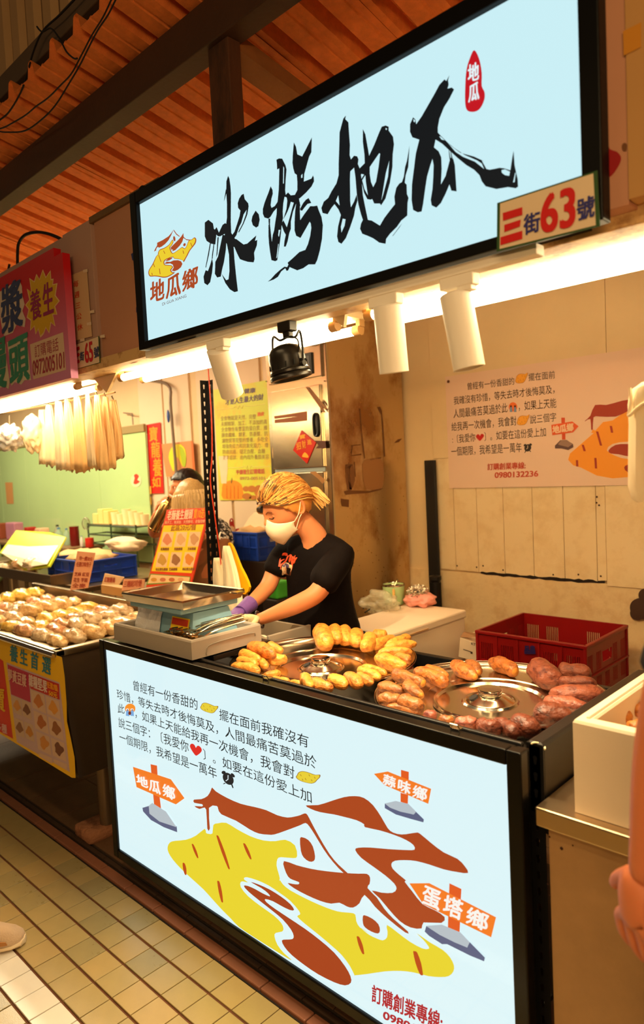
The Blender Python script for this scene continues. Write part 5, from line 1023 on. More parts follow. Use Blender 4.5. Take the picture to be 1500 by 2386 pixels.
# dark red stacking crates
def crate(label, x0, x1, y0, y1, z0, z1, m, rot=0, n_l=22, n_s=14, name='plastic_crate', group=None, hole=True, dark=None):
    c = Vector(((x0 + x1) / 2, (y0 + y1) / 2, 0)); t = thing(name, label, 'crate', (c.x, c.y, z0), group)
    w, d = (x1 - x0) / 2, (y1 - y0) / 2; h = z1 - z0; rz = Matrix.Rotation(rot, 4, 'Z')
    def wall(u, nrm, half, off, n, nm, grip):
        u, nrm = Vector(u), Vector(nrm); base = nrm * off; T = .006
        pt = lambda a, z: rz @ (base + u * a) + c + Vector((0, 0, z0 + z))
        mb = MB(); hs = []
        bays = 5 if half > .2 else 3; bw = 2 * half / bays
        rows = ((.16 * h, .40 * h), (.50 * h, .80 * h))
        for b in range(bays):
            a0 = -half + b * bw + .018; k = max(3, int((bw - .03) / .0092)); st = (bw - .036) / k
            mid = b == bays // 2
            for ri, (za, zb_) in enumerate(rows):
                if mid and ri == 1:
                    if grip: hs.append([(-.045, za + .02), (.045, za + .02), (.05, zb_ - .01), (-.05, zb_ - .01)])
                    continue
                for q_ in range(k):
                    a = a0 + q_ * st; hs.append([(a, za), (a + st * .55, za), (a + st * .55, zb_), (a, zb_)])
        nv = rz @ nrm * -T
        mb.prism([pt(-half, .01), pt(half, .01), pt(half, h), pt(-half, h)], nv, [[pt(a, z) for a, z in hh] for hh in hs])
        mb.build(nm, m, t)
    wall((1, 0, 0), (0, -1, 0), w, d, n_l, 'side_wall', False); wall((-1, 0, 0), (0, 1, 0), w, d, n_l, 'side_wall', False)
    wall((0, 1, 0), (1, 0, 0), d, w, n_s, 'end_wall', True); wall((0, -1, 0), (-1, 0, 0), d, w, n_s, 'end_wall', True)
    mb = MB(); mb.bbox(-w, w, -d, d, 0, .008, .002); mb.v = [rz @ v + c + Vector((0, 0, z0)) for v in mb.v]; mb.build('base', m, t)
    mb = MB()
    for a in ((-w - .008, w + .008, -d - .008, -d + .004), (-w - .008, w + .008, d - .004, d + .008), (-w - .008, -w + .004, -d, d), (w - .004, w + .008, -d, d)):
        mb.bbox(*a, h - .014, h, .003); mb.bbox(*a, h * .44, h * .47, .001)
    mb.v = [rz @ v + c + Vector((0, 0, z0)) for v in mb.v]; mb.build('rim', m, t)
    mb = MB()
    for sx in (-1, 1):
        for sy in (-1, 1):
            q = MB().bbox(sx * w - .007, sx * w + .007, sy * d - .007, sy * d + .007, 0, h, .004); q.v = [rz @ v + c + Vector((0, 0, z0)) for v in q.v]; q.build('corner_post', m, t)
    for q_ in (-.6, -.2, .2, .6): mb.bbox(q_ * w - .003, q_ * w + .003, -d - .006, -d, 0, h, .001); mb.bbox(q_ * w - .003, q_ * w + .003, d, d + .006, 0, h, .001)
    mb.v = [rz @ v + c + Vector((0, 0, z0)) for v in mb.v]; mb.build('ribs', m, t, kind='stuff')
    return t
RED = mat('dark_red_plastic', (140, 14, 13), .38, var=.1, vscale=5)
G3 = 'dark red crates by the back wall'
ca = crate('top dark red slotted crate behind the right tray', -1.655, -1.165, 2.655, 3.075, .598, .85, RED, group=G3)
crate('lower dark red slotted crate under the top one', -1.655, -1.165, 2.655, 3.075, .342, .590, RED, group=G3)
crate('lowest dark red slotted crate standing on the floor', -1.655, -1.165, 2.655, 3.075, .086, .334, RED, group=G3)
s = Sheet('y', 2.650, ca); s.text('品鑫', (1222, 1523), (1248, 1523), (1221, 1506), (42, 26, 90), bold=.06)
t = thing('pallet', 'low dark pallet under the dark red crates', 'pallet', (-1.41, 2.86, 0)); 
for y in (2.68, 2.84, 3.0): MB().bbox(-1.67, -1.15, y, y + .05, -.001, .06, .003).build('runner', BLACK, t)
MB().bbox(-1.67, -1.15, 2.66, 3.07, .06, .084, .003).build('deck', BLACK, t)
t = thing('carton', 'small white carton leaning beside the red crate', 'carton', P(1095, 1535, 'y', 2.72))
c0, c1, c2, c3 = (P(*q, 'y', 2.72) for q in ((1068, 1530), (1122, 1545), (1122, 1506), (1072, 1485)))
MB().prism([c0, c1, c2, c3], (0, .12, 0)).build('body', mat('white_carton', (216, 192, 160), .7), t)
MB().prism([c3, c3 + Vector((.09, 0, .012)), c3 + Vector((.09, .0, .03)), c3 + Vector((0, .03, .02))], (0, .004, 0)).build('flap', mat('brown_carton', (150, 108, 70), .8), t)
s = Sheet('y', 2.719, t); s.text('KT', (1098, 1502), (1108, 1505), (1098, 1496), (70, 60, 50), em=False, bold=.01); s.art('print', [(1079, 1512), (1098, 1518), (1098, 1520), (1079, 1514)], (90, 76, 60)); s.art('print', [(1096, 1518), (1101, 1519), (1101, 1524), (1096, 1523)], (60, 50, 40))
# black pole and fluted black bottle carrier in the corner
tag(MB().bbox(P(974, 1075, 'y', 3.2).x, P(998, 1075, 'y', 3.2).x, 3.255, 3.275, .30, 1.615, .004).build('black_pole', mat('black_box_section', (18, 17, 17), .5)), 'square black pole standing against the back wall beside the cabinet', 'pole')
pc = P(1016, 1410, 'y', 3.12)
t = thing('fluted_canister', 'black ribbed canister at the foot of the black pole', 'canister', (pc.x, 3.12, .5))
mb = MB(); mb.lathe([(.024, .5), (.027, .51), (.027, .955), (.034, .965), (.034, .985), (.001, .99)], (pc.x, 3.12, 0), 20); mb.build('body', BLACK, t)
for k in range(10):
    a = 2 * pi * k / 10; MB().tube([(pc.x + .028 * cos(a), 3.12 + .028 * sin(a), .52), (pc.x + .028 * cos(a), 3.12 + .028 * sin(a), .95)], .003, 5).build('rib', BLACK, t)
tag(MB().bbox(pc.x - .12, pc.x + .12, 3.0, 3.2, 0, .5, .01).build('black_bin', BLACK), 'plain black bin hidden under the ribbed canister', 'bin')
# dark wall fitting at the right edge
t = thing('wall_fitting', 'dark brown round wall fitting at the right edge above the red crates', 'fitting', (-1.2, 3.27, .87))
DBR = mat('dark_brown_rubber', (66, 40, 26), .6)
q0 = P(1493, 1418, 'y', 3.285); MB().lathe([(.001, -.012), (.048, -.012), (.048, .006), (.001, .008)], q0, 26, Matrix.Rotation(pi / 2, 3, 'X')).build('disc', DBR, t, smooth=True)
q0 = P(1506, 1388, 'y', 3.285); MB().lathe([(.001, -.012), (.034, -.012), (.034, .006), (.001, .008)], q0, 26, Matrix.Rotation(pi / 2, 3, 'X')).build('disc', DBR, t, smooth=True)
q0 = P(1484, 1430, 'y', 3.285); MB().lathe([(.001, -.012), (.03, -.012), (.03, .006), (.001, .008)], q0, 22, Matrix.Rotation(pi / 2, 3, 'X')).build('disc', DBR, t, smooth=True)
# white bags hanging at the right edge
BAGW = mat('white_bag_film', (244, 226, 190), .5, bump=.15, bscale=12, sub=0)
def bag_bundle(t, c, w, d, h, seed, m, name='bag', folds=9, lean=0.0):
    """a hanging stack of folded bags, c = top middle"""
    rnd = random.Random(seed); mb = MB(); n = 36; rows = 10; ph = rnd.uniform(0, 6)
    for r in range(rows + 1):
        f = r / rows; ww = w * (.28 + .72 * min(1, f * 1.5) ** .7) * (1 + .04 * sin(f * 7 + ph)); dd = d * (.5 + .5 * f)
        for k in range(n):
            a = 2 * pi * k / n; rr = 1 + .13 * sin(folds * a + ph + f) + .05 * sin(17 * a)
            mb.v.append(Vector(c) + Vector((cos(a) * ww / 2 * rr + .02 * w * sin(f * 5 + ph) + lean * f + .05 * w * noise.noise(Vector((f * 4, a * 1.3, seed))), sin(a) * dd / 2 * rr, -h * f * (1 + .05 * noise.noise(Vector((a, seed, 0)))) + (.012 * sin(5 * a + ph) if r == rows else 0))))
    for r in range(rows):
        for k in range(n): mb.f.append((r * n + k, r * n + (k + 1) % n, (r + 1) * n + (k + 1) % n, (r + 1) * n + k)); mb.m.append(0)
    mb.f.append(tuple(range(n))); mb.m.append(0); mb.f.append(tuple(rows * n + k for k in range(n))[::-1]); mb.m.append(0)
    return mb.build(name, m, t, smooth=2)
t = thing('hanging_bags', 'thick bundle of white plastic bags hanging at the right edge beside the wall poster', 'bags', (-.46, 1.5, 1.74))
xr = P(1466, 1000, 'y', 1.5).x
mb = MB(); prof = [(.030, 1.742), (.006, 1.728), (.0, 1.70), (.001, 1.66), (-.002, 1.58), (-.003, 1.53), (.004, 1.505), (.016, 1.497)]
for zi, (dx, z) in enumerate(prof):
    for k in range(13):
        f = k / 12; mb.v.append(Vector((xr + dx + f * .16, 1.5 - .045 * sin(pi * min(1, f + .02)) ** .5 + .005 * sin(f * 22 + zi * .4), z + .012 * f + (.008 * noise.noise(Vector((f * 9, zi, 0))) if zi > 5 else 0))))
n1 = len(mb.v)
for zi, (dx, z) in enumerate(prof):
    for k in range(13):
        f = k / 12; mb.v.append(Vector((xr + dx + f * .16, 1.5 + .04 * sin(pi * min(1, f + .02)) ** .5, z + .012 * f)))
for zi in range(len(prof) - 1):
    for k in range(12):
        a = zi * 13 + k; mb.f.append((a, a + 1, a + 14, a + 13)); mb.m.append(0); mb.f.append((n1 + a, n1 + a + 1, n1 + a + 14, n1 + a + 13)); mb.m.append(0)
    a = zi * 13; mb.f.append((a, a + 13, n1 + a + 13, n1 + a)); mb.m.append(0)
    a = zi * 13 + 12; mb.f.append((a, a + 13, n1 + a + 13, n1 + a)); mb.m.append(0)
for zr in (0, len(prof) - 1):
    for k in range(12): a = zr * 13 + k; mb.f.append((a, a + 1, n1 + a + 1, n1 + a)); mb.m.append(0)
mb.build('bag', BAGW, t, smooth=True)
MB().tube(smooth_poly([(xr + .014, 1.470, 1.732), (xr + .016, 1.468, 1.700), (xr + .012, 1.466, 1.676), (xr + .04, 1.455, 1.694), (xr + .09, 1.452, 1.716), (xr + .15, 1.45, 1.735)], 5, False), .0035, 6).build('folded_edge', BAGW, t, smooth=True)
MB().tube([(xr + .10, 1.50, 1.745), (xr + .11, 1.50, 2.03)], .003, 6).build('cord', mat('white_cord', (230, 220, 200), .6), t)
# slotted upright between the two stalls, with the red wire
up = upright('slotted_upright', 'tall black slotted steel upright with a red wire between the two stalls', -2.575, 1.95, -.002, 2.02, (1, 0, 0), (0, -1, 0), lean=-.030)
cable('red_wire', [(484, 850), (492, 960), (494, 1060), (490, 1120), (500, 1200), (512, 1290), (516, 1340)], [1.905] * 7, .003, 'bright red wire running down the tall black slotted upright', mat('red_wire', (200, 60, 30), .5))
# ------------------------------------------------------------------ NEIGHBOUR'S STALL
NY = 1.27
NS = mat('neighbour_counter_steel', (176, 158, 130), .32, 1.0, rvar=.1, vscale=6)
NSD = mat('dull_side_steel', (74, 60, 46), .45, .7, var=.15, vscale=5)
t = thing('steel_counter', 'stainless steel counter of the neighbouring bun stall with a yellow banner front', 'counter', (-3.4, 1.6, 0))
nx1, nx0, ny1 = -2.825, -4.6, 1.95
xb_, xt_ = P(175, 1812, 'y', NY).x, nx1
mb = MB(); mb.prism([(nx0, NY + .02, .87), (nx1 - .012, NY + .02, .87), (-2.735, NY + .02, .365), (nx0, NY + .02, .365)], (0, ny1 - NY - .04, 0)); mb.build('body', NSD, t)
mb = MB(); mb.bbox(nx0, nx1, NY, NY + .045, .862, .892, .006); mb.bbox(nx1 - .045, nx1, NY, ny1, .862, .892, .006); mb.bbox(nx0, nx1, ny1 - .04, ny1, .862, .892, .004); mb.build('rim', NS, t, smooth=True)
MB().tube([(nx0, NY - .002, .874), (nx1 - .004, NY - .002, .874)], .013, 12).build('front_roll', mat('polished_roll', (200, 190, 180), .2, 1.0), t, smooth=True)
MB().box(nx0 + .02, nx1 - .03, NY + .03, ny1 - .03, .862, .872).build('tray_floor', NS, t)
MB().tube([(-2.87, 1.47, .0575), (-2.87, 1.47, .37)], .030, 16).build('leg', mat('dull_leg_steel', (120, 100, 78), .4, .6), t, smooth=True)
MB().tube([(-2.86, 1.88, .01), (-2.86, 1.88, .37)], .030, 16).build('leg', mat('dull_leg_steel', (120, 100, 78), .4, .6), t, smooth=True)
MB().tube([(-4.3, 1.47, .0), (-4.3, 1.47, .37)], .030, 16).build('leg', mat('dull_leg_steel', (120, 100, 78), .4, .6), t, smooth=True)
bq = [P(160, 1925, 'z', .055), P(176, 1937, 'z', .055), P(262, 1905, 'z', .055), P(250, 1873, 'z', .055)]
mb = MB(); mb.bbox(-2.985, -2.835, 1.365, 1.56, -.001, .058, .018, None)
tag(mb.build('foundation_brick', mat('worn_concrete_brick', (166, 112, 80), .9, vscale=14, col2=(120, 76, 50), bump=.8, bscale=60), smooth=True), 'worn reddish concrete block under the leg of the neighbouring counter', 'brick')
# banner
bn = Sheet('y', NY + .004, t)
A = dict(o=(0, 1450), k=4.773)
bn.art('banner', [(-900, -160), (0, 155), (690, 388), (720, 600), (742, 900), (745, 1100), (790, 1300), (830, 1500), (842, 1730), (800, 1728), (0, 1238), (-900, 700)], (240, 190, 14), lvl=1, **A)
bn.art('red_panel', [(-900, 100), (0, 402), (38, 430), (148, 1295), (0, 1215), (-900, 640)], (214, 44, 26), lvl=2, **A)
for ch, q in zip('養生首選', (((115, 425), (205, 450), (115, 260)), ((225, 455), (315, 488), (225, 300)), ((345, 500), (435, 535), (345, 335)), ((472, 550), (572, 585), (475, 380)))):
    bn.text(ch, *q, (236, 214, 160), bold=.014, lvl=2, **A); bn.text(ch, *q, (44, 128, 150), bold=.014, lvl=4, **A)
bn.art('price_panel', [(75, 445), (665, 670), (780, 1665), (190, 1330)], (200, 170, 176), lvl=2, **A)
bn.art('price_panel', [(88, 468), (320, 560), (345, 890), (128, 800)], (186, 36, 84), lvl=3, **A); bn.art('price_panel', [(322, 560), (660, 685), (668, 862), (342, 735)], (196, 40, 40), lvl=3, **A)
bn.text('夢黃豆漿', (98, 640), (305, 720), (98, 520), (238, 190, 180), bold=.014, lvl=5, **A); bn.text('雜糧堅果', (330, 700), (535, 785), (328, 580), (240, 214, 206), bold=.014, lvl=5, **A)
bn.text('任選3顆', (535, 720), (655, 770), (528, 655), (250, 170, 40), bold=.02, lvl=5, **A); bn.text('50元', (552, 810), (650, 845), (550, 750), (250, 190, 40), bold=.014, lvl=5, **A)
BUNC = [(196, 120, 60), (220, 150, 60), (176, 100, 50), (150, 90, 50), (206, 140, 70), (120, 70, 50), (140, 90, 60), (196, 130, 50)]
for r in range(4):
    for c in range(2):
        x = 345 + c * 165 + r * 30; y = 745 + c * 70 + r * 232
        if r < 4:
            q = [(x, y), (x + 148, y + 62), (x + 172, y + 270), (x + 22, y + 200)]
            if r == 3: q = [(x, y + 4), (x + 148, y + 66), (x + 150, y + 130), (x + 5, y + 50)]
            bn.art('picture_panel', q, (214, 180, 156), lvl=3, **A)
            if r < 3: bn.art('bun_print', [(x + 88 + 48 * cos(a) * (1 + .25 * sin(3 * a + r)), y + 130 + 66 * sin(a) * (1 + .2 * cos(4 * a + c)) + 18 * cos(a)) for a in [2 * pi * k / 16 for k in range(16)]], BUNC[(r * 2 + c) % 8], lvl=4, smooth=2, **A)
for r in range(2):
    for c in range(2):
        x = 132 + c * 108 + r * 30; y = 812 + c * 44 + r * 245; bn.art('picture_panel', [(x, y), (x + 100, y + 40), (x + 118, y + 230), (x + 22, y + 185)], (206, 176, 152), lvl=3, **A)
        bn.art('bun_print', [(x + 62 + 38 * cos(a) * (1 + .25 * sin(3 * a)), y + 112 + 52 * sin(a) * (1 + .2 * cos(4 * a + c)) + 14 * cos(a)) for a in [2 * pi * k / 14 for k in range(14)]], BUNC[(r * 2 + c + 4) % 8], lvl=4, smooth=2, **A)
bn.text('賣', (-60, 960), (70, 990), (-70, 730), (240, 196, 40), bold=.014, lvl=4, **A); bn.text('多種', (-30, 1200), (88, 1240), (-35, 1110), (240, 190, 190), bold=.014, lvl=4, **A)
# wrapped rolls and buns on the counter
FILM = ['wrapped_bun_a', 'wrapped_bun_b', 'wrapped_bun_c', 'wrapped_bun_d']
for n_, c, c2 in zip(FILM, ((240, 206, 150), (246, 214, 120), (228, 178, 126), (236, 214, 176)), ((206, 150, 90), (226, 170, 60), (176, 110, 80), (190, 150, 106))):
    mat(n_, c, .16, vscale=22, col2=c2, bump=.5, bscale=46, coat=.6, spec=.7)
k = 0
rows_ = [(1.345, -2.90, 5, 'front row'), (1.43, -2.92, 6, 'second row'), (1.52, -2.90, 6, 'third row'), (1.61, -2.92, 6, 'fourth row'), (1.70, -2.94, 6, 'fifth row'), (1.79, -2.96, 6, 'back row')]
for ri, (y, x0, cnt, nm) in enumerate(rows_):
    for i in range(cnt + 3):
        rnd = random.Random(300 + ri * 20 + i); Lr = rnd.uniform(.075, .105); x = x0 - .06 - i * .168 + rnd.uniform(-.02, .02); r = rnd.uniform(.036, .044)
        if Q((x, y, .9))[0] < -60: continue
        mb = MB(); a = rnd.uniform(-.25, .25); m = Matrix.Rotation(a, 4, 'Z')
        mb.blob((0, 0, 0), (Lr, r, r * .85), 3, .30, 3.0, k)
        mb.v = [m @ v + Vector((x, y, .872 + r * .8 + (.022 if ri > 1 and i % 3 == 1 else 0))) for v in mb.v]
        ob = mb.build('wrapped_bun', MATS[FILM[(k * 7 + ri) % 4]], smooth=2)
        tag(ob, '%s film-wrapped steamed roll, %s from the right in the %s on the neighbouring counter' % (('tan', 'yellow', 'brownish', 'pale')[(k * 7 + ri) % 4], ('first', 'second', 'third', 'fourth', 'fifth', 'sixth', 'seventh', 'eighth', 'ninth', 'tenth')[i], nm), 'bun', 'wrapped rolls on the neighbouring counter'); k += 1
# price cards on the counter
def card(label, pts, y, m, texts=(), name='price_card', th=.004, cat='sign'):
    t = thing(name, label, cat, P(*pts[0], 'y', y)); q = [P(*p, 'y', y) for p in pts]
    MB().prism(q, (0, th, 0)).build('card', m, t); s = Sheet('y', y, t)
    for st, bl, br, tl, c in texts: s.text(st, bl, br, tl, c, bold=.012)
    return t
PKC = mat('pink_price_card', (244, 184, 150), .6)
card('tall pink price card with lines of print standing behind the wrapped rolls', [(163, 1376), (204, 1370), (221, 1288), (180, 1284)], 1.90, PKC, [
    ('均一價30元', (184, 1305), (215, 1308), (186, 1296), (190, 70, 50)), ('任選口味包子', (178, 1320), (213, 1321), (179, 1310), (190, 80, 60)), ('芝麻 紅豆', (173, 1342), (208, 1343), (174, 1334), (176, 60, 50)), ('花生 芋頭', (171, 1356), (204, 1357), (172, 1347), (176, 60, 50)), ('全麥', (168, 1369), (200, 1370), (169, 1360), (176, 60, 50))])
card('small white price card in a clear sleeve on a wooden block', [(237, 1362), (277, 1362), (289, 1345), (244, 1336)], 1.93, mat('cream_price_card', (246, 214, 176), .4), [('紅糖饅頭', (243, 1356), (268, 1358), (244, 1345), (190, 70, 60))])
tag(MB().bbox(P(237, 1370, 'y', 1.94).x, P(285, 1370, 'y', 1.94).x, 1.935, 1.99, P(250, 1385, 'y', 1.94).z, P(250, 1364, 'y', 1.94).z, .003).build('wooden_block', mat('pale_wood_block', (206, 160, 100), .6, var=.15)), 'pale wooden block under the small white price card', 'block')
card('wide pink price card lying back at the right end of the wrapped rolls', [(283, 1377), (334, 1370), (337, 1350), (288, 1349)], 1.92, PKC, [('三種起司堡', (287, 1368), (330, 1366), (289, 1355), (196, 80, 60))])
tag(MB().bbox(nx0 + .1, nx1 - .02, 1.90, 1.93, .892, .95, .004).build('counter_ledge', NS), 'low steel ledge behind the wrapped rolls', 'ledge')
# tilted price board
B0 = P(340, 1368, 'y', 1.83); 
a3, b3, c3 = P(340, 1368, 'y', 1.86), P(445, 1360, 'y', 1.93), P(390, 1190, 'y', 2.02)
nrm = (b3 - a3).cross(c3 - a3).normalized()
if nrm.dot(CAM - a3) < 0: nrm.negate()
t = thing('price_board', 'tilted yellow and red price board with bun pictures beside the slotted upright', 'sign', a3)
s = PSheet(a3, nrm, t); q = [s.pt(*p) for p in ((340, 1368), (445, 1360), (489, 1183), (389, 1190))]
MB().prism([p - nrm * .008 for p in q], nrm * .008).build('board', mat('red_board', (226, 70, 36), .45), t)
A = dict(o=(320, 1070), k=6.25)
s.art('board_print', [(425, 735), (1055, 705), (1000, 905), (395, 925)], (226, 70, 44), lvl=1, **A)
s.art('board_print', [(385, 965), (970, 950), (790, 1660), (205, 1630)], (250, 216, 30), lvl=1, **A)
s.art('board_print', [(190, 1665), (775, 1710), (765, 1790), (130, 1830)], (120, 150, 60), lvl=1, **A); s.art('board_print', [(200, 1680), (765, 1720), (755, 1780), (150, 1812)], (240, 206, 150), lvl=2, **A)
s.text('老麵養生饅頭', (430, 888), (800, 870), (450, 760), (250, 224, 196), bold=.014, **A); s.text('買10送1!', (815, 870), (1010, 850), (830, 740), (246, 176, 40), bold=.014, **A)
s.text('純手工．無添加．天然酵母．老麵發酵', (400, 948), (985, 928), (405, 905), (246, 190, 150), bold=.01, **A); s.text('此區20元/個', (485, 1048), (850, 1030), (495, 970), (176, 96, 40), bold=.012, **A)
for r, (nms, cols) in enumerate(((('紅麴饅頭', '黑糖饅頭', '芝麻饅頭'), ((222, 140, 100), (226, 176, 120), (214, 158, 110))), (('地瓜雙色饅頭', '芝麻雜糧', '枸杞雙色饅頭'), ((206, 160, 70), (160, 110, 70), (226, 140, 50))))):
    for c in range(3):
        x = 350 + c * 195 - r * 75; y = 1062 + r * 296 - c * 2
        s.art('picture_panel', [(x + 30, y), (x + 185, y), (x + 150, y + 215), (x - 10, y + 215)], (244, 206, 160), lvl=2, **A)
        s.art('bun_print', [(x + 88 + 60 * cos(a) * (1 + .2 * sin(3 * a + c)), y + 108 + 76 * sin(a) * (1 + .15 * cos(4 * a + r))) for a in [2 * pi * k / 16 for k in range(16)]], cols[c], lvl=3, smooth=2, **A)
        n = len(nms[c]); s.text(nms[c], (x - 10, y + 268), (x + 28 * n, y + 266), (x - 6, y + 232), (150, 80, 60), bold=.012, **A)
for c in range(4): s.art('bun_print', ell(245 + c * 130, 1755, 44, 28, 12), ((214, 150, 60), (206, 120, 80), (200, 110, 60), (230, 170, 120))[c], lvl=4, **A)

# green glazed back panel
GP = mat('green_glazed_panel', (184, 214, 148), .08, var=.06, vscale=1.5, spec=.6)
gb = structure('wall_panel_green', MB().box(-10.5, P(345, 1080, 'y', 3.29).x, 3.27, 3.30, .85, 1.97), mat('panel_backing', (90, 120, 90), .6))
gxs = [-10.4, -9.2, -8.35, -7.65, -6.9, -6.05, P(344, 1080, 'y', 3.268).x]
for a_, b_ in zip(gxs, gxs[1:]): MB().bbox(a_ + .002, b_ - .002, 3.262, 3.272, .86, 1.985, .002).build('panel', GP, gb)
MB().bbox(-10.4, gxs[-1], 3.25, 3.275, 1.985, 2.05, .003).build('top_trim', mat('olive_trim', (150, 130, 80), .5), gb)
t = thing('round_sticker', 'round white sticker with a red figure on the green panel', 'sticker', P(317, 1120, 'y', 3.26))
s = Sheet('y', 3.2605, t); s.art('disc', ell(317, 1120, 12, 15, 24), (226, 214, 170)); s.art('figure', [(311, 1126), (314, 1114), (312, 1108), (318, 1104), (324, 1110), (320, 1118), (326, 1122), (318, 1128)], (206, 60, 40), lvl=2, smooth=2)
s = Sheet('y', 3.2605, None); tag(s.art('paper_strip', [(12, 1124), (29, 1124), (32, 1174), (16, 1174)], (206, 150, 90)), 'small orange paper strip on the green panel at the far left', 'note')
t = thing('patterned_strip', 'narrow strip of blue and orange tags hanging left of the red couplet', 'decoration', P(340, 1000, 'y', 3.28))
s = Sheet('y', 3.275, t); s.art('strip', [(330, 992), (341, 990), (352, 1180), (342, 1182)], (214, 196, 150))
for i in range(6): s.art('tag', ell(335 + 1.6 * i, 1010 + 21 * i, 4, 5, 10), (110, 150, 130), lvl=2)
for y in (1135, 1160): s.art('tag', [(340, y), (352, y - 2), (353, y + 16), (341, y + 16)], (230, 170, 60), lvl=2)
t = thing('calendar', 'wrapped orange picture with a yellow green oval hanging behind the grey pipe', 'picture', P(410, 1100, 'y', 3.27))
s = Sheet('y', 3.265, t); q = [P(a, b, 'y', 3.266) for a, b in ((376, 1035), (445, 1027), (451, 1108), (387, 1111))]
MB().prism(q, (0, .012, 0)).build('board', mat('orange_brown_print', (206, 142, 92), .3, spec=.6), t)
s.art('picture_print', [(447 - 2, 1028), (450, 1029), (456, 1106), (450, 1108)], (196, 104, 46), lvl=2)
s.art('picture_print', [(393, 1066), (398, 1046), (410, 1036), (422, 1036), (432, 1048), (434, 1066), (432, 1084), (425, 1086), (415, 1066), (408, 1070), (406, 1098), (400, 1090)], (222, 206, 40), lvl=3, smooth=2)
s.art('picture_print', [(418, 1040), (428, 1046), (434, 1066), (432, 1086), (426, 1086), (422, 1066)], (166, 186, 40), lvl=4, smooth=2)
# grey pipe with a blue clip
PIPE = mat('grey_conduit', (128, 112, 96), .45, var=.1)
t = thing('conduit', 'grey conduit bending down the wall above the dark-haired person', 'pipe', P(400, 900, 'y', 3.1))
mb = MB(); mb.tube(smooth_poly([P(345, 886, 'y', 3.27), P(375, 890, 'y', 3.265), P(396, 904, 'y', 3.25), P(397, 940, 'y', 3.24), P(402, 1000, 'y', 3.235), P(410, 1096, 'y', 3.235), P(414, 1160, 'y', 3.235)], 3, False), .0125, 9); mb.build('pipe', PIPE, t, smooth=True)
MB().blob(P(392, 970, 'y', 3.235), (.016, .012, .055), 2, 0).build('blue_clip', mat('blue_plastic_clip', (54, 84, 150), .4), t, smooth=True)
t = thing('wall_hook', 'small bent metal hook on the wall over the green panel', 'hook', P(300, 970, 'y', 3.25))
MB().tube([P(288, 962, 'y', 3.28), P(308, 964, 'y', 3.25), P(310, 990, 'y', 3.25)], .006, 6).build('hook', PIPE, t)
# hanging bag bundles on a rod
tag(MB().tube([P(-20, 968, 'y', 1.66), P(268, 914, 'y', 1.66)], .004, 8).build('bag_rod', mat('dull_rod', (150, 120, 80), .4, .6)), 'thin metal rod carrying the bundles of bags', 'rod')
BW2 = mat('hanging_bag_film', (250, 224, 176), .5, bump=.2, bscale=14, var=.06, vscale=12)
BW3 = mat('hanging_bag_film_warm', (240, 200, 140), .5, bump=.2, bscale=14, var=.1, vscale=12)
i = 0
for (x, yt, yb_, w, d, m_) in ((264, 932, 1066, 44, 1.70, BW3), (246, 925, 1088, 40, 1.66, BW3), (226, 921, 1092, 42, 1.62, BW3), (203, 918, 1084, 26, 1.58, BAGW), (205, 930, 1090, 40, 1.70, BW2), (180, 924, 1096, 46, 1.62, BW3), (158, 930, 1094, 44, 1.66, BW2), (136, 936, 1092, 46, 1.60, BAGW), (114, 944, 1084, 46, 1.64, BAGW), (98, 955, 1078, 44, 1.70, BAGW)):
    c = P(x, yt, 'y', d); b_ = P(x, yb_, 'y', d); sc_ = Q(c)[2] / FPX
    t = thing('hanging_bags', ['rightmost', 'second from the right', 'third from the right', 'narrow purple marked', 'half hidden middle', 'broad middle', 'middle left', 'brightly lit left', 'overexposed far left', 'leftmost overexposed'][i] + ' bundle of white plastic bags on the rod of the neighbouring stall', 'bags', c, 'bag bundles on the rod')
    bag_bundle(t, c, w * sc_, w * sc_ * .55, c.z - b_.z, 500 + i, m_)
    if i < 9: MB().tube([c + Vector((0, 0, .0)), c + Vector((0, -.008, .02))], .004, 5).build('hook', STEEL, t)
    i += 1
t = thing('hanging_bags', 'crinkled clear and silver bags hanging at the far left edge', 'bags', P(30, 1010, 'y', 1.65), 'bag bundles on the rod')
MB().blob(P(22, 1020, 'y', 1.66), (.11, .06, .075), 4, .4, 3, 4).build('bag', mat('silver_bag_film', (236, 236, 240), .2, .5, bump=.8, bscale=40), t, smooth=2)
MB().blob(P(78, 1010, 'y', 1.66), (.06, .05, .10), 4, .3, 3, 9).build('bag', BAGW, t, smooth=2)
MB().tube([P(22, 1000, 'y', 1.66), P(22, 968, 'y', 1.66)], .003, 5).build('cord', PIPE, t)
# table behind with blue crates, bowls, drinks
t = thing('work_table', 'steel work table of the neighbouring stall carrying blue crates', 'table', (-5.0, 2.5, 0))
MB().bbox(-6.6, -4.08, 2.05, 2.75, .90, .93, .004).build('table_top', NS, t)
for x in (-6.5, -5.3, -4.14):
    for y in (2.08, 2.70): MB().tube([(x, y, 0), (x, y, .9)], .018, 8).build('leg', NS, t)
BLUEP = mat('blue_crate_plastic', (26, 64, 170), .4)
G5 = 'blue crates on the neighbouring work table'
def dough(label, c, r, seed, m=None, name='dough_bag', cat='bag'):
    return tag(MB().blob(c, r, 3, .35, 2.6, seed).build(name, m or mat('tan_cloth', (226, 186, 128), .7, var=.12, vscale=9, bump=.2), smooth=2), label, cat)
c_ = P(290, 1300, 'z', 1.03)
crate('front blue slotted crate with a tan cloth of dough behind the pink price card', c_.x - .26, c_.x + .26, 2.13, 2.50, .932, 1.075, BLUEP, group=G5)
dough('tan cloth over dough in the front blue slotted crate', (c_.x, 2.32, 1.06), (.21, .14, .06), 3)
crate('deep blue crate left of the front slotted one', c_.x - .88, c_.x - .32, 2.38, 2.72, .932, 1.03, BLUEP, group=G5)
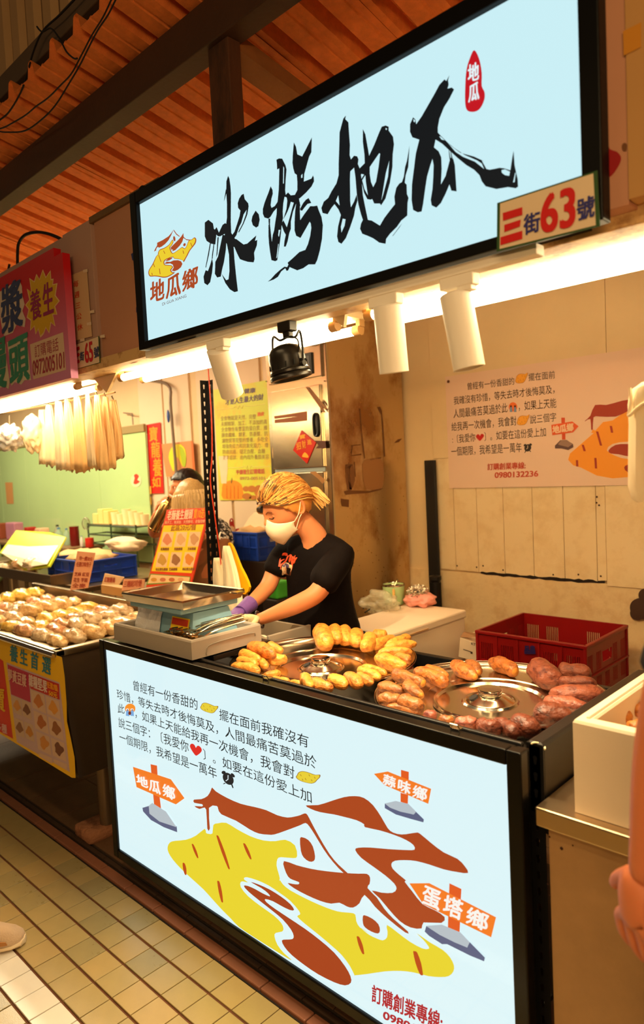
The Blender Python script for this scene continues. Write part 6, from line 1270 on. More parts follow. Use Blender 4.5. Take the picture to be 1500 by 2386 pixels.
dough('tan dough in the deep blue crate', (c_.x - .6, 2.55, 1.02), (.22, .14, .05), 6)
c2_ = P(600, 1300, 'y', 2.95)
crate('blue slotted crate with brown paper beside the person in the black shirt', c2_.x - .20, c2_.x + .16, 2.82, 3.12, 1.04, 1.22, BLUEP)
tag(MB().bbox(c2_.x - .22, c2_.x + .25, 2.81, 3.2, .0, 1.038, .005).build('side_cabinet', mat('dark_side_cabinet', (46, 34, 26), .6)), 'dark cupboard under the blue crate beside the person in the black shirt', 'cabinet')
dough('crumpled brown paper in the blue crate beside the person in the black shirt', (c2_.x - .02, 2.97, 1.21), (.15, .12, .04), 9, mat('brown_paper', (206, 166, 112), .8, bump=.5), 'brown_paper', 'paper')
tb = thing('white_bag', 'white plastic bag with folded top standing behind the masked worker', 'bag', P(597, 1282, 'y', 2.95))
q = [P(a, b, 'y', 2.95) for a, b in ((565, 1282), (568, 1226), (580, 1206), (592, 1194), (606, 1192), (618, 1204), (626, 1222), (626, 1276))]
MB().prism(q, (0, .08, 0)).build('bag', BAGW, tb); s = Sheet('y', 2.949, tb)
for ring in range(10):
    a0 = 2 * pi * ring / 10; s.art('print', ell(597 + 12 * cos(a0), 1257 + 14 * sin(a0), 2.6, 3, 8), (236, 150, 130), lvl=1 + ring % 2)
for i, (a, b) in enumerate((((540, 1215), (553, 1278)), ((553, 1232), (563, 1280)))):
    t = thing('broom_handle', ['taller red handle with a pale looped top behind the white bag stack', 'shorter plain red handle behind the white bag stack'][i], 'handle', P(*b, 'y', 2.9))
    MB().tube([P(*a, 'y', 2.9), P(*b, 'y', 2.9), P(b[0] + 6, b[1] + 30, 'y', 2.9)], .012, 8).build('shaft', mat('dark_red_handle', (168, 34, 24), .4), t, smooth=True)
    if i == 0:
        c = P(539.5, 1219, 'y', 2.9); MB().tube([c + Vector((.018 * cos(x), 0, .03 * sin(x))) for x in [2 * pi * k / 12 for k in range(12)]], .005, 6, closed=True).build('loop', mat('dark_red_handle', (168, 34, 24), .4), t, smooth=True)
        MB().tube([P(541, 1226, 'y', 2.898), P(545, 1240, 'y', 2.898)], .0135, 8).build('sleeve', mat('pale_sleeve', (214, 180, 140), .5), t, smooth=True)
# white and yellow bags hanging on the slotted upright
hx = P(520, 1300, 'y', 1.93)
t = thing('hanging_bags', 'white bag bundle hung low on the tall slotted upright', 'bags', hx)
def flat_bag(t, pts, y, th, m, name='bag', n=5):
    for i in range(n):
        q = [P(a + i * 2.0, b + i * .8, 'y', y + i * th * .8) + Vector((0, random.uniform(-.003, .003), 0)) for a, b in pts]
        MB().prism([Vector(v) for v in smooth_poly(q, 2)], (0, th, 0)).build(name, m, t)
bag_bundle(t, P(506, 1300, 'y', 1.91), .115, .05, .20, 61, BAGW, folds=5, lean=.045); bag_bundle(t, P(527, 1272, 'y', 1.90), .105, .05, .30, 62, BAGW, folds=6, lean=.045)
t = thing('hanging_bags', 'yellow plastic bag hanging right of the white bundle on the slotted upright', 'bags', hx + Vector((.04, 0, 0)))
flat_bag(t, [(530, 1266), (538, 1268), (544, 1284), (550, 1300), (560, 1320), (570, 1340), (580, 1368), (572, 1384), (562, 1380), (552, 1350), (540, 1316), (534, 1292)], 1.945, .008, mat('yellow_bag_film', (250, 190, 20), .45, bump=.2, bscale=20), n=2)
t = thing('upright_hook', 'small white hook on the tall slotted upright above the bags', 'hook', P(512, 1245, 'y', 1.9))
MB().tube(smooth_poly([P(516, 1240, 'y', 1.9), P(513, 1242, 'y', 1.895), P(511, 1250, 'y', 1.89), P(512, 1256, 'y', 1.895)], 3, False), .004, 6).build('hook', WSP, t)
# lidded pan of wrapped food at the left with its open lime box lid
t = thing('steel_bin', 'deep steel bin of wrapped food at the left edge behind the rolls', 'bin', P(40, 1360, 'y', 2.0))
e0, e1 = P(-40, 1352, 'y', 1.98), P(124, 1340, 'y', 1.98)
m_ = MB(); tub(m_, e0.x, e1.x, 1.96, 2.32, .932, e1.z, .012, .03); m_.build('body', NS, t)
t = thing('lime_box_lid', 'open white lid with lime green edge standing behind the steel bin of wrapped food', 'lid', P(90, 1300, 'y', 2.1))
l3 = [P(a, b, 'y', y) for a, b, y in ((2, 1290, 2.10), (40, 1238, 2.28), (120, 1243, 2.28), (156, 1254, 2.26), (118, 1322, 2.06), (60, 1330, 2.04))]
nl = (l3[3] - l3[0]).cross(l3[1] - l3[0]).normalized()
MB().prism(l3, nl * .012).build('lid', mat('lime_lid', (196, 210, 40), .4), t)
l4 = [P(a, b, 'y', y) + Vector((.0, -.012, .004)) for a, b, y in ((8, 1290, 2.10), (43, 1242, 2.28), (118, 1247, 2.28), (150, 1257, 2.26), (114, 1316, 2.06), (60, 1324, 2.04))]
MB().prism(l4, nl * .004).build('lining', mat('pale_lid_lining', (240, 232, 200), .35, var=.08, vscale=6), t)
for i, (x, y, r, c) in enumerate(((20, 1322, .07, 'wrapped_bun_d'), (52, 1312, .07, 'wrapped_bun_c'), (30, 1336, .06, 'wrapped_bun_c'), (84, 1312, .08, 'wrapped_bun_d'), (66, 1326, .06, 'wrapped_bun_a'))):
    dough(['pale', 'brownish', 'reddish', 'large pale', 'small tan'][i] + ' film-wrapped parcel in the deep steel bin', P(x, y, 'y', 2.1), (r * 1.3, r, r * .6), 30 + i, MATS[c], 'wrapped_parcel', 'food')
# drinks and jars on a rear shelf
t = thing('rear_shelf', 'rear shelf with jars and bottles in front of the green panel', 'shelf', (-6.5, 3.0, 0))
rz_ = P(130, 1268, 'y', 3.0).z
MB().bbox(-8.6, -5.95, 2.86, 3.22, rz_ - .03, rz_, .004).build('shelf_board', mat('brown_shelf', (130, 100, 66), .5, var=.1), t)
for x in (-8.4, -7.2, -6.0): MB().bbox(x, x + .04, 2.9, 3.2, 0, rz_ - .03, .003).build('leg', mat('brown_shelf', (130, 100, 66), .5), t)
def jar(label, x, yb, yt, w, m, capm=None, name='jar', cat='jar', liquid=None):
    c = P(x, yb, 'y', 3.0); c.z = rz_; s_ = Q(c)[2] / FPX; r = w * s_ / 2; h = (yb - yt) * s_
    t = thing(name, label, cat, c)
    MB().lathe([(r * .9, 0), (r, .01), (r, h * .72), (r * (.45 if capm else .98), h * .88), (r * (.4 if capm else 1), h)], c, 20).build('body', m, t, smooth=True)
    if capm: MB().lathe([(r * .42, h * .93), (r * .42, h * 1.04), (.001, h * 1.05)], c, 14).build('cap', capm, t, smooth=True)
    return t
GLS = mat('clear_drink_bottle', (170, 200, 170), .1, alpha=.6); BLUC = mat('blue_cap', (60, 120, 160), .4); TEA = mat('dark_tea', (110, 26, 20), .15)
jar('clear pitcher of dark red tea on the rear shelf', 175, 1268, 1222, 22, TEA, None, 'tea_pitcher', 'pitcher')
jar('clear bottle with teal cap left of the tea pitcher', 157, 1268, 1230, 14, GLS, BLUC, 'bottle', 'bottle'); jar('wider clear bottle with blue cap, second left of the tea pitcher', 139, 1268, 1230, 18, GLS, BLUC, 'bottle', 'bottle')
jar('tall jar with dark lid behind the clear bottles', 136, 1262, 1218, 16, mat('smoky_jar', (150, 150, 120), .2), BLACK); jar('dark red jar left of the clear bottles', 118, 1262, 1236, 18, TEA, None)
jar('bright red cup holding a wire whisk on the rear shelf', 209, 1268, 1246, 20, mat('red_cup', (206, 44, 24), .4), None, 'red_cup', 'cup'); jar('thin white bottle between the pitcher and the red cup', 191, 1268, 1244, 8, mat('white_bottle', (226, 214, 196), .4), BLUC, 'bottle', 'bottle')
for i, (x, y, w, h, c) in enumerate(((92, 1232, 22, 20, (206, 100, 40)), (72, 1240, 18, 26, (180, 40, 30)), (100, 1248, 28, 26, (236, 190, 150)), (36, 1240, 50, 34, (196, 130, 150)), (8, 1245, 26, 30, (150, 70, 40)))):
    c0 = P(x, y + h / 2, 'y', 3.05); sc_ = Q(c0)[2] / FPX
    tag(MB().bbox(c0.x - w * sc_ / 2, c0.x + w * sc_ / 2, 3.0, 3.1, rz_, rz_ + h * sc_ + .03, .01).build('food_packet', mat('packet_%d' % i, c, .5, var=.2, vscale=10)), ['orange', 'red', 'cream', 'pinkish', 'brown'][i] + ' food packet standing on the rear shelf', 'packet')
wc = P(202, 1246, 'y', 3.0)
t = thing('wire_whisk', 'wire whisk standing in the bright red cup', 'whisk', wc)
for k in range(5):
    a = pi * k / 5; MB().tube([wc + Vector((.035 * cos(a) * sin(f), .035 * sin(a) * sin(f), .10 - .055 * cos(f))) for f in [2 * pi * j / 14 for j in range(14)]], .0018, 4, closed=True).build('wire', STEEL, t)
dough('white cloth beside the blue crates', P(290, 1265, 'z', 1.0) if False else P(290, 1268, 'y', 2.62), (.22, .10, .05), 15, mat('white_cloth', (236, 214, 176), .8), 'white_cloth', 'cloth')
# bright display basket at the right of the green panel
t = thing('wire_basket', 'wire rack of brightly lit cups at the right end of the green panel', 'rack', P(280, 1240, 'y', 3.1))
k0, k1 = P(224, 1222, 'y', 3.1), P(336, 1222, 'y', 3.1)
for z in (k0.z, k0.z - .08, k0.z - .16): MB().tube([(k0.x, 3.02, z), (k1.x, 3.02, z), (k1.x, 3.2, z), (k0.x, 3.2, z)], .008, 6, closed=True).build('wire', mat('dark_green_wire', (50, 70, 40), .4), t)
for x in (k0.x, (k0.x + k1.x) / 2, k1.x): MB().tube([(x, 3.02, k0.z + .02), (x, 3.02, -.001)], .008, 6).build('wire', mat('dark_green_wire', (50, 70, 40), .4), t)
MB().bbox(k0.x, k1.x, 3.03, 3.19, k0.z + .0, k0.z + .012, .002).build('shelf', STEEL, t)
for i in range(9):
    x = k0.x + .06 + i * .095; h = .09 + .04 * ((i * 3) % 4) / 3
    m = mat('cream_cup', (250, 236, 180), .4) if i > 2 else mat('yellow_box', (240, 214, 130), .5)
    o = MB().lathe([(.028, 0), (.038, h), (.034, h), (.026, .006)], (x, 3.10, k0.z + .012), 14).build('cup', m, smooth=True) if i > 2 else MB().bbox(x - .04, x + .045, 3.06, 3.16, k0.z + .012, k0.z + .012 + h, .004).build('small_box', m)
    tag(o, '%s cream paper cup from the left on the wire rack beside the green panel' % ('first', 'second', 'third', 'fourth', 'fifth', 'sixth')[i - 3] if i > 2 else '%s pale yellow box at the left end of the wire rack' % ('first', 'second', 'third')[i], 'cup' if i > 2 else 'box', 'cups on the wire rack' if i > 2 else 'boxes on the wire rack')
gbp = P(636, 1372, 'y', 2.42)
tag(MB().bbox(gbp.x - .05, gbp.x + .05, 2.40, 2.50, gbp.z - .05, gbp.z + .04, .01).build('green_basin', mat('bright_green_plastic', (70, 170, 50), .4)), 'bright green basin glimpsed behind the arms of the masked worker', 'basin')
tag(MB().bbox(gbp.x - .055, gbp.x + .055, 2.39, 2.51, 0, gbp.z - .052, .006).build('basin_stand', mat('dark_side_cabinet', (46, 34, 26), .6)), 'dark stand under the bright green basin', 'stand')
# ------------------------------------------------------------------ PEOPLE
SKIN = mat('warm_skin', (206, 130, 84), .5, sub=.12, var=.05, vscale=10, spec=.4)
def skin_mesh(name, nodes, edges, m, parent, root, sub=2, disp=0, dscale=8.0, keep=None):
    ks = list(nodes); me = bpy.data.meshes.new('sk'); me.from_pydata([Vector(nodes[k][0]) for k in ks], [(ks.index(a), ks.index(b)) for a, b in edges], [])
    o = bpy.data.objects.new('sk', me); COL.objects.link(o); o.modifiers.new('s', 'SKIN')
    if not me.skin_vertices:
        bpy.context.view_layer.update()
    if not me.skin_vertices:
        bpy.context.view_layer.objects.active = o; bpy.ops.mesh.customdata_skin_add()
    sv = me.skin_vertices[0].data
    for i, k in enumerate(ks):
        r = nodes[k][1]; sv[i].radius = r if isinstance(r, tuple) else (r, r); sv[i].use_root = (k == root)
    s = o.modifiers.new('u', 'SUBSURF'); s.levels = sub; s.render_levels = sub
    bpy.context.view_layer.update()
    ev = o.evaluated_get(bpy.context.evaluated_depsgraph_get()); m2 = bpy.data.meshes.new_from_object(ev)
    mb = MB(); mb.v = [v.co.copy() for v in m2.vertices]; mb.f = [tuple(p.vertices) for p in m2.polygons]; mb.m = [0] * len(mb.f)
    if disp:
        for v, n in zip(mb.v, [v.normal.copy() for v in m2.vertices]): v += n * disp * noise.noise(Vector((v.x * dscale, v.y * dscale, v.z * dscale * .6)))
    bpy.data.objects.remove(o); bpy.data.meshes.remove(me); bpy.data.meshes.remove(m2)
    return mb.build(name, m, parent, smooth=True), mb
def hshape(p, s=1.0, off=0.0):
    x, y, z = p
    X, Y, Z = x * .074, y * .094, z * .113
    if z < 0: X *= 1 - .30 * (-z) ** 1.3; Y *= (1 - .42 * (-z)) if y < 0 else (1 - .04 * (-z))
    g = lambda a, b, c, d: math.exp(-((x - a) / c) ** 2 - ((z - b) / d) ** 2)
    if y > .2:
        Y += .020 * g(0, -.16, .13, .13) + .008 * g(0, .05, .10, .2) - .008 * (g(.36, .06, .2, .13) + g(-.36, .06, .2, .13)) + .004 * g(0, .22, .6, .08) + .006 * g(0, -.47, .25, .07) + .008 * g(0, -.82, .25, .12) + .004 * (g(.5, -.25, .25, .2) + g(-.5, -.25, .25, .2))
    n = Vector((x, y, z)); return (Vector((X, Y, Z)) + n * off) * s
def frame(f, up=(0, 0, 1), roll=0):
    f = Vector(f).normalized(); u = (Vector(up) - f * f.dot(Vector(up))).normalized(); r = f.cross(u)
    M = Matrix((r, f, u)).transposed(); return M @ Matrix.Rotation(roll, 3, 'Y')
def head(c, M, s, parent, skin=SKIN):
    bm = bmesh.new(); bmesh.ops.create_icosphere(bm, subdivisions=5, radius=1); bm.verts.ensure_lookup_table()
    mb = MB(); mb.add([c + M @ hshape(v.co, s) for v in bm.verts], [tuple(v.index for v in f.verts) for f in bm.faces]); bm.free()
    mb.build('head', skin, parent, smooth=True)
    for sg in (-1, 1):
        e = MB(); pts = [Vector((sg * (.074 + .010 * sin(a * .5)), -.012 + .017 * cos(a), .004 + .030 * sin(a))) for a in [2 * pi * k / 14 for k in range(14)]]
        e.tube([c + M @ (p * s) for p in pts], .0055 * s, 7, closed=True); e.blob((0, 0, 0), (.005 * s, .014 * s, .024 * s), 2, 0); 
        for v in e.v[-42 if False else 98:]: v.xyz = c + M @ (Vector((sg * .0745, -.010, .002)) * s + v)
        e.build('ear', skin, parent, smooth=True)
def hair_shell(c, M, s, parent, m, cond, off=.014, name='hair', nz=.003, sub=5):
    bm = bmesh.new(); bmesh.ops.create_icosphere(bm, subdivisions=sub, radius=1)
    bmesh.ops.delete(bm, geom=[v for v in bm.verts if not cond(*v.co)], context='VERTS'); bm.verts.ensure_lookup_table()
    mb = MB(); mb.add([c + M @ (hshape(v.co, s, off + nz * noise.noise(v.co * 6))) for v in bm.verts], [tuple(v.index for v in f.verts) for f in bm.faces]); bm.free()
    o = mb.build(name, m, parent, smooth=True); sd = o.modifiers.new('t', 'SOLIDIFY'); sd.thickness = .006 * s; sd.offset = -1; return o
def hpt(p, c, M, s, off): n = Vector(p).normalized(); return c + M @ hshape(n, s, off)

# --- masked worker
wp = thing('person', 'masked worker with bleached tied hair and black t-shirt bending over the counter', 'person', (-2.08, 2.22, 0))
hc_ = P(668, 1180, 'y', 1.99)
fv = (-R_ * .80 + D_ * .50 - F_ * .42).normalized(); HM = frame(fv, (0, -.25, 1)); hs = 1.10
N = {'pel': (Vector((-2.13, 2.17, .86)), .10), 'wai': (P(742, 1420, 'y', 2.16), .10), 'che': (P(735, 1325, 'y', 2.12), .09), 'nb': (P(735, 1246, 'y', 2.10), .06), 'nk': (P(708, 1222, 'y', 2.05), .050), 'hd': (hc_ + HM @ Vector((0, -.02, -.03)), .055)}
sL, sR = P(797, 1292, 'y', 2.11), P(655, 1285, 'y', 2.09)
N.update({'sl': (sL, .045), 'el': (P(738, 1386, 'y', 1.97), .042), 'fl': (P(680, 1414, 'y', 1.90), .039), 'wl': (P(604, 1444, 'y', 1.82), .025), 'hl': (P(588, 1444, 'y', 1.795), .024),
          'sr': (sR, .042), 'er': (P(626, 1366, 'y', 2.0), .040), 'fr': (P(600, 1392, 'y', 1.92), .035), 'wr': (P(570, 1418, 'y', 1.83), .024), 'hr': (P(560, 1428, 'y', 1.80), .024),
          'hipl': (Vector((-2.04, 2.18, .80)), .075), 'knl': (Vector((-2.04, 2.16, .47)), .06), 'anl': (Vector((-2.04, 2.22, .09)), .042), 'tol': (Vector((-2.04, 2.10, .04)), .035),
          'hipr': (Vector((-2.24, 2.18, .80)), .075), 'knr': (Vector((-2.25, 2.16, .47)), .06), 'anr': (Vector((-2.25, 2.22, .09)), .042), 'tor': (Vector((-2.25, 2.10, .04)), .035)})
E_ = [('pel', 'wai'), ('wai', 'che'), ('che', 'nb'), ('nb', 'nk'), ('nk', 'hd'), ('che', 'sl'), ('sl', 'el'), ('el', 'fl'), ('fl', 'wl'), ('wl', 'hl'), ('che', 'sr'), ('sr', 'er'), ('er', 'fr'), ('fr', 'wr'), ('wr', 'hr'),
      ('pel', 'hipl'), ('hipl', 'knl'), ('knl', 'anl'), ('anl', 'tol'), ('pel', 'hipr'), ('hipr', 'knr'), ('knr', 'anr'), ('anr', 'tor')]
skin_mesh('body', N, E_, SKIN, wp, 'pel')
def hand(name, wr, d, pn, m, parent, s=1.0, curl=.5, thumb=1):
    """five-fingered hand: wrist point, direction of the fingers, palm normal"""
    d = Vector(d).normalized(); pn = Vector(pn); pn = (pn - d * pn.dot(d)).normalized(); sd = d.cross(pn) * thumb; w = Vector(wr)
    nd = {'w': (w, .024 * s), 'p': (w + d * .045 * s, (.033 * s, .021 * s))}; ed = [('w', 'p')]
    for i, (o, L_) in enumerate(((.030, .070), (.011, .080), (-.010, .075), (-.029, .060))):
        b = w + d * .082 * s + sd * o * s; nd['k%d' % i] = (b, .0108 * s); ed.append(('p', 'k%d' % i)); q = b; dd = d.copy(); pv = 'k%d' % i
        for j, fr in enumerate((.45, .32, .23)):
            dd = (dd + pn * curl * .62).normalized(); q = q + dd * L_ * fr * s; k = 'f%d%d' % (i, j); nd[k] = (q, (.0092 - .0012 * j) * s); ed.append((pv, k)); pv = k
    q = w + d * .022 * s + sd * .026 * s; nd['t0'] = (q, .013 * s); ed.append(('p', 't0')); dd = (d * .7 + sd * .7 + pn * .25).normalized(); pv = 't0'
    for j, L_ in enumerate((.034, .028)): q = q + dd * L_ * s; nd['t%d' % (j + 1)] = (q, (.0105 - .0015 * j) * s); ed.append((pv, 't%d' % (j + 1))); pv = 't%d' % (j + 1); dd = (dd + d * .4 + pn * .2).normalized()
    return skin_mesh(name, nd, ed, m, parent, 'p')[0]
GLV = mat('purple_nitrile_glove', (112, 76, 150), .45, bump=.3, bscale=60)
gR = hand('glove', N['wr'][0] + (N['hr'][0] - N['wr'][0]) * .2, P(548, 1436, 'y', 1.76) - N['wr'][0], (0, 0, -1), GLV, wp, 1.05, .35, -1); gR['label'] = 'purple glove'
dw = (N['wr'][0] - N['fr'][0]).normalized()
MB().tube([N['wr'][0] - dw * .045, N['wr'][0] - dw * .02, N['wr'][0] + dw * .01, N['wr'][0] + dw * .03], [.036, .033, .031, .030], 14).build('glove_cuff', GLV, wp, smooth=True)
gL = hand('glove', N['wl'][0] + (N['hl'][0] - N['wl'][0]) * .3, P(570, 1440, 'y', 1.75) - N['wl'][0], (0, 0, -1), mat('clear_glove', (216, 200, 160), .35, bump=.4, bscale=60), wp, 1.05, .35, 1); gL['label'] = 'clear plastic glove'
dl = (N['wl'][0] - N['fl'][0]).normalized(); bc = N['wl'][0] - dl * .002; u = dl.cross(Vector((0, 0, 1))).normalized(); w_ = dl.cross(u)
br = MB()
for k in range(18):
    a = 2 * pi * k / 18; br.blob(bc + (u * cos(a) + w_ * sin(a)) * .0335, (.0055,) * 3, 1, 0)
br.build('bead_bracelet', mat('dark_beads', (52, 30, 22), .3), wp, smooth=True)
SH = mat('black_cotton_shirt', (17, 10, 9), .8, spec=.12, bump=.2, bscale=40, var=.15, vscale=6)
tsv = {'z': (Vector((-2.12, 2.17, .68)), (.19, .16)), 'a': (Vector((-2.12, 2.17, .82)), (.19, .16)), 'b': (P(744, 1425, 'y', 2.16) , (.178, .15)), 'c': (P(738, 1335, 'y', 2.14), (.155, .13)), 'd': (P(740, 1268, 'y', 2.12), (.10, .085)), 'e': (P(736, 1245, 'y', 2.105), (.075, .065)),
       'sl': (P(786, 1292, 'y', 2.11), .070), 'ml': (P(768, 1336, 'y', 2.04), .074), 'el': (P(744, 1376, 'y', 1.985), .078), 'sr': (P(668, 1288, 'y', 2.09), .066), 'mr': (P(650, 1318, 'y', 2.05), .062), 'er': (P(636, 1346, 'y', 2.015), .062)}
so, smb = skin_mesh('shirt', tsv, [('z', 'a'), ('a', 'b'), ('b', 'c'), ('c', 'd'), ('d', 'e'), ('d', 'sl'), ('sl', 'ml'), ('ml', 'el'), ('d', 'sr'), ('sr', 'mr'), ('mr', 'er'), ], SH, wp, 'z', disp=.016, dscale=9)
JE = mat('dark_trousers', (30, 30, 38), .8)
for sg, x in (('l', -2.04), ('r', -2.245)):
    MB().tube([(x, 2.18, .88), (x, 2.17, .47), (x, 2.21, .12)], [.115, .085, .07], 14).build('trouser_leg', JE, wp, smooth=True)
    MB().blob((x, 2.14, .045), (.05, .14, .045), 3, .1, 2, 1).build('shoe', BLACK, wp, smooth=True)
# print on the shirt
bv = BVHTree.FromPolygons(smb.v, smb.f)
def on_shirt(pts, c, name='shirt_print', lift=.003):
    o2 = []
    for a, b in pts:
        d = (R_ * ((a - 750) / FPX) + D_ * ((b - 1193) / FPX) + F_).normalized(); h = bv.ray_cast(CAM, d)
        if h[0] is None: return
        o2.append(h[0] - d * lift)
    v2 = [Vector((a, b, 0)) for a, b in pts]; tr = [tuple(v2[i] for i in t) for t in tessellate_polygon([v2])]
    for _ in range(3):
        nt_ = []
        for a, b, c_ in tr:
            ls = ((a - b).length, (b - c_).length, (c_ - a).length)
            if max(ls) < 2.2: nt_.append((a, b, c_)); continue
            x, y, z = (a + b) / 2, (b + c_) / 2, (c_ + a) / 2; nt_ += [(a, x, z), (x, b, y), (z, y, c_), (x, y, z)]
        tr = nt_
    def hit(p):
        d = (R_ * ((p.x - 750) / FPX) + D_ * ((p.y - 1193) / FPX) + F_).normalized(); h = bv.ray_cast(CAM, d); return h[0] - d * lift
    mb = MB()
    for t_ in tr: n = len(mb.v); mb.v += [hit(p) for p in t_]; mb.f.append((n, n + 1, n + 2)); mb.m.append(0)
    mb.build(name, ink(c), wp)
def pol(l): return [(640 + x / 18.75, 1270 + y / 18.75) for x, y in l]
ORG = (232, 84, 46)
for p in ([(310, 460), (350, 350), (440, 330), (540, 350), (570, 400), (520, 470), (470, 480), (440, 455), (340, 462)], [(270, 560), (240, 660), (420, 600), (440, 620), (300, 700), (240, 800), (230, 820), (320, 800), (430, 700), (480, 620), (560, 440), (620, 470), (560, 600), (490, 740), (400, 800), (300, 880), (280, 950), (150, 940), (170, 830), (190, 700), (220, 600)],
          [(620, 440), (680, 400), (750, 430), (740, 500), (700, 560), (720, 600), (640, 780), (600, 700), (620, 600), (650, 520)], [(740, 500), (810, 480), (830, 560), (790, 700), (840, 640), (870, 700), (850, 810), (800, 800), (770, 1000), (740, 1080), (760, 900), (720, 850), (700, 700)],
          [(830, 520), (890, 440), (905, 465), (870, 560), (970, 530), (985, 555), (900, 680), (880, 770), (840, 700), (820, 620)], [(245, 950), (275, 940), (270, 1060), (235, 1080)]): on_shirt(pol(p), ORG, lift=.004)
on_shirt(pol([(320, 960), (360, 860), (480, 760), (600, 780), (640, 850), (760, 860), (770, 960), (740, 1080), (680, 1190), (600, 1240), (440, 1260), (330, 1330), (310, 1280), (335, 1160), (300, 1040)]), (250, 216, 164), lift=.003)
on_shirt(pol([(350, 890), (470, 790), (600, 840), (630, 900), (600, 1030), (480, 1000), (350, 950)]), (88, 76, 120), lift=.0045)
for i in range(6):
    y = 985 + 52 * i; x0 = 330 if y > 1040 else 340; on_shirt(pol([(x0, y), (740 - 10 * i, y + 110 - 10 * i), (740 - 10 * i, y + 132 - 12 * i), (x0, y + 18)]), (150, 76, 40), lift=.0045)
# head of the worker
head(hc_, HM, hs, wp)
GOLD = mat('bleached_hair', (206, 134, 56), .45, var=.35, vscale=30, stretch=(1, 1, 6), spec=.5)
GOLD2 = mat('bleached_hair_light', (244, 190, 104), .38, var=.2, vscale=40, spec=.5); ROOT = mat('dark_hair_roots', (44, 26, 16), .5)
hair_shell(hc_, HM, hs, wp, GOLD, lambda x, y, z: z > (.50 if y > .75 else .50 - (.75 - y) * 1.05 if y > 0 else -.28 + .15 * y) , .012)
knot = Vector((.0, -1, .05))
rn = random.Random(5); st1, st2 = MB(), MB(); rt = MB()
for i in range(260):
    side = -1 if i % 2 else 1; f = rn.random(); a = rn.uniform(-1.45, 1.45)
    start = Vector((sin(a) * .86, cos(a) * .80 , .60 if abs(a) < .9 else .60 - (abs(a) - .9) * .75)).normalized()
    drop = 0.0
    if i > 180: a = rn.uniform(-.75, .75); start = Vector((sin(a) * .80, cos(a) * .82, .52)).normalized(); drop = rn.uniform(.25, .62); side = 1 if a > 0 else -1
    elif i > 90: start = Vector((rn.uniform(-.5, .5), rn.uniform(.2, .75), .9)).normalized()
    k = knot + Vector((rn.uniform(-.12, .12), 0, rn.uniform(-.12, .12)))
    pts = [hpt(start.lerp(k.normalized(), t).normalized() + Vector((side * .9 * drop * sin(pi * t), 0, .10 * sin(pi * t) - drop * sin(pi * t))), hc_, HM, hs, .014 + .005 * sin(pi * t) + rn.uniform(0, .003)) for t in [j / 9 for j in range(10)]]
    (st1 if rn.random() < .55 else st2).tube(pts, [.0012] + [.0026] * 8 + [.002], 4)
    if (abs(a) < 1.1 or i > 90) and i % 2: rt.tube([p + (p - hc_).normalized() * .0012 for p in pts[:3 if rn.random() < .6 else 4]], [.0030, .0022, .001, .0006][:3 if len(pts[:3]) == 3 and False else None] if False else .0018, 4)
st1.build('hair_strands', GOLD2, wp, smooth=True, kind='stuff'); st2.build('hair_strands', GOLD, wp, smooth=True, kind='stuff'); rt.build('hair_roots', ROOT, wp, smooth=True, kind='stuff')
kp = hpt(knot, hc_, HM, hs, .02); bk = HM @ Vector((0, -1, 0))
MB().lathe([(.012, -.008), (.019, -.004), (.019, .004), (.012, .008)], kp, 14, bk.to_track_quat('Z', 'Y').to_matrix()).build('hair_band', BLACK, wp, smooth=True)
pt_ = MB(); e1 = P(768, 1166, 'y', 2.09); e2 = P(748, 1186, 'y', 2.09)
for i in range(34):
    rr = Vector([rn.uniform(-1, 1) for _ in range(3)]); tip = e1.lerp(e2, rn.random()) + rr * .008; mid = kp.lerp(tip, .5) + rr * .018 + Vector((0, 0, .012))
    pt_.tube(smooth_poly([kp + rr * .006, mid, tip], 4, False), [.005] * 6 + [.003, .002, .001], 5)
pt_.build('ponytail', GOLD2, wp, smooth=True)
# rolled fringe
fr_ = P(612, 1186, 'y', 1.93); 
MB().blob(fr_ + F_ * .0, (.036, .026, .022), 3, .12, 3, 2, HM.to_4x4()).build('fringe_roll', GOLD2, wp, smooth=True)
MB().lathe([(.001, -.03), (.014, -.03), (.0155, 0), (.014, .03), (.001, .03)], P(609, 1187, 'y', 1.905), 14, (R_ * .35 - F_ * 1).normalized().to_track_quat('Z', 'Y').to_matrix()).build('hair_roller', BLACK, wp, smooth=True)
# lowered lid, lashes and brow on both sides
for sg in (-1, 1):
    lash = [hpt((sg * x, 1, z), hc_, HM, hs, .0015) for x, z in ((.20, .0), (.30, -.03), (.42, -.035), (.55, .0))]
    MB().tube(smooth_poly(lash, 3, False), .0016, 5).build('eyelash', mat('lash_black', (24, 12, 8), .6), wp)
    MB().blob(hpt((sg * .38, 1, .03), hc_, HM, hs, -.004), (.014, .007, .007), 2, 0, M=HM.to_4x4()).build('eyelid', SKIN, wp, smooth=True)
    brow = [hpt((sg * x, 1, z), hc_, HM, hs, .001) for x, z in ((.16, .18), (.35, .26), (.58, .22))]
    MB().tube(smooth_poly(brow, 3, False), .0022, 5).build('eyebrow', mat('brow_brown', (120, 66, 34), .7), wp)
mk = MB(); nu, nv_ = 26, 14
for i in range(nu + 1):
    a = radians(-72 + 144 * i / nu); ca = cos(a); 
    for j in range(nv_ + 1):
        v = j / nv_; top = -.010 - .030 * abs(sin(a)) ** 1.5 + .010 * math.exp(-(a / .3) ** 2); bot = -.126 + .050 * abs(sin(a)) ** 1.3
        z = top + (bot - top) * v; bul = .036 * max(0, ca) ** 1.2 * sin(pi * min(1, v * .9 + .06)) ** .8
        x = sin(a) * .082 * (1 - .16 * v); y = ca * .090 + bul - .020 * v * ca
        mk.v.append(hc_ + HM @ (Vector((x, y, z)) * hs))
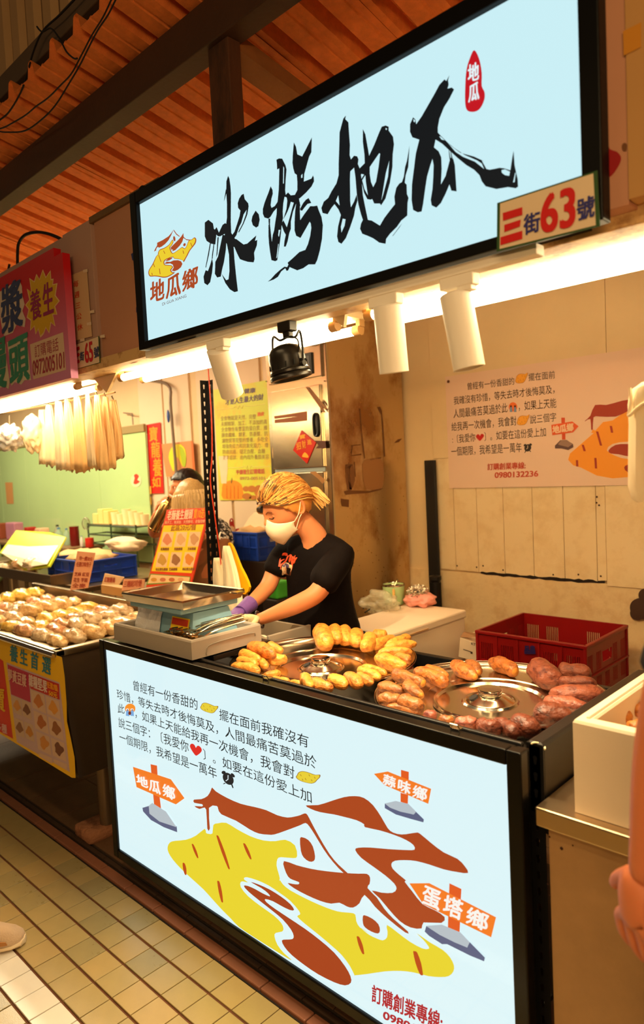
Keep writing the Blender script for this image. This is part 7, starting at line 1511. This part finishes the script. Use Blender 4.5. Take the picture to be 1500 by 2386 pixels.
for i in range(nu):
    for j in range(nv_): mk.f.append((i * (nv_ + 1) + j, i * (nv_ + 1) + j + 1, (i + 1) * (nv_ + 1) + j + 1, (i + 1) * (nv_ + 1) + j)); mk.m.append(0)
MASKM = mat('white_face_mask', (236, 214, 182), .75, bump=.1, bscale=60)
mo = mk.build('face_mask', MASKM, wp, smooth=True); sd = mo.modifiers.new('t', 'SOLIDIFY'); sd.thickness = .002
mo['label'] = 'white face mask'
for i in (0, nu):
    sg = -1 if i == 0 else 1; ear = hc_ + HM @ (Vector((sg * .085, -.022, 0)) * hs)
    for j, zz in ((1, .018), (nv_ - 3, -.022)):
        p = mk.v[i * (nv_ + 1) + j]; MB().tube(smooth_poly([p, p.lerp(ear, .5) + (HM @ Vector((sg * .004, 0, 0))), ear + HM @ Vector((0, 0, zz))], 3, False), .0018, 5).build('ear_loop', MASKM, wp, smooth=True)
MB().lathe([(.001, 0), (.003, 0), (.003, .004), (.001, .004)], hc_ + HM @ (Vector((.082, -.012, -.034)) * hs), 8).build('earring', CHROME, wp)

# --- dark haired person drinking from a steel flask
PB = thing('person', 'dark-haired person with glasses and patterned shirt lifting a steel flask', 'person', (-3.55, 2.66, 0))
hb = P(436, 1140, 'y', 2.60); fb = (-R_ * .86 + D_ * .05 - F_ * .5).normalized(); MBh = frame(fb); head(hb, MBh, 1.05, PB)
DH = mat('black_hair', (22, 14, 12), .4, bump=.3, bscale=80, stretch=(1, 1, .2))
hair_shell(hb, MBh, 1.05, PB, DH, lambda x, y, z: z > (.42 if y > .55 else .42 - (.55 - y) * 1.2 if y > -.1 else -.5), .016)
MB().tube([hb + MBh @ Vector((0, -.10, .03)), hb + MBh @ Vector((0, -.13, .05)), hb + MBh @ Vector((.01, -.16, .055))], [.014, .012, .003], 8).build('hair_tuft', DH, PB, smooth=True)
gl = MB()
for sg in (-1, 1):
    cc = hb + MBh @ Vector((sg * .032, .098, .006)); gl.tube([cc + MBh @ Vector((.022 * cos(a), 0, .018 * sin(a))) for a in [2 * pi * k / 16 for k in range(16)]], .0013, 5, closed=True)
    gl.tube([hb + MBh @ Vector((sg * .054, .096, .01)), hb + MBh @ Vector((sg * .078, .0, .01))], .0013, 5)
gl.build('glasses', STEEL, PB)
SPAT = mat('black_white_patterned_shirt', (232, 224, 214), .8, vscale=42, col2=(26, 20, 22)); 
sp = SPAT.node_tree.nodes['Color Ramp'].color_ramp; sp.elements[0].position = .52; sp.elements[1].position = .56
el_ = P(352, 1243, 'y', 2.50); wr_ = P(368, 1192, 'y', 2.42)
nB = {'pel': (Vector((hb.x + .14, 2.72, .9)), .14), 'che': (hb + Vector((.08, .06, -.36)), .13), 'nb': (hb + Vector((.03, .03, -.19)), .058), 'hd': (hb + Vector((.01, .01, -.06)), .05),
      's1': (hb + Vector((-.15, -.02, -.24)), .06), 'e1': (el_, .045), 'w1': (wr_, .028), 's2': (hb + Vector((.24, .04, -.25)), .06), 'e2': (hb + Vector((.30, .0, -.50)), .045), 'w2': (hb + Vector((.18, -.20, -.58)), .03),
      'h1': (Vector((hb.x + .05, 2.7, .82)), .1), 'k1': (Vector((hb.x + .04, 2.7, .45)), .07), 'a1': (Vector((hb.x + .04, 2.72, .04)), .04), 'h2': (Vector((hb.x + .25, 2.7, .82)), .1), 'k2': (Vector((hb.x + .26, 2.7, .45)), .07), 'a2': (Vector((hb.x + .26, 2.72, .04)), .04)}
skin_mesh('body', nB, [('pel', 'che'), ('che', 'nb'), ('nb', 'hd'), ('che', 's1'), ('s1', 'e1'), ('e1', 'w1'), ('che', 's2'), ('s2', 'e2'), ('e2', 'w2'), ('pel', 'h1'), ('h1', 'k1'), ('k1', 'a1'), ('pel', 'h2'), ('h2', 'k2'), ('k2', 'a2')], SKIN, PB, 'pel')
skin_mesh('shirt', {'a': (Vector((hb.x + .15, 2.70, .82)), .18), 'b': (hb + Vector((.10, .07, -.40)), .165), 'c': (hb + Vector((.05, .05, -.24)), .10), 's1': (hb + Vector((-.14, .0, -.25)), .075), 'e1': (hb.lerp(el_, .6) + Vector((-.02, 0, -.08)), .07),
                    's2': (hb + Vector((.24, .05, -.26)), .085), 'e2': (hb + Vector((.31, .02, -.44)), .085)}, [('a', 'b'), ('b', 'c'), ('c', 's1'), ('s1', 'e1'), ('c', 's2'), ('s2', 'e2')], SPAT, PB, 'a', disp=.01)
for x in (.05, .25): MB().tube([(hb.x + x, 2.7, .86), (hb.x + x, 2.7, .08)], [.11, .08], 12).build('trouser_leg', JE, PB, smooth=True)
f0, f1 = P(397, 1158, 'y', 2.42), P(358, 1234, 'y', 2.36); fd = (f1 - f0)
hB = hand('hand', wr_, P(374, 1168, 'y', 2.40) - wr_, (R_ * .9 - F_ * .3), SKIN, PB, 1.0, .75, -1)
t = thing('steel_flask', 'brushed gold steel flask held up by the dark-haired person', 'flask', f0)
Lf = fd.length; q = fd.normalized().to_track_quat('Z', 'Y').to_matrix(); FL = mat('golden_steel_flask', (214, 180, 116), .2, 1.0)
MB().lathe([(.001, 0), (.017, 0), (.0175, .018), (.020, .020), (.020, .026), (.026, .036), (.034, .050), (.035, Lf - .01), (.037, Lf - .008), (.037, Lf), (.030, Lf + .003), (.001, Lf + .003)], f0, 32, q).build('flask_body', FL, t, smooth=True)

# --- person with a pale bob, seen from behind
PC = thing('person', 'person with straight ash blond bob seen from behind the price board', 'person', (-3.0, 2.22, 0))
hq = P(446, 1172, 'y', 2.16); fc = (F_ * .75 - R_ * .45).normalized(); fc.z = -.1; MCh = frame(fc); head(hq, MCh, .98, PC)
ASH = mat('ash_blond_hair', (206, 172, 112), .4, var=.35, vscale=26, stretch=(6, 6, .5), spec=.5)
hair_shell(hq, MCh, .98, PC, ASH, lambda x, y, z: z > -.05 and not (y > .75 and z < .4), .020)
bb = MB(); n = 60
for r in range(9):
    f = r / 8
    for k in range(n):
        a = pi * .18 + 2 * pi * .82 * (k / (n - 1)) + pi / 2 - pi * .0
        rr = (.098 + .012 * sin(f * 2.4)) * (1 + .02 * sin(a * 23)); bb.v.append(hq + MCh @ Vector((cos(a) * rr * .95, sin(a) * rr * 1.12, .045 - .165 * f)))
for r in range(8):
    for k in range(n - 1): bb.f.append((r * n + k, r * n + k + 1, (r + 1) * n + k + 1, (r + 1) * n + k)); bb.m.append(0)
o = bb.build('hair', ASH, PC, smooth=True); sd = o.modifiers.new('t', 'SOLIDIFY'); sd.thickness = .008
st = MB(); rn = random.Random(9)
for i in range(220):
    a = pi * .18 + 2 * pi * .82 * rn.random() + pi / 2; top = Vector((cos(a) * .10, sin(a) * .10, .99)).normalized()
    p0 = hpt(top, hq, MCh, .98, .021); p1 = hpt(Vector((cos(a), sin(a), .45)).normalized(), hq, MCh, .98, .023)
    st.tube(smooth_poly([p0, p1, hq + MCh @ Vector((cos(a) * .103, sin(a) * .118, -.02)), hq + MCh @ Vector((cos(a) * .106, sin(a) * .122, -.118))], 3, False), .0013, 4)
st.build('hair_strands', mat('ash_blond_light', (232, 204, 150), .4), PC, smooth=True, kind='stuff')
skin_mesh('body', {'pel': (Vector((hq.x + .02, 2.24, .88)), .13), 'che': (hq + Vector((.0, .02, -.36)), .12), 'nb': (hq + Vector((0, .01, -.18)), .055), 'hd': (hq + Vector((0, 0, -.05)), .05), 's1': (hq + Vector((-.17, .02, -.23)), .055), 'e1': (hq + Vector((-.22, .04, -.48)), .045), 'w1': (hq + Vector((-.20, .22, -.60)), .03),
    's2': (hq + Vector((.15, .06, -.23)), .055), 'e2': (hq + Vector((.16, .14, -.48)), .045), 'w2': (hq + Vector((.05, .3, -.58)), .03), 'h1': (Vector((hq.x - .08, 2.24, .8)), .09), 'k1': (Vector((hq.x - .09, 2.24, .45)), .06), 'a1': (Vector((hq.x - .09, 2.26, .04)), .04), 'h2': (Vector((hq.x + .10, 2.24, .8)), .09), 'k2': (Vector((hq.x + .11, 2.24, .45)), .06), 'a2': (Vector((hq.x + .11, 2.26, .04)), .04)},
    [('pel', 'che'), ('che', 'nb'), ('nb', 'hd'), ('che', 's1'), ('s1', 'e1'), ('e1', 'w1'), ('che', 's2'), ('s2', 'e2'), ('e2', 'w2'), ('pel', 'h1'), ('h1', 'k1'), ('k1', 'a1'), ('pel', 'h2'), ('h2', 'k2'), ('k2', 'a2')], SKIN, PC, 'pel')
skin_mesh('shirt', {'a': (Vector((hq.x + .02, 2.24, .8)), .16), 'b': (hq + Vector((0, .03, -.38)), .145), 'c': (hq + Vector((0, .02, -.22)), .09), 's1': (hq + Vector((-.16, .02, -.24)), .075), 'e1': (hq + Vector((-.21, .04, -.40)), .07), 's2': (hq + Vector((.14, .06, -.24)), .075), 'e2': (hq + Vector((.16, .12, -.40)), .07)},
    [('a', 'b'), ('b', 'c'), ('c', 's1'), ('s1', 'e1'), ('c', 's2'), ('s2', 'e2')], mat('brown_shirt', (150, 100, 62), .8), PC, 'a', disp=.01)
for x in (-.085, .105): MB().tube([(hq.x + x, 2.24, .84), (hq.x + x, 2.25, .08)], [.10, .075], 12).build('trouser_leg', JE, PC, smooth=True)

# --- green shirted person at the far left edge
PD = thing('person', 'person in a pale green shirt cut off by the left edge of the picture', 'person', P(-40, 1290, 'y', 2.95)); cgp = P(-34, 1262, 'y', 2.60)
skin_mesh('shirt', {'a': (cgp + Vector((0, 0, -.45)), .16), 'b': (cgp + Vector((0, 0, -.12)), .15), 'c': (cgp + Vector((0, 0, .05)), .09), 's': (cgp + Vector((.17, -.02, -.02)), .075), 'e': (cgp + Vector((.22, -.06, -.22)), .07), 's2': (cgp + Vector((-.17, 0, -.02)), .075)}, [('a', 'b'), ('b', 'c'), ('c', 's'), ('s', 'e'), ('c', 's2')], mat('pale_green_shirt', (150, 170, 110), .8), PD, 'a')
head(cgp + Vector((0, 0, .26)), frame((0, 1, 0)), 1.0, PD); hair_shell(cgp + Vector((0, 0, .26)), frame((0, 1, 0)), 1.0, PD, DH, lambda x, y, z: z > (.4 if y > .4 else -.4), .016)

# --- customer at the right edge: bare arm under a black sleeve
PE = thing('person', 'person at the right edge with a bare hanging arm and black short sleeve', 'person', P(1640, 1900, 'y', 1.05))
def pe(x, y, yy=1.02): return P(x, y, 'y', yy)
aN = {'sh': (pe(1640, 1440), .050), 'up': (pe(1572, 1600), .045), 'el': (pe(1545, 1720), .041), 'fo': (pe(1534, 1820), .041), 'f2': (pe(1520, 1930), .034), 'wr': (pe(1508, 2010), .028), 'w2': (pe(1503, 2060), .026)}
AS = mat('customer_skin', (216, 128, 84), .5, sub=.15, var=.06, vscale=9, spec=.35)  # plain skin tone of the customer
sh_ = aN['sh'][0]
aN.update({'ch': (sh_ + Vector((.19, .05, -.06)), .12), 'nb': (sh_ + Vector((.19, .05, .10)), .06), 'hd': (sh_ + Vector((.19, .04, .22)), .055), 'pe': (sh_ + Vector((.19, .05, -.52)), .13)})
skin_mesh('body', aN, [('sh', 'up'), ('up', 'el'), ('el', 'fo'), ('fo', 'f2'), ('f2', 'wr'), ('wr', 'w2'), ('ch', 'sh'), ('ch', 'nb'), ('nb', 'hd'), ('ch', 'pe')], AS, PE, 'ch')
hand('hand', pe(1500, 2032), pe(1484, 2160) - pe(1500, 2032), (R_ * .85 + F_ * .30), AS, PE, 1.12, .55, -1)
skin_mesh('shirt', {'a': (sh_ + Vector((.19, .05, -.56)), .17), 'b': (sh_ + Vector((.19, .05, -.12)), .15), 'c': (sh_ + Vector((.18, .05, .05)), .08), 's': (pe(1640, 1440), .066), 'm': (pe(1592, 1545), .062), 'e': (pe(1576, 1596), .062)}, [('a', 'b'), ('b', 'c'), ('b', 's'), ('s', 'm'), ('m', 'e')], mat('black_customer_shirt', (14, 14, 15), .8), PE, 'a')
hp = sh_ + Vector((.19, .04, .33)); head(hp, frame((0, 1, -.1)), 1.0, PE); hair_shell(hp, frame((0, 1, -.1)), 1.0, PE, DH, lambda x, y, z: z > (.42 if y > .4 else -.45), .016)
for x in (.10, .28): MB().tube([sh_ + Vector((x, .05, -.56)), Vector((sh_.x + x, sh_.y + .04, .06))], [.10, .06], 12).build('trouser_leg', JE, PE, smooth=True); MB().blob((sh_.x + x, sh_.y + .06, .045), (.045, .13, .045), 3, .1, 2, 1).build('shoe', BLACK, PE, smooth=True)

# --- shoe of a passer-by at the left edge
t0 = P(58, 2196, 'z', .0); ht = P(-70, 2215, 'z', .0); dv = (t0 - ht); dv.z = 0; dv.normalize(); sv_ = Vector((-dv.y, dv.x, 0))
t = thing('person', 'passer-by of whom only a beige sneaker shows at the left edge of the aisle', 'person', t0)
def shoe_ring(f, w, h, z0): return [t0 - dv * (f * .27) + sv_ * (w * cos(a)) + Vector((0, 0, z0 + max(-.0, h * sin(a) if sin(a) > 0 else 0))) for a in [2 * pi * k / 20 for k in range(20)]]
def loft(rings, name, m):
    mb = MB(); n = len(rings[0])
    for r in rings: mb.v += r
    for i in range(len(rings) - 1):
        for k in range(n): mb.f.append((i * n + k, i * n + (k + 1) % n, (i + 1) * n + (k + 1) % n, (i + 1) * n + k)); mb.m.append(0)
    mb.f.append(tuple(range(n))[::-1]); mb.f.append(tuple((len(rings) - 1) * n + k for k in range(n))); mb.m += [0, 0]
    return mb.build(name, m, t, smooth=True)
loft([shoe_ring(f, w, h, .022) for f, w, h in ((.0, .012, .014), (.03, .028, .026), (.12, .043, .040), (.28, .049, .056), (.42, .046, .074), (.58, .042, .088), (.8, .037, .080), (.97, .026, .075), (1.0, .015, .06))], 'upper', mat('beige_mesh_shoe', (206, 176, 142), .7, bump=.3, bscale=200, var=.1, vscale=20))
loft([[v for v in [t0 - dv * (f * .27) + sv_ * (w * cos(a)) + Vector((0, 0, .014 + .014 * sin(a))) for a in [2 * pi * k / 20 for k in range(20)]]] for f, w in ((-.015, .010), (.02, .034), (.12, .049), (.3, .054), (.5, .046), (.75, .042), (.95, .034), (1.015, .014))], 'sole', mat('cream_sole', (226, 200, 158), .55))
for sg in (-1, 1):
    q = [t0 - dv * (f * .27) + sv_ * (sg * w) + Vector((0, 0, z)) for f, w, z in ((.16, .0465, .030), (.30, .0505, .030), (.42, .0485, .036), (.42, .0465, .050), (.30, .0475, .046), (.18, .0445, .040))]
    MB().prism(q, sv_ * (sg * .003)).build('side_patch', mat('tan_patch', (176, 120, 62), .6), t)
for i in range(4):
    f = .34 + .08 * i; MB().tube(smooth_poly([t0 - dv * (f * .27) + sv_ * x + Vector((0, 0, z + .008 * i)) for x, z in ((-.026, .080), (0, .0915), (.026, .080))], 3, False), .0035, 6).build('lace', mat('pale_lace', (230, 210, 184), .8), t, smooth=True)
loft([[t0 - dv * (.70 * .27) + dv * (.045 * cos(a)) + sv_ * (.036 * sin(a)) + Vector((0, 0, z)) - dv * ((z - .08) * .1) for a in [2 * pi * k / 20 for k in range(20)]] for z in (.075, .12, .17)], 'sock', mat('grey_sock', (110, 100, 92), .9))
loft([[t0 - dv * (.72 * .27) + dv * (.075 * s_ * cos(a)) + sv_ * (.065 * s_ * sin(a)) + Vector((0, 0, z)) - dv * ((z - .08) * .12) for a in [2 * pi * k / 20 for k in range(20)]] for z, s_ in ((.13, .95), (.3, .95), (.5, 1.0))], 'trouser_hem', mat('dark_trousers2', (52, 48, 50), .9))
hx_ = Vector((-3.12, t0.y - .26, 0)); kn = t0 - dv * .38 + Vector((-.02, -.08, .47))
MB().tube(smooth_poly([t0 - dv * (.72 * .27) + Vector((-.03, 0, .30)), kn, hx_ + Vector((.02, -.08, .88))], 4, False), [.062] * 3 + [.075] * 3 + [.095] * 3, 16).build('trouser_leg', mat('dark_trousers2', (52, 48, 50), .9), t, smooth=True)
MB().tube(smooth_poly([hx_ + Vector((-.28, .08, .10)), hx_ + Vector((-.12, .08, .47)), hx_ + Vector((0, .08, .88))], 4, False), [.055] * 3 + [.075] * 3 + [.095] * 3, 16).build('trouser_leg', mat('dark_trousers2', (52, 48, 50), .9), t, smooth=True)
MB().blob(hx_ + Vector((-.24, .08, .045)), (.14, .045, .045), 3, .1, 2, 1).build('rear_shoe', mat('beige_mesh_shoe', (206, 176, 142), .7), t, smooth=True)
skin_mesh('shirt', {'a': (hx_ + Vector((0, 0, .84)), .14), 'b': (hx_ + Vector((0, 0, 1.15)), .14), 'c': (hx_ + Vector((0, 0, 1.36)), .09), 's1': (hx_ + Vector((0, .17, 1.34)), .06), 's2': (hx_ + Vector((0, -.17, 1.34)), .06), 'e1': (hx_ + Vector((.0, .20, 1.12)), .052), 'e2': (hx_ + Vector((-.02, -.20, 1.12)), .052)},
    [('a', 'b'), ('b', 'c'), ('c', 's1'), ('c', 's2'), ('s1', 'e1'), ('s2', 'e2')], mat('grey_shirt', (110, 108, 104), .85), t, 'a')
skin_mesh('body', {'n': (hx_ + Vector((0, 0, 1.34)), .05), 'h': (hx_ + Vector((0, 0, 1.50)), .05)}, [('n', 'h')], SKIN, t, 'n')
for sg in (-1, 1):
    skin_mesh('arm', {'e': (hx_ + Vector((0, sg * .20, 1.14)), .036), 'l': (hx_ + Vector((-.01, sg * .215, 1.05)), .036), 'w': (hx_ + Vector((.04, sg * .21, .82)), .025)}, [('e', 'l'), ('l', 'w')], SKIN, t, 'e')
    hand('hand', hx_ + Vector((.04, sg * .21, .83)), (.1, 0, -1), (0, -sg, 0), SKIN, t, 1.0, .5, sg)
head(hx_ + Vector((.02, 0, 1.61)), frame((1, 0, 0)), 1.0, t); hair_shell(hx_ + Vector((.02, 0, 1.61)), frame((1, 0, 0)), 1.0, t, DH, lambda x, y, z: z > (.42 if y > .4 else -.4), .016)
bpy.context.view_layer.update()
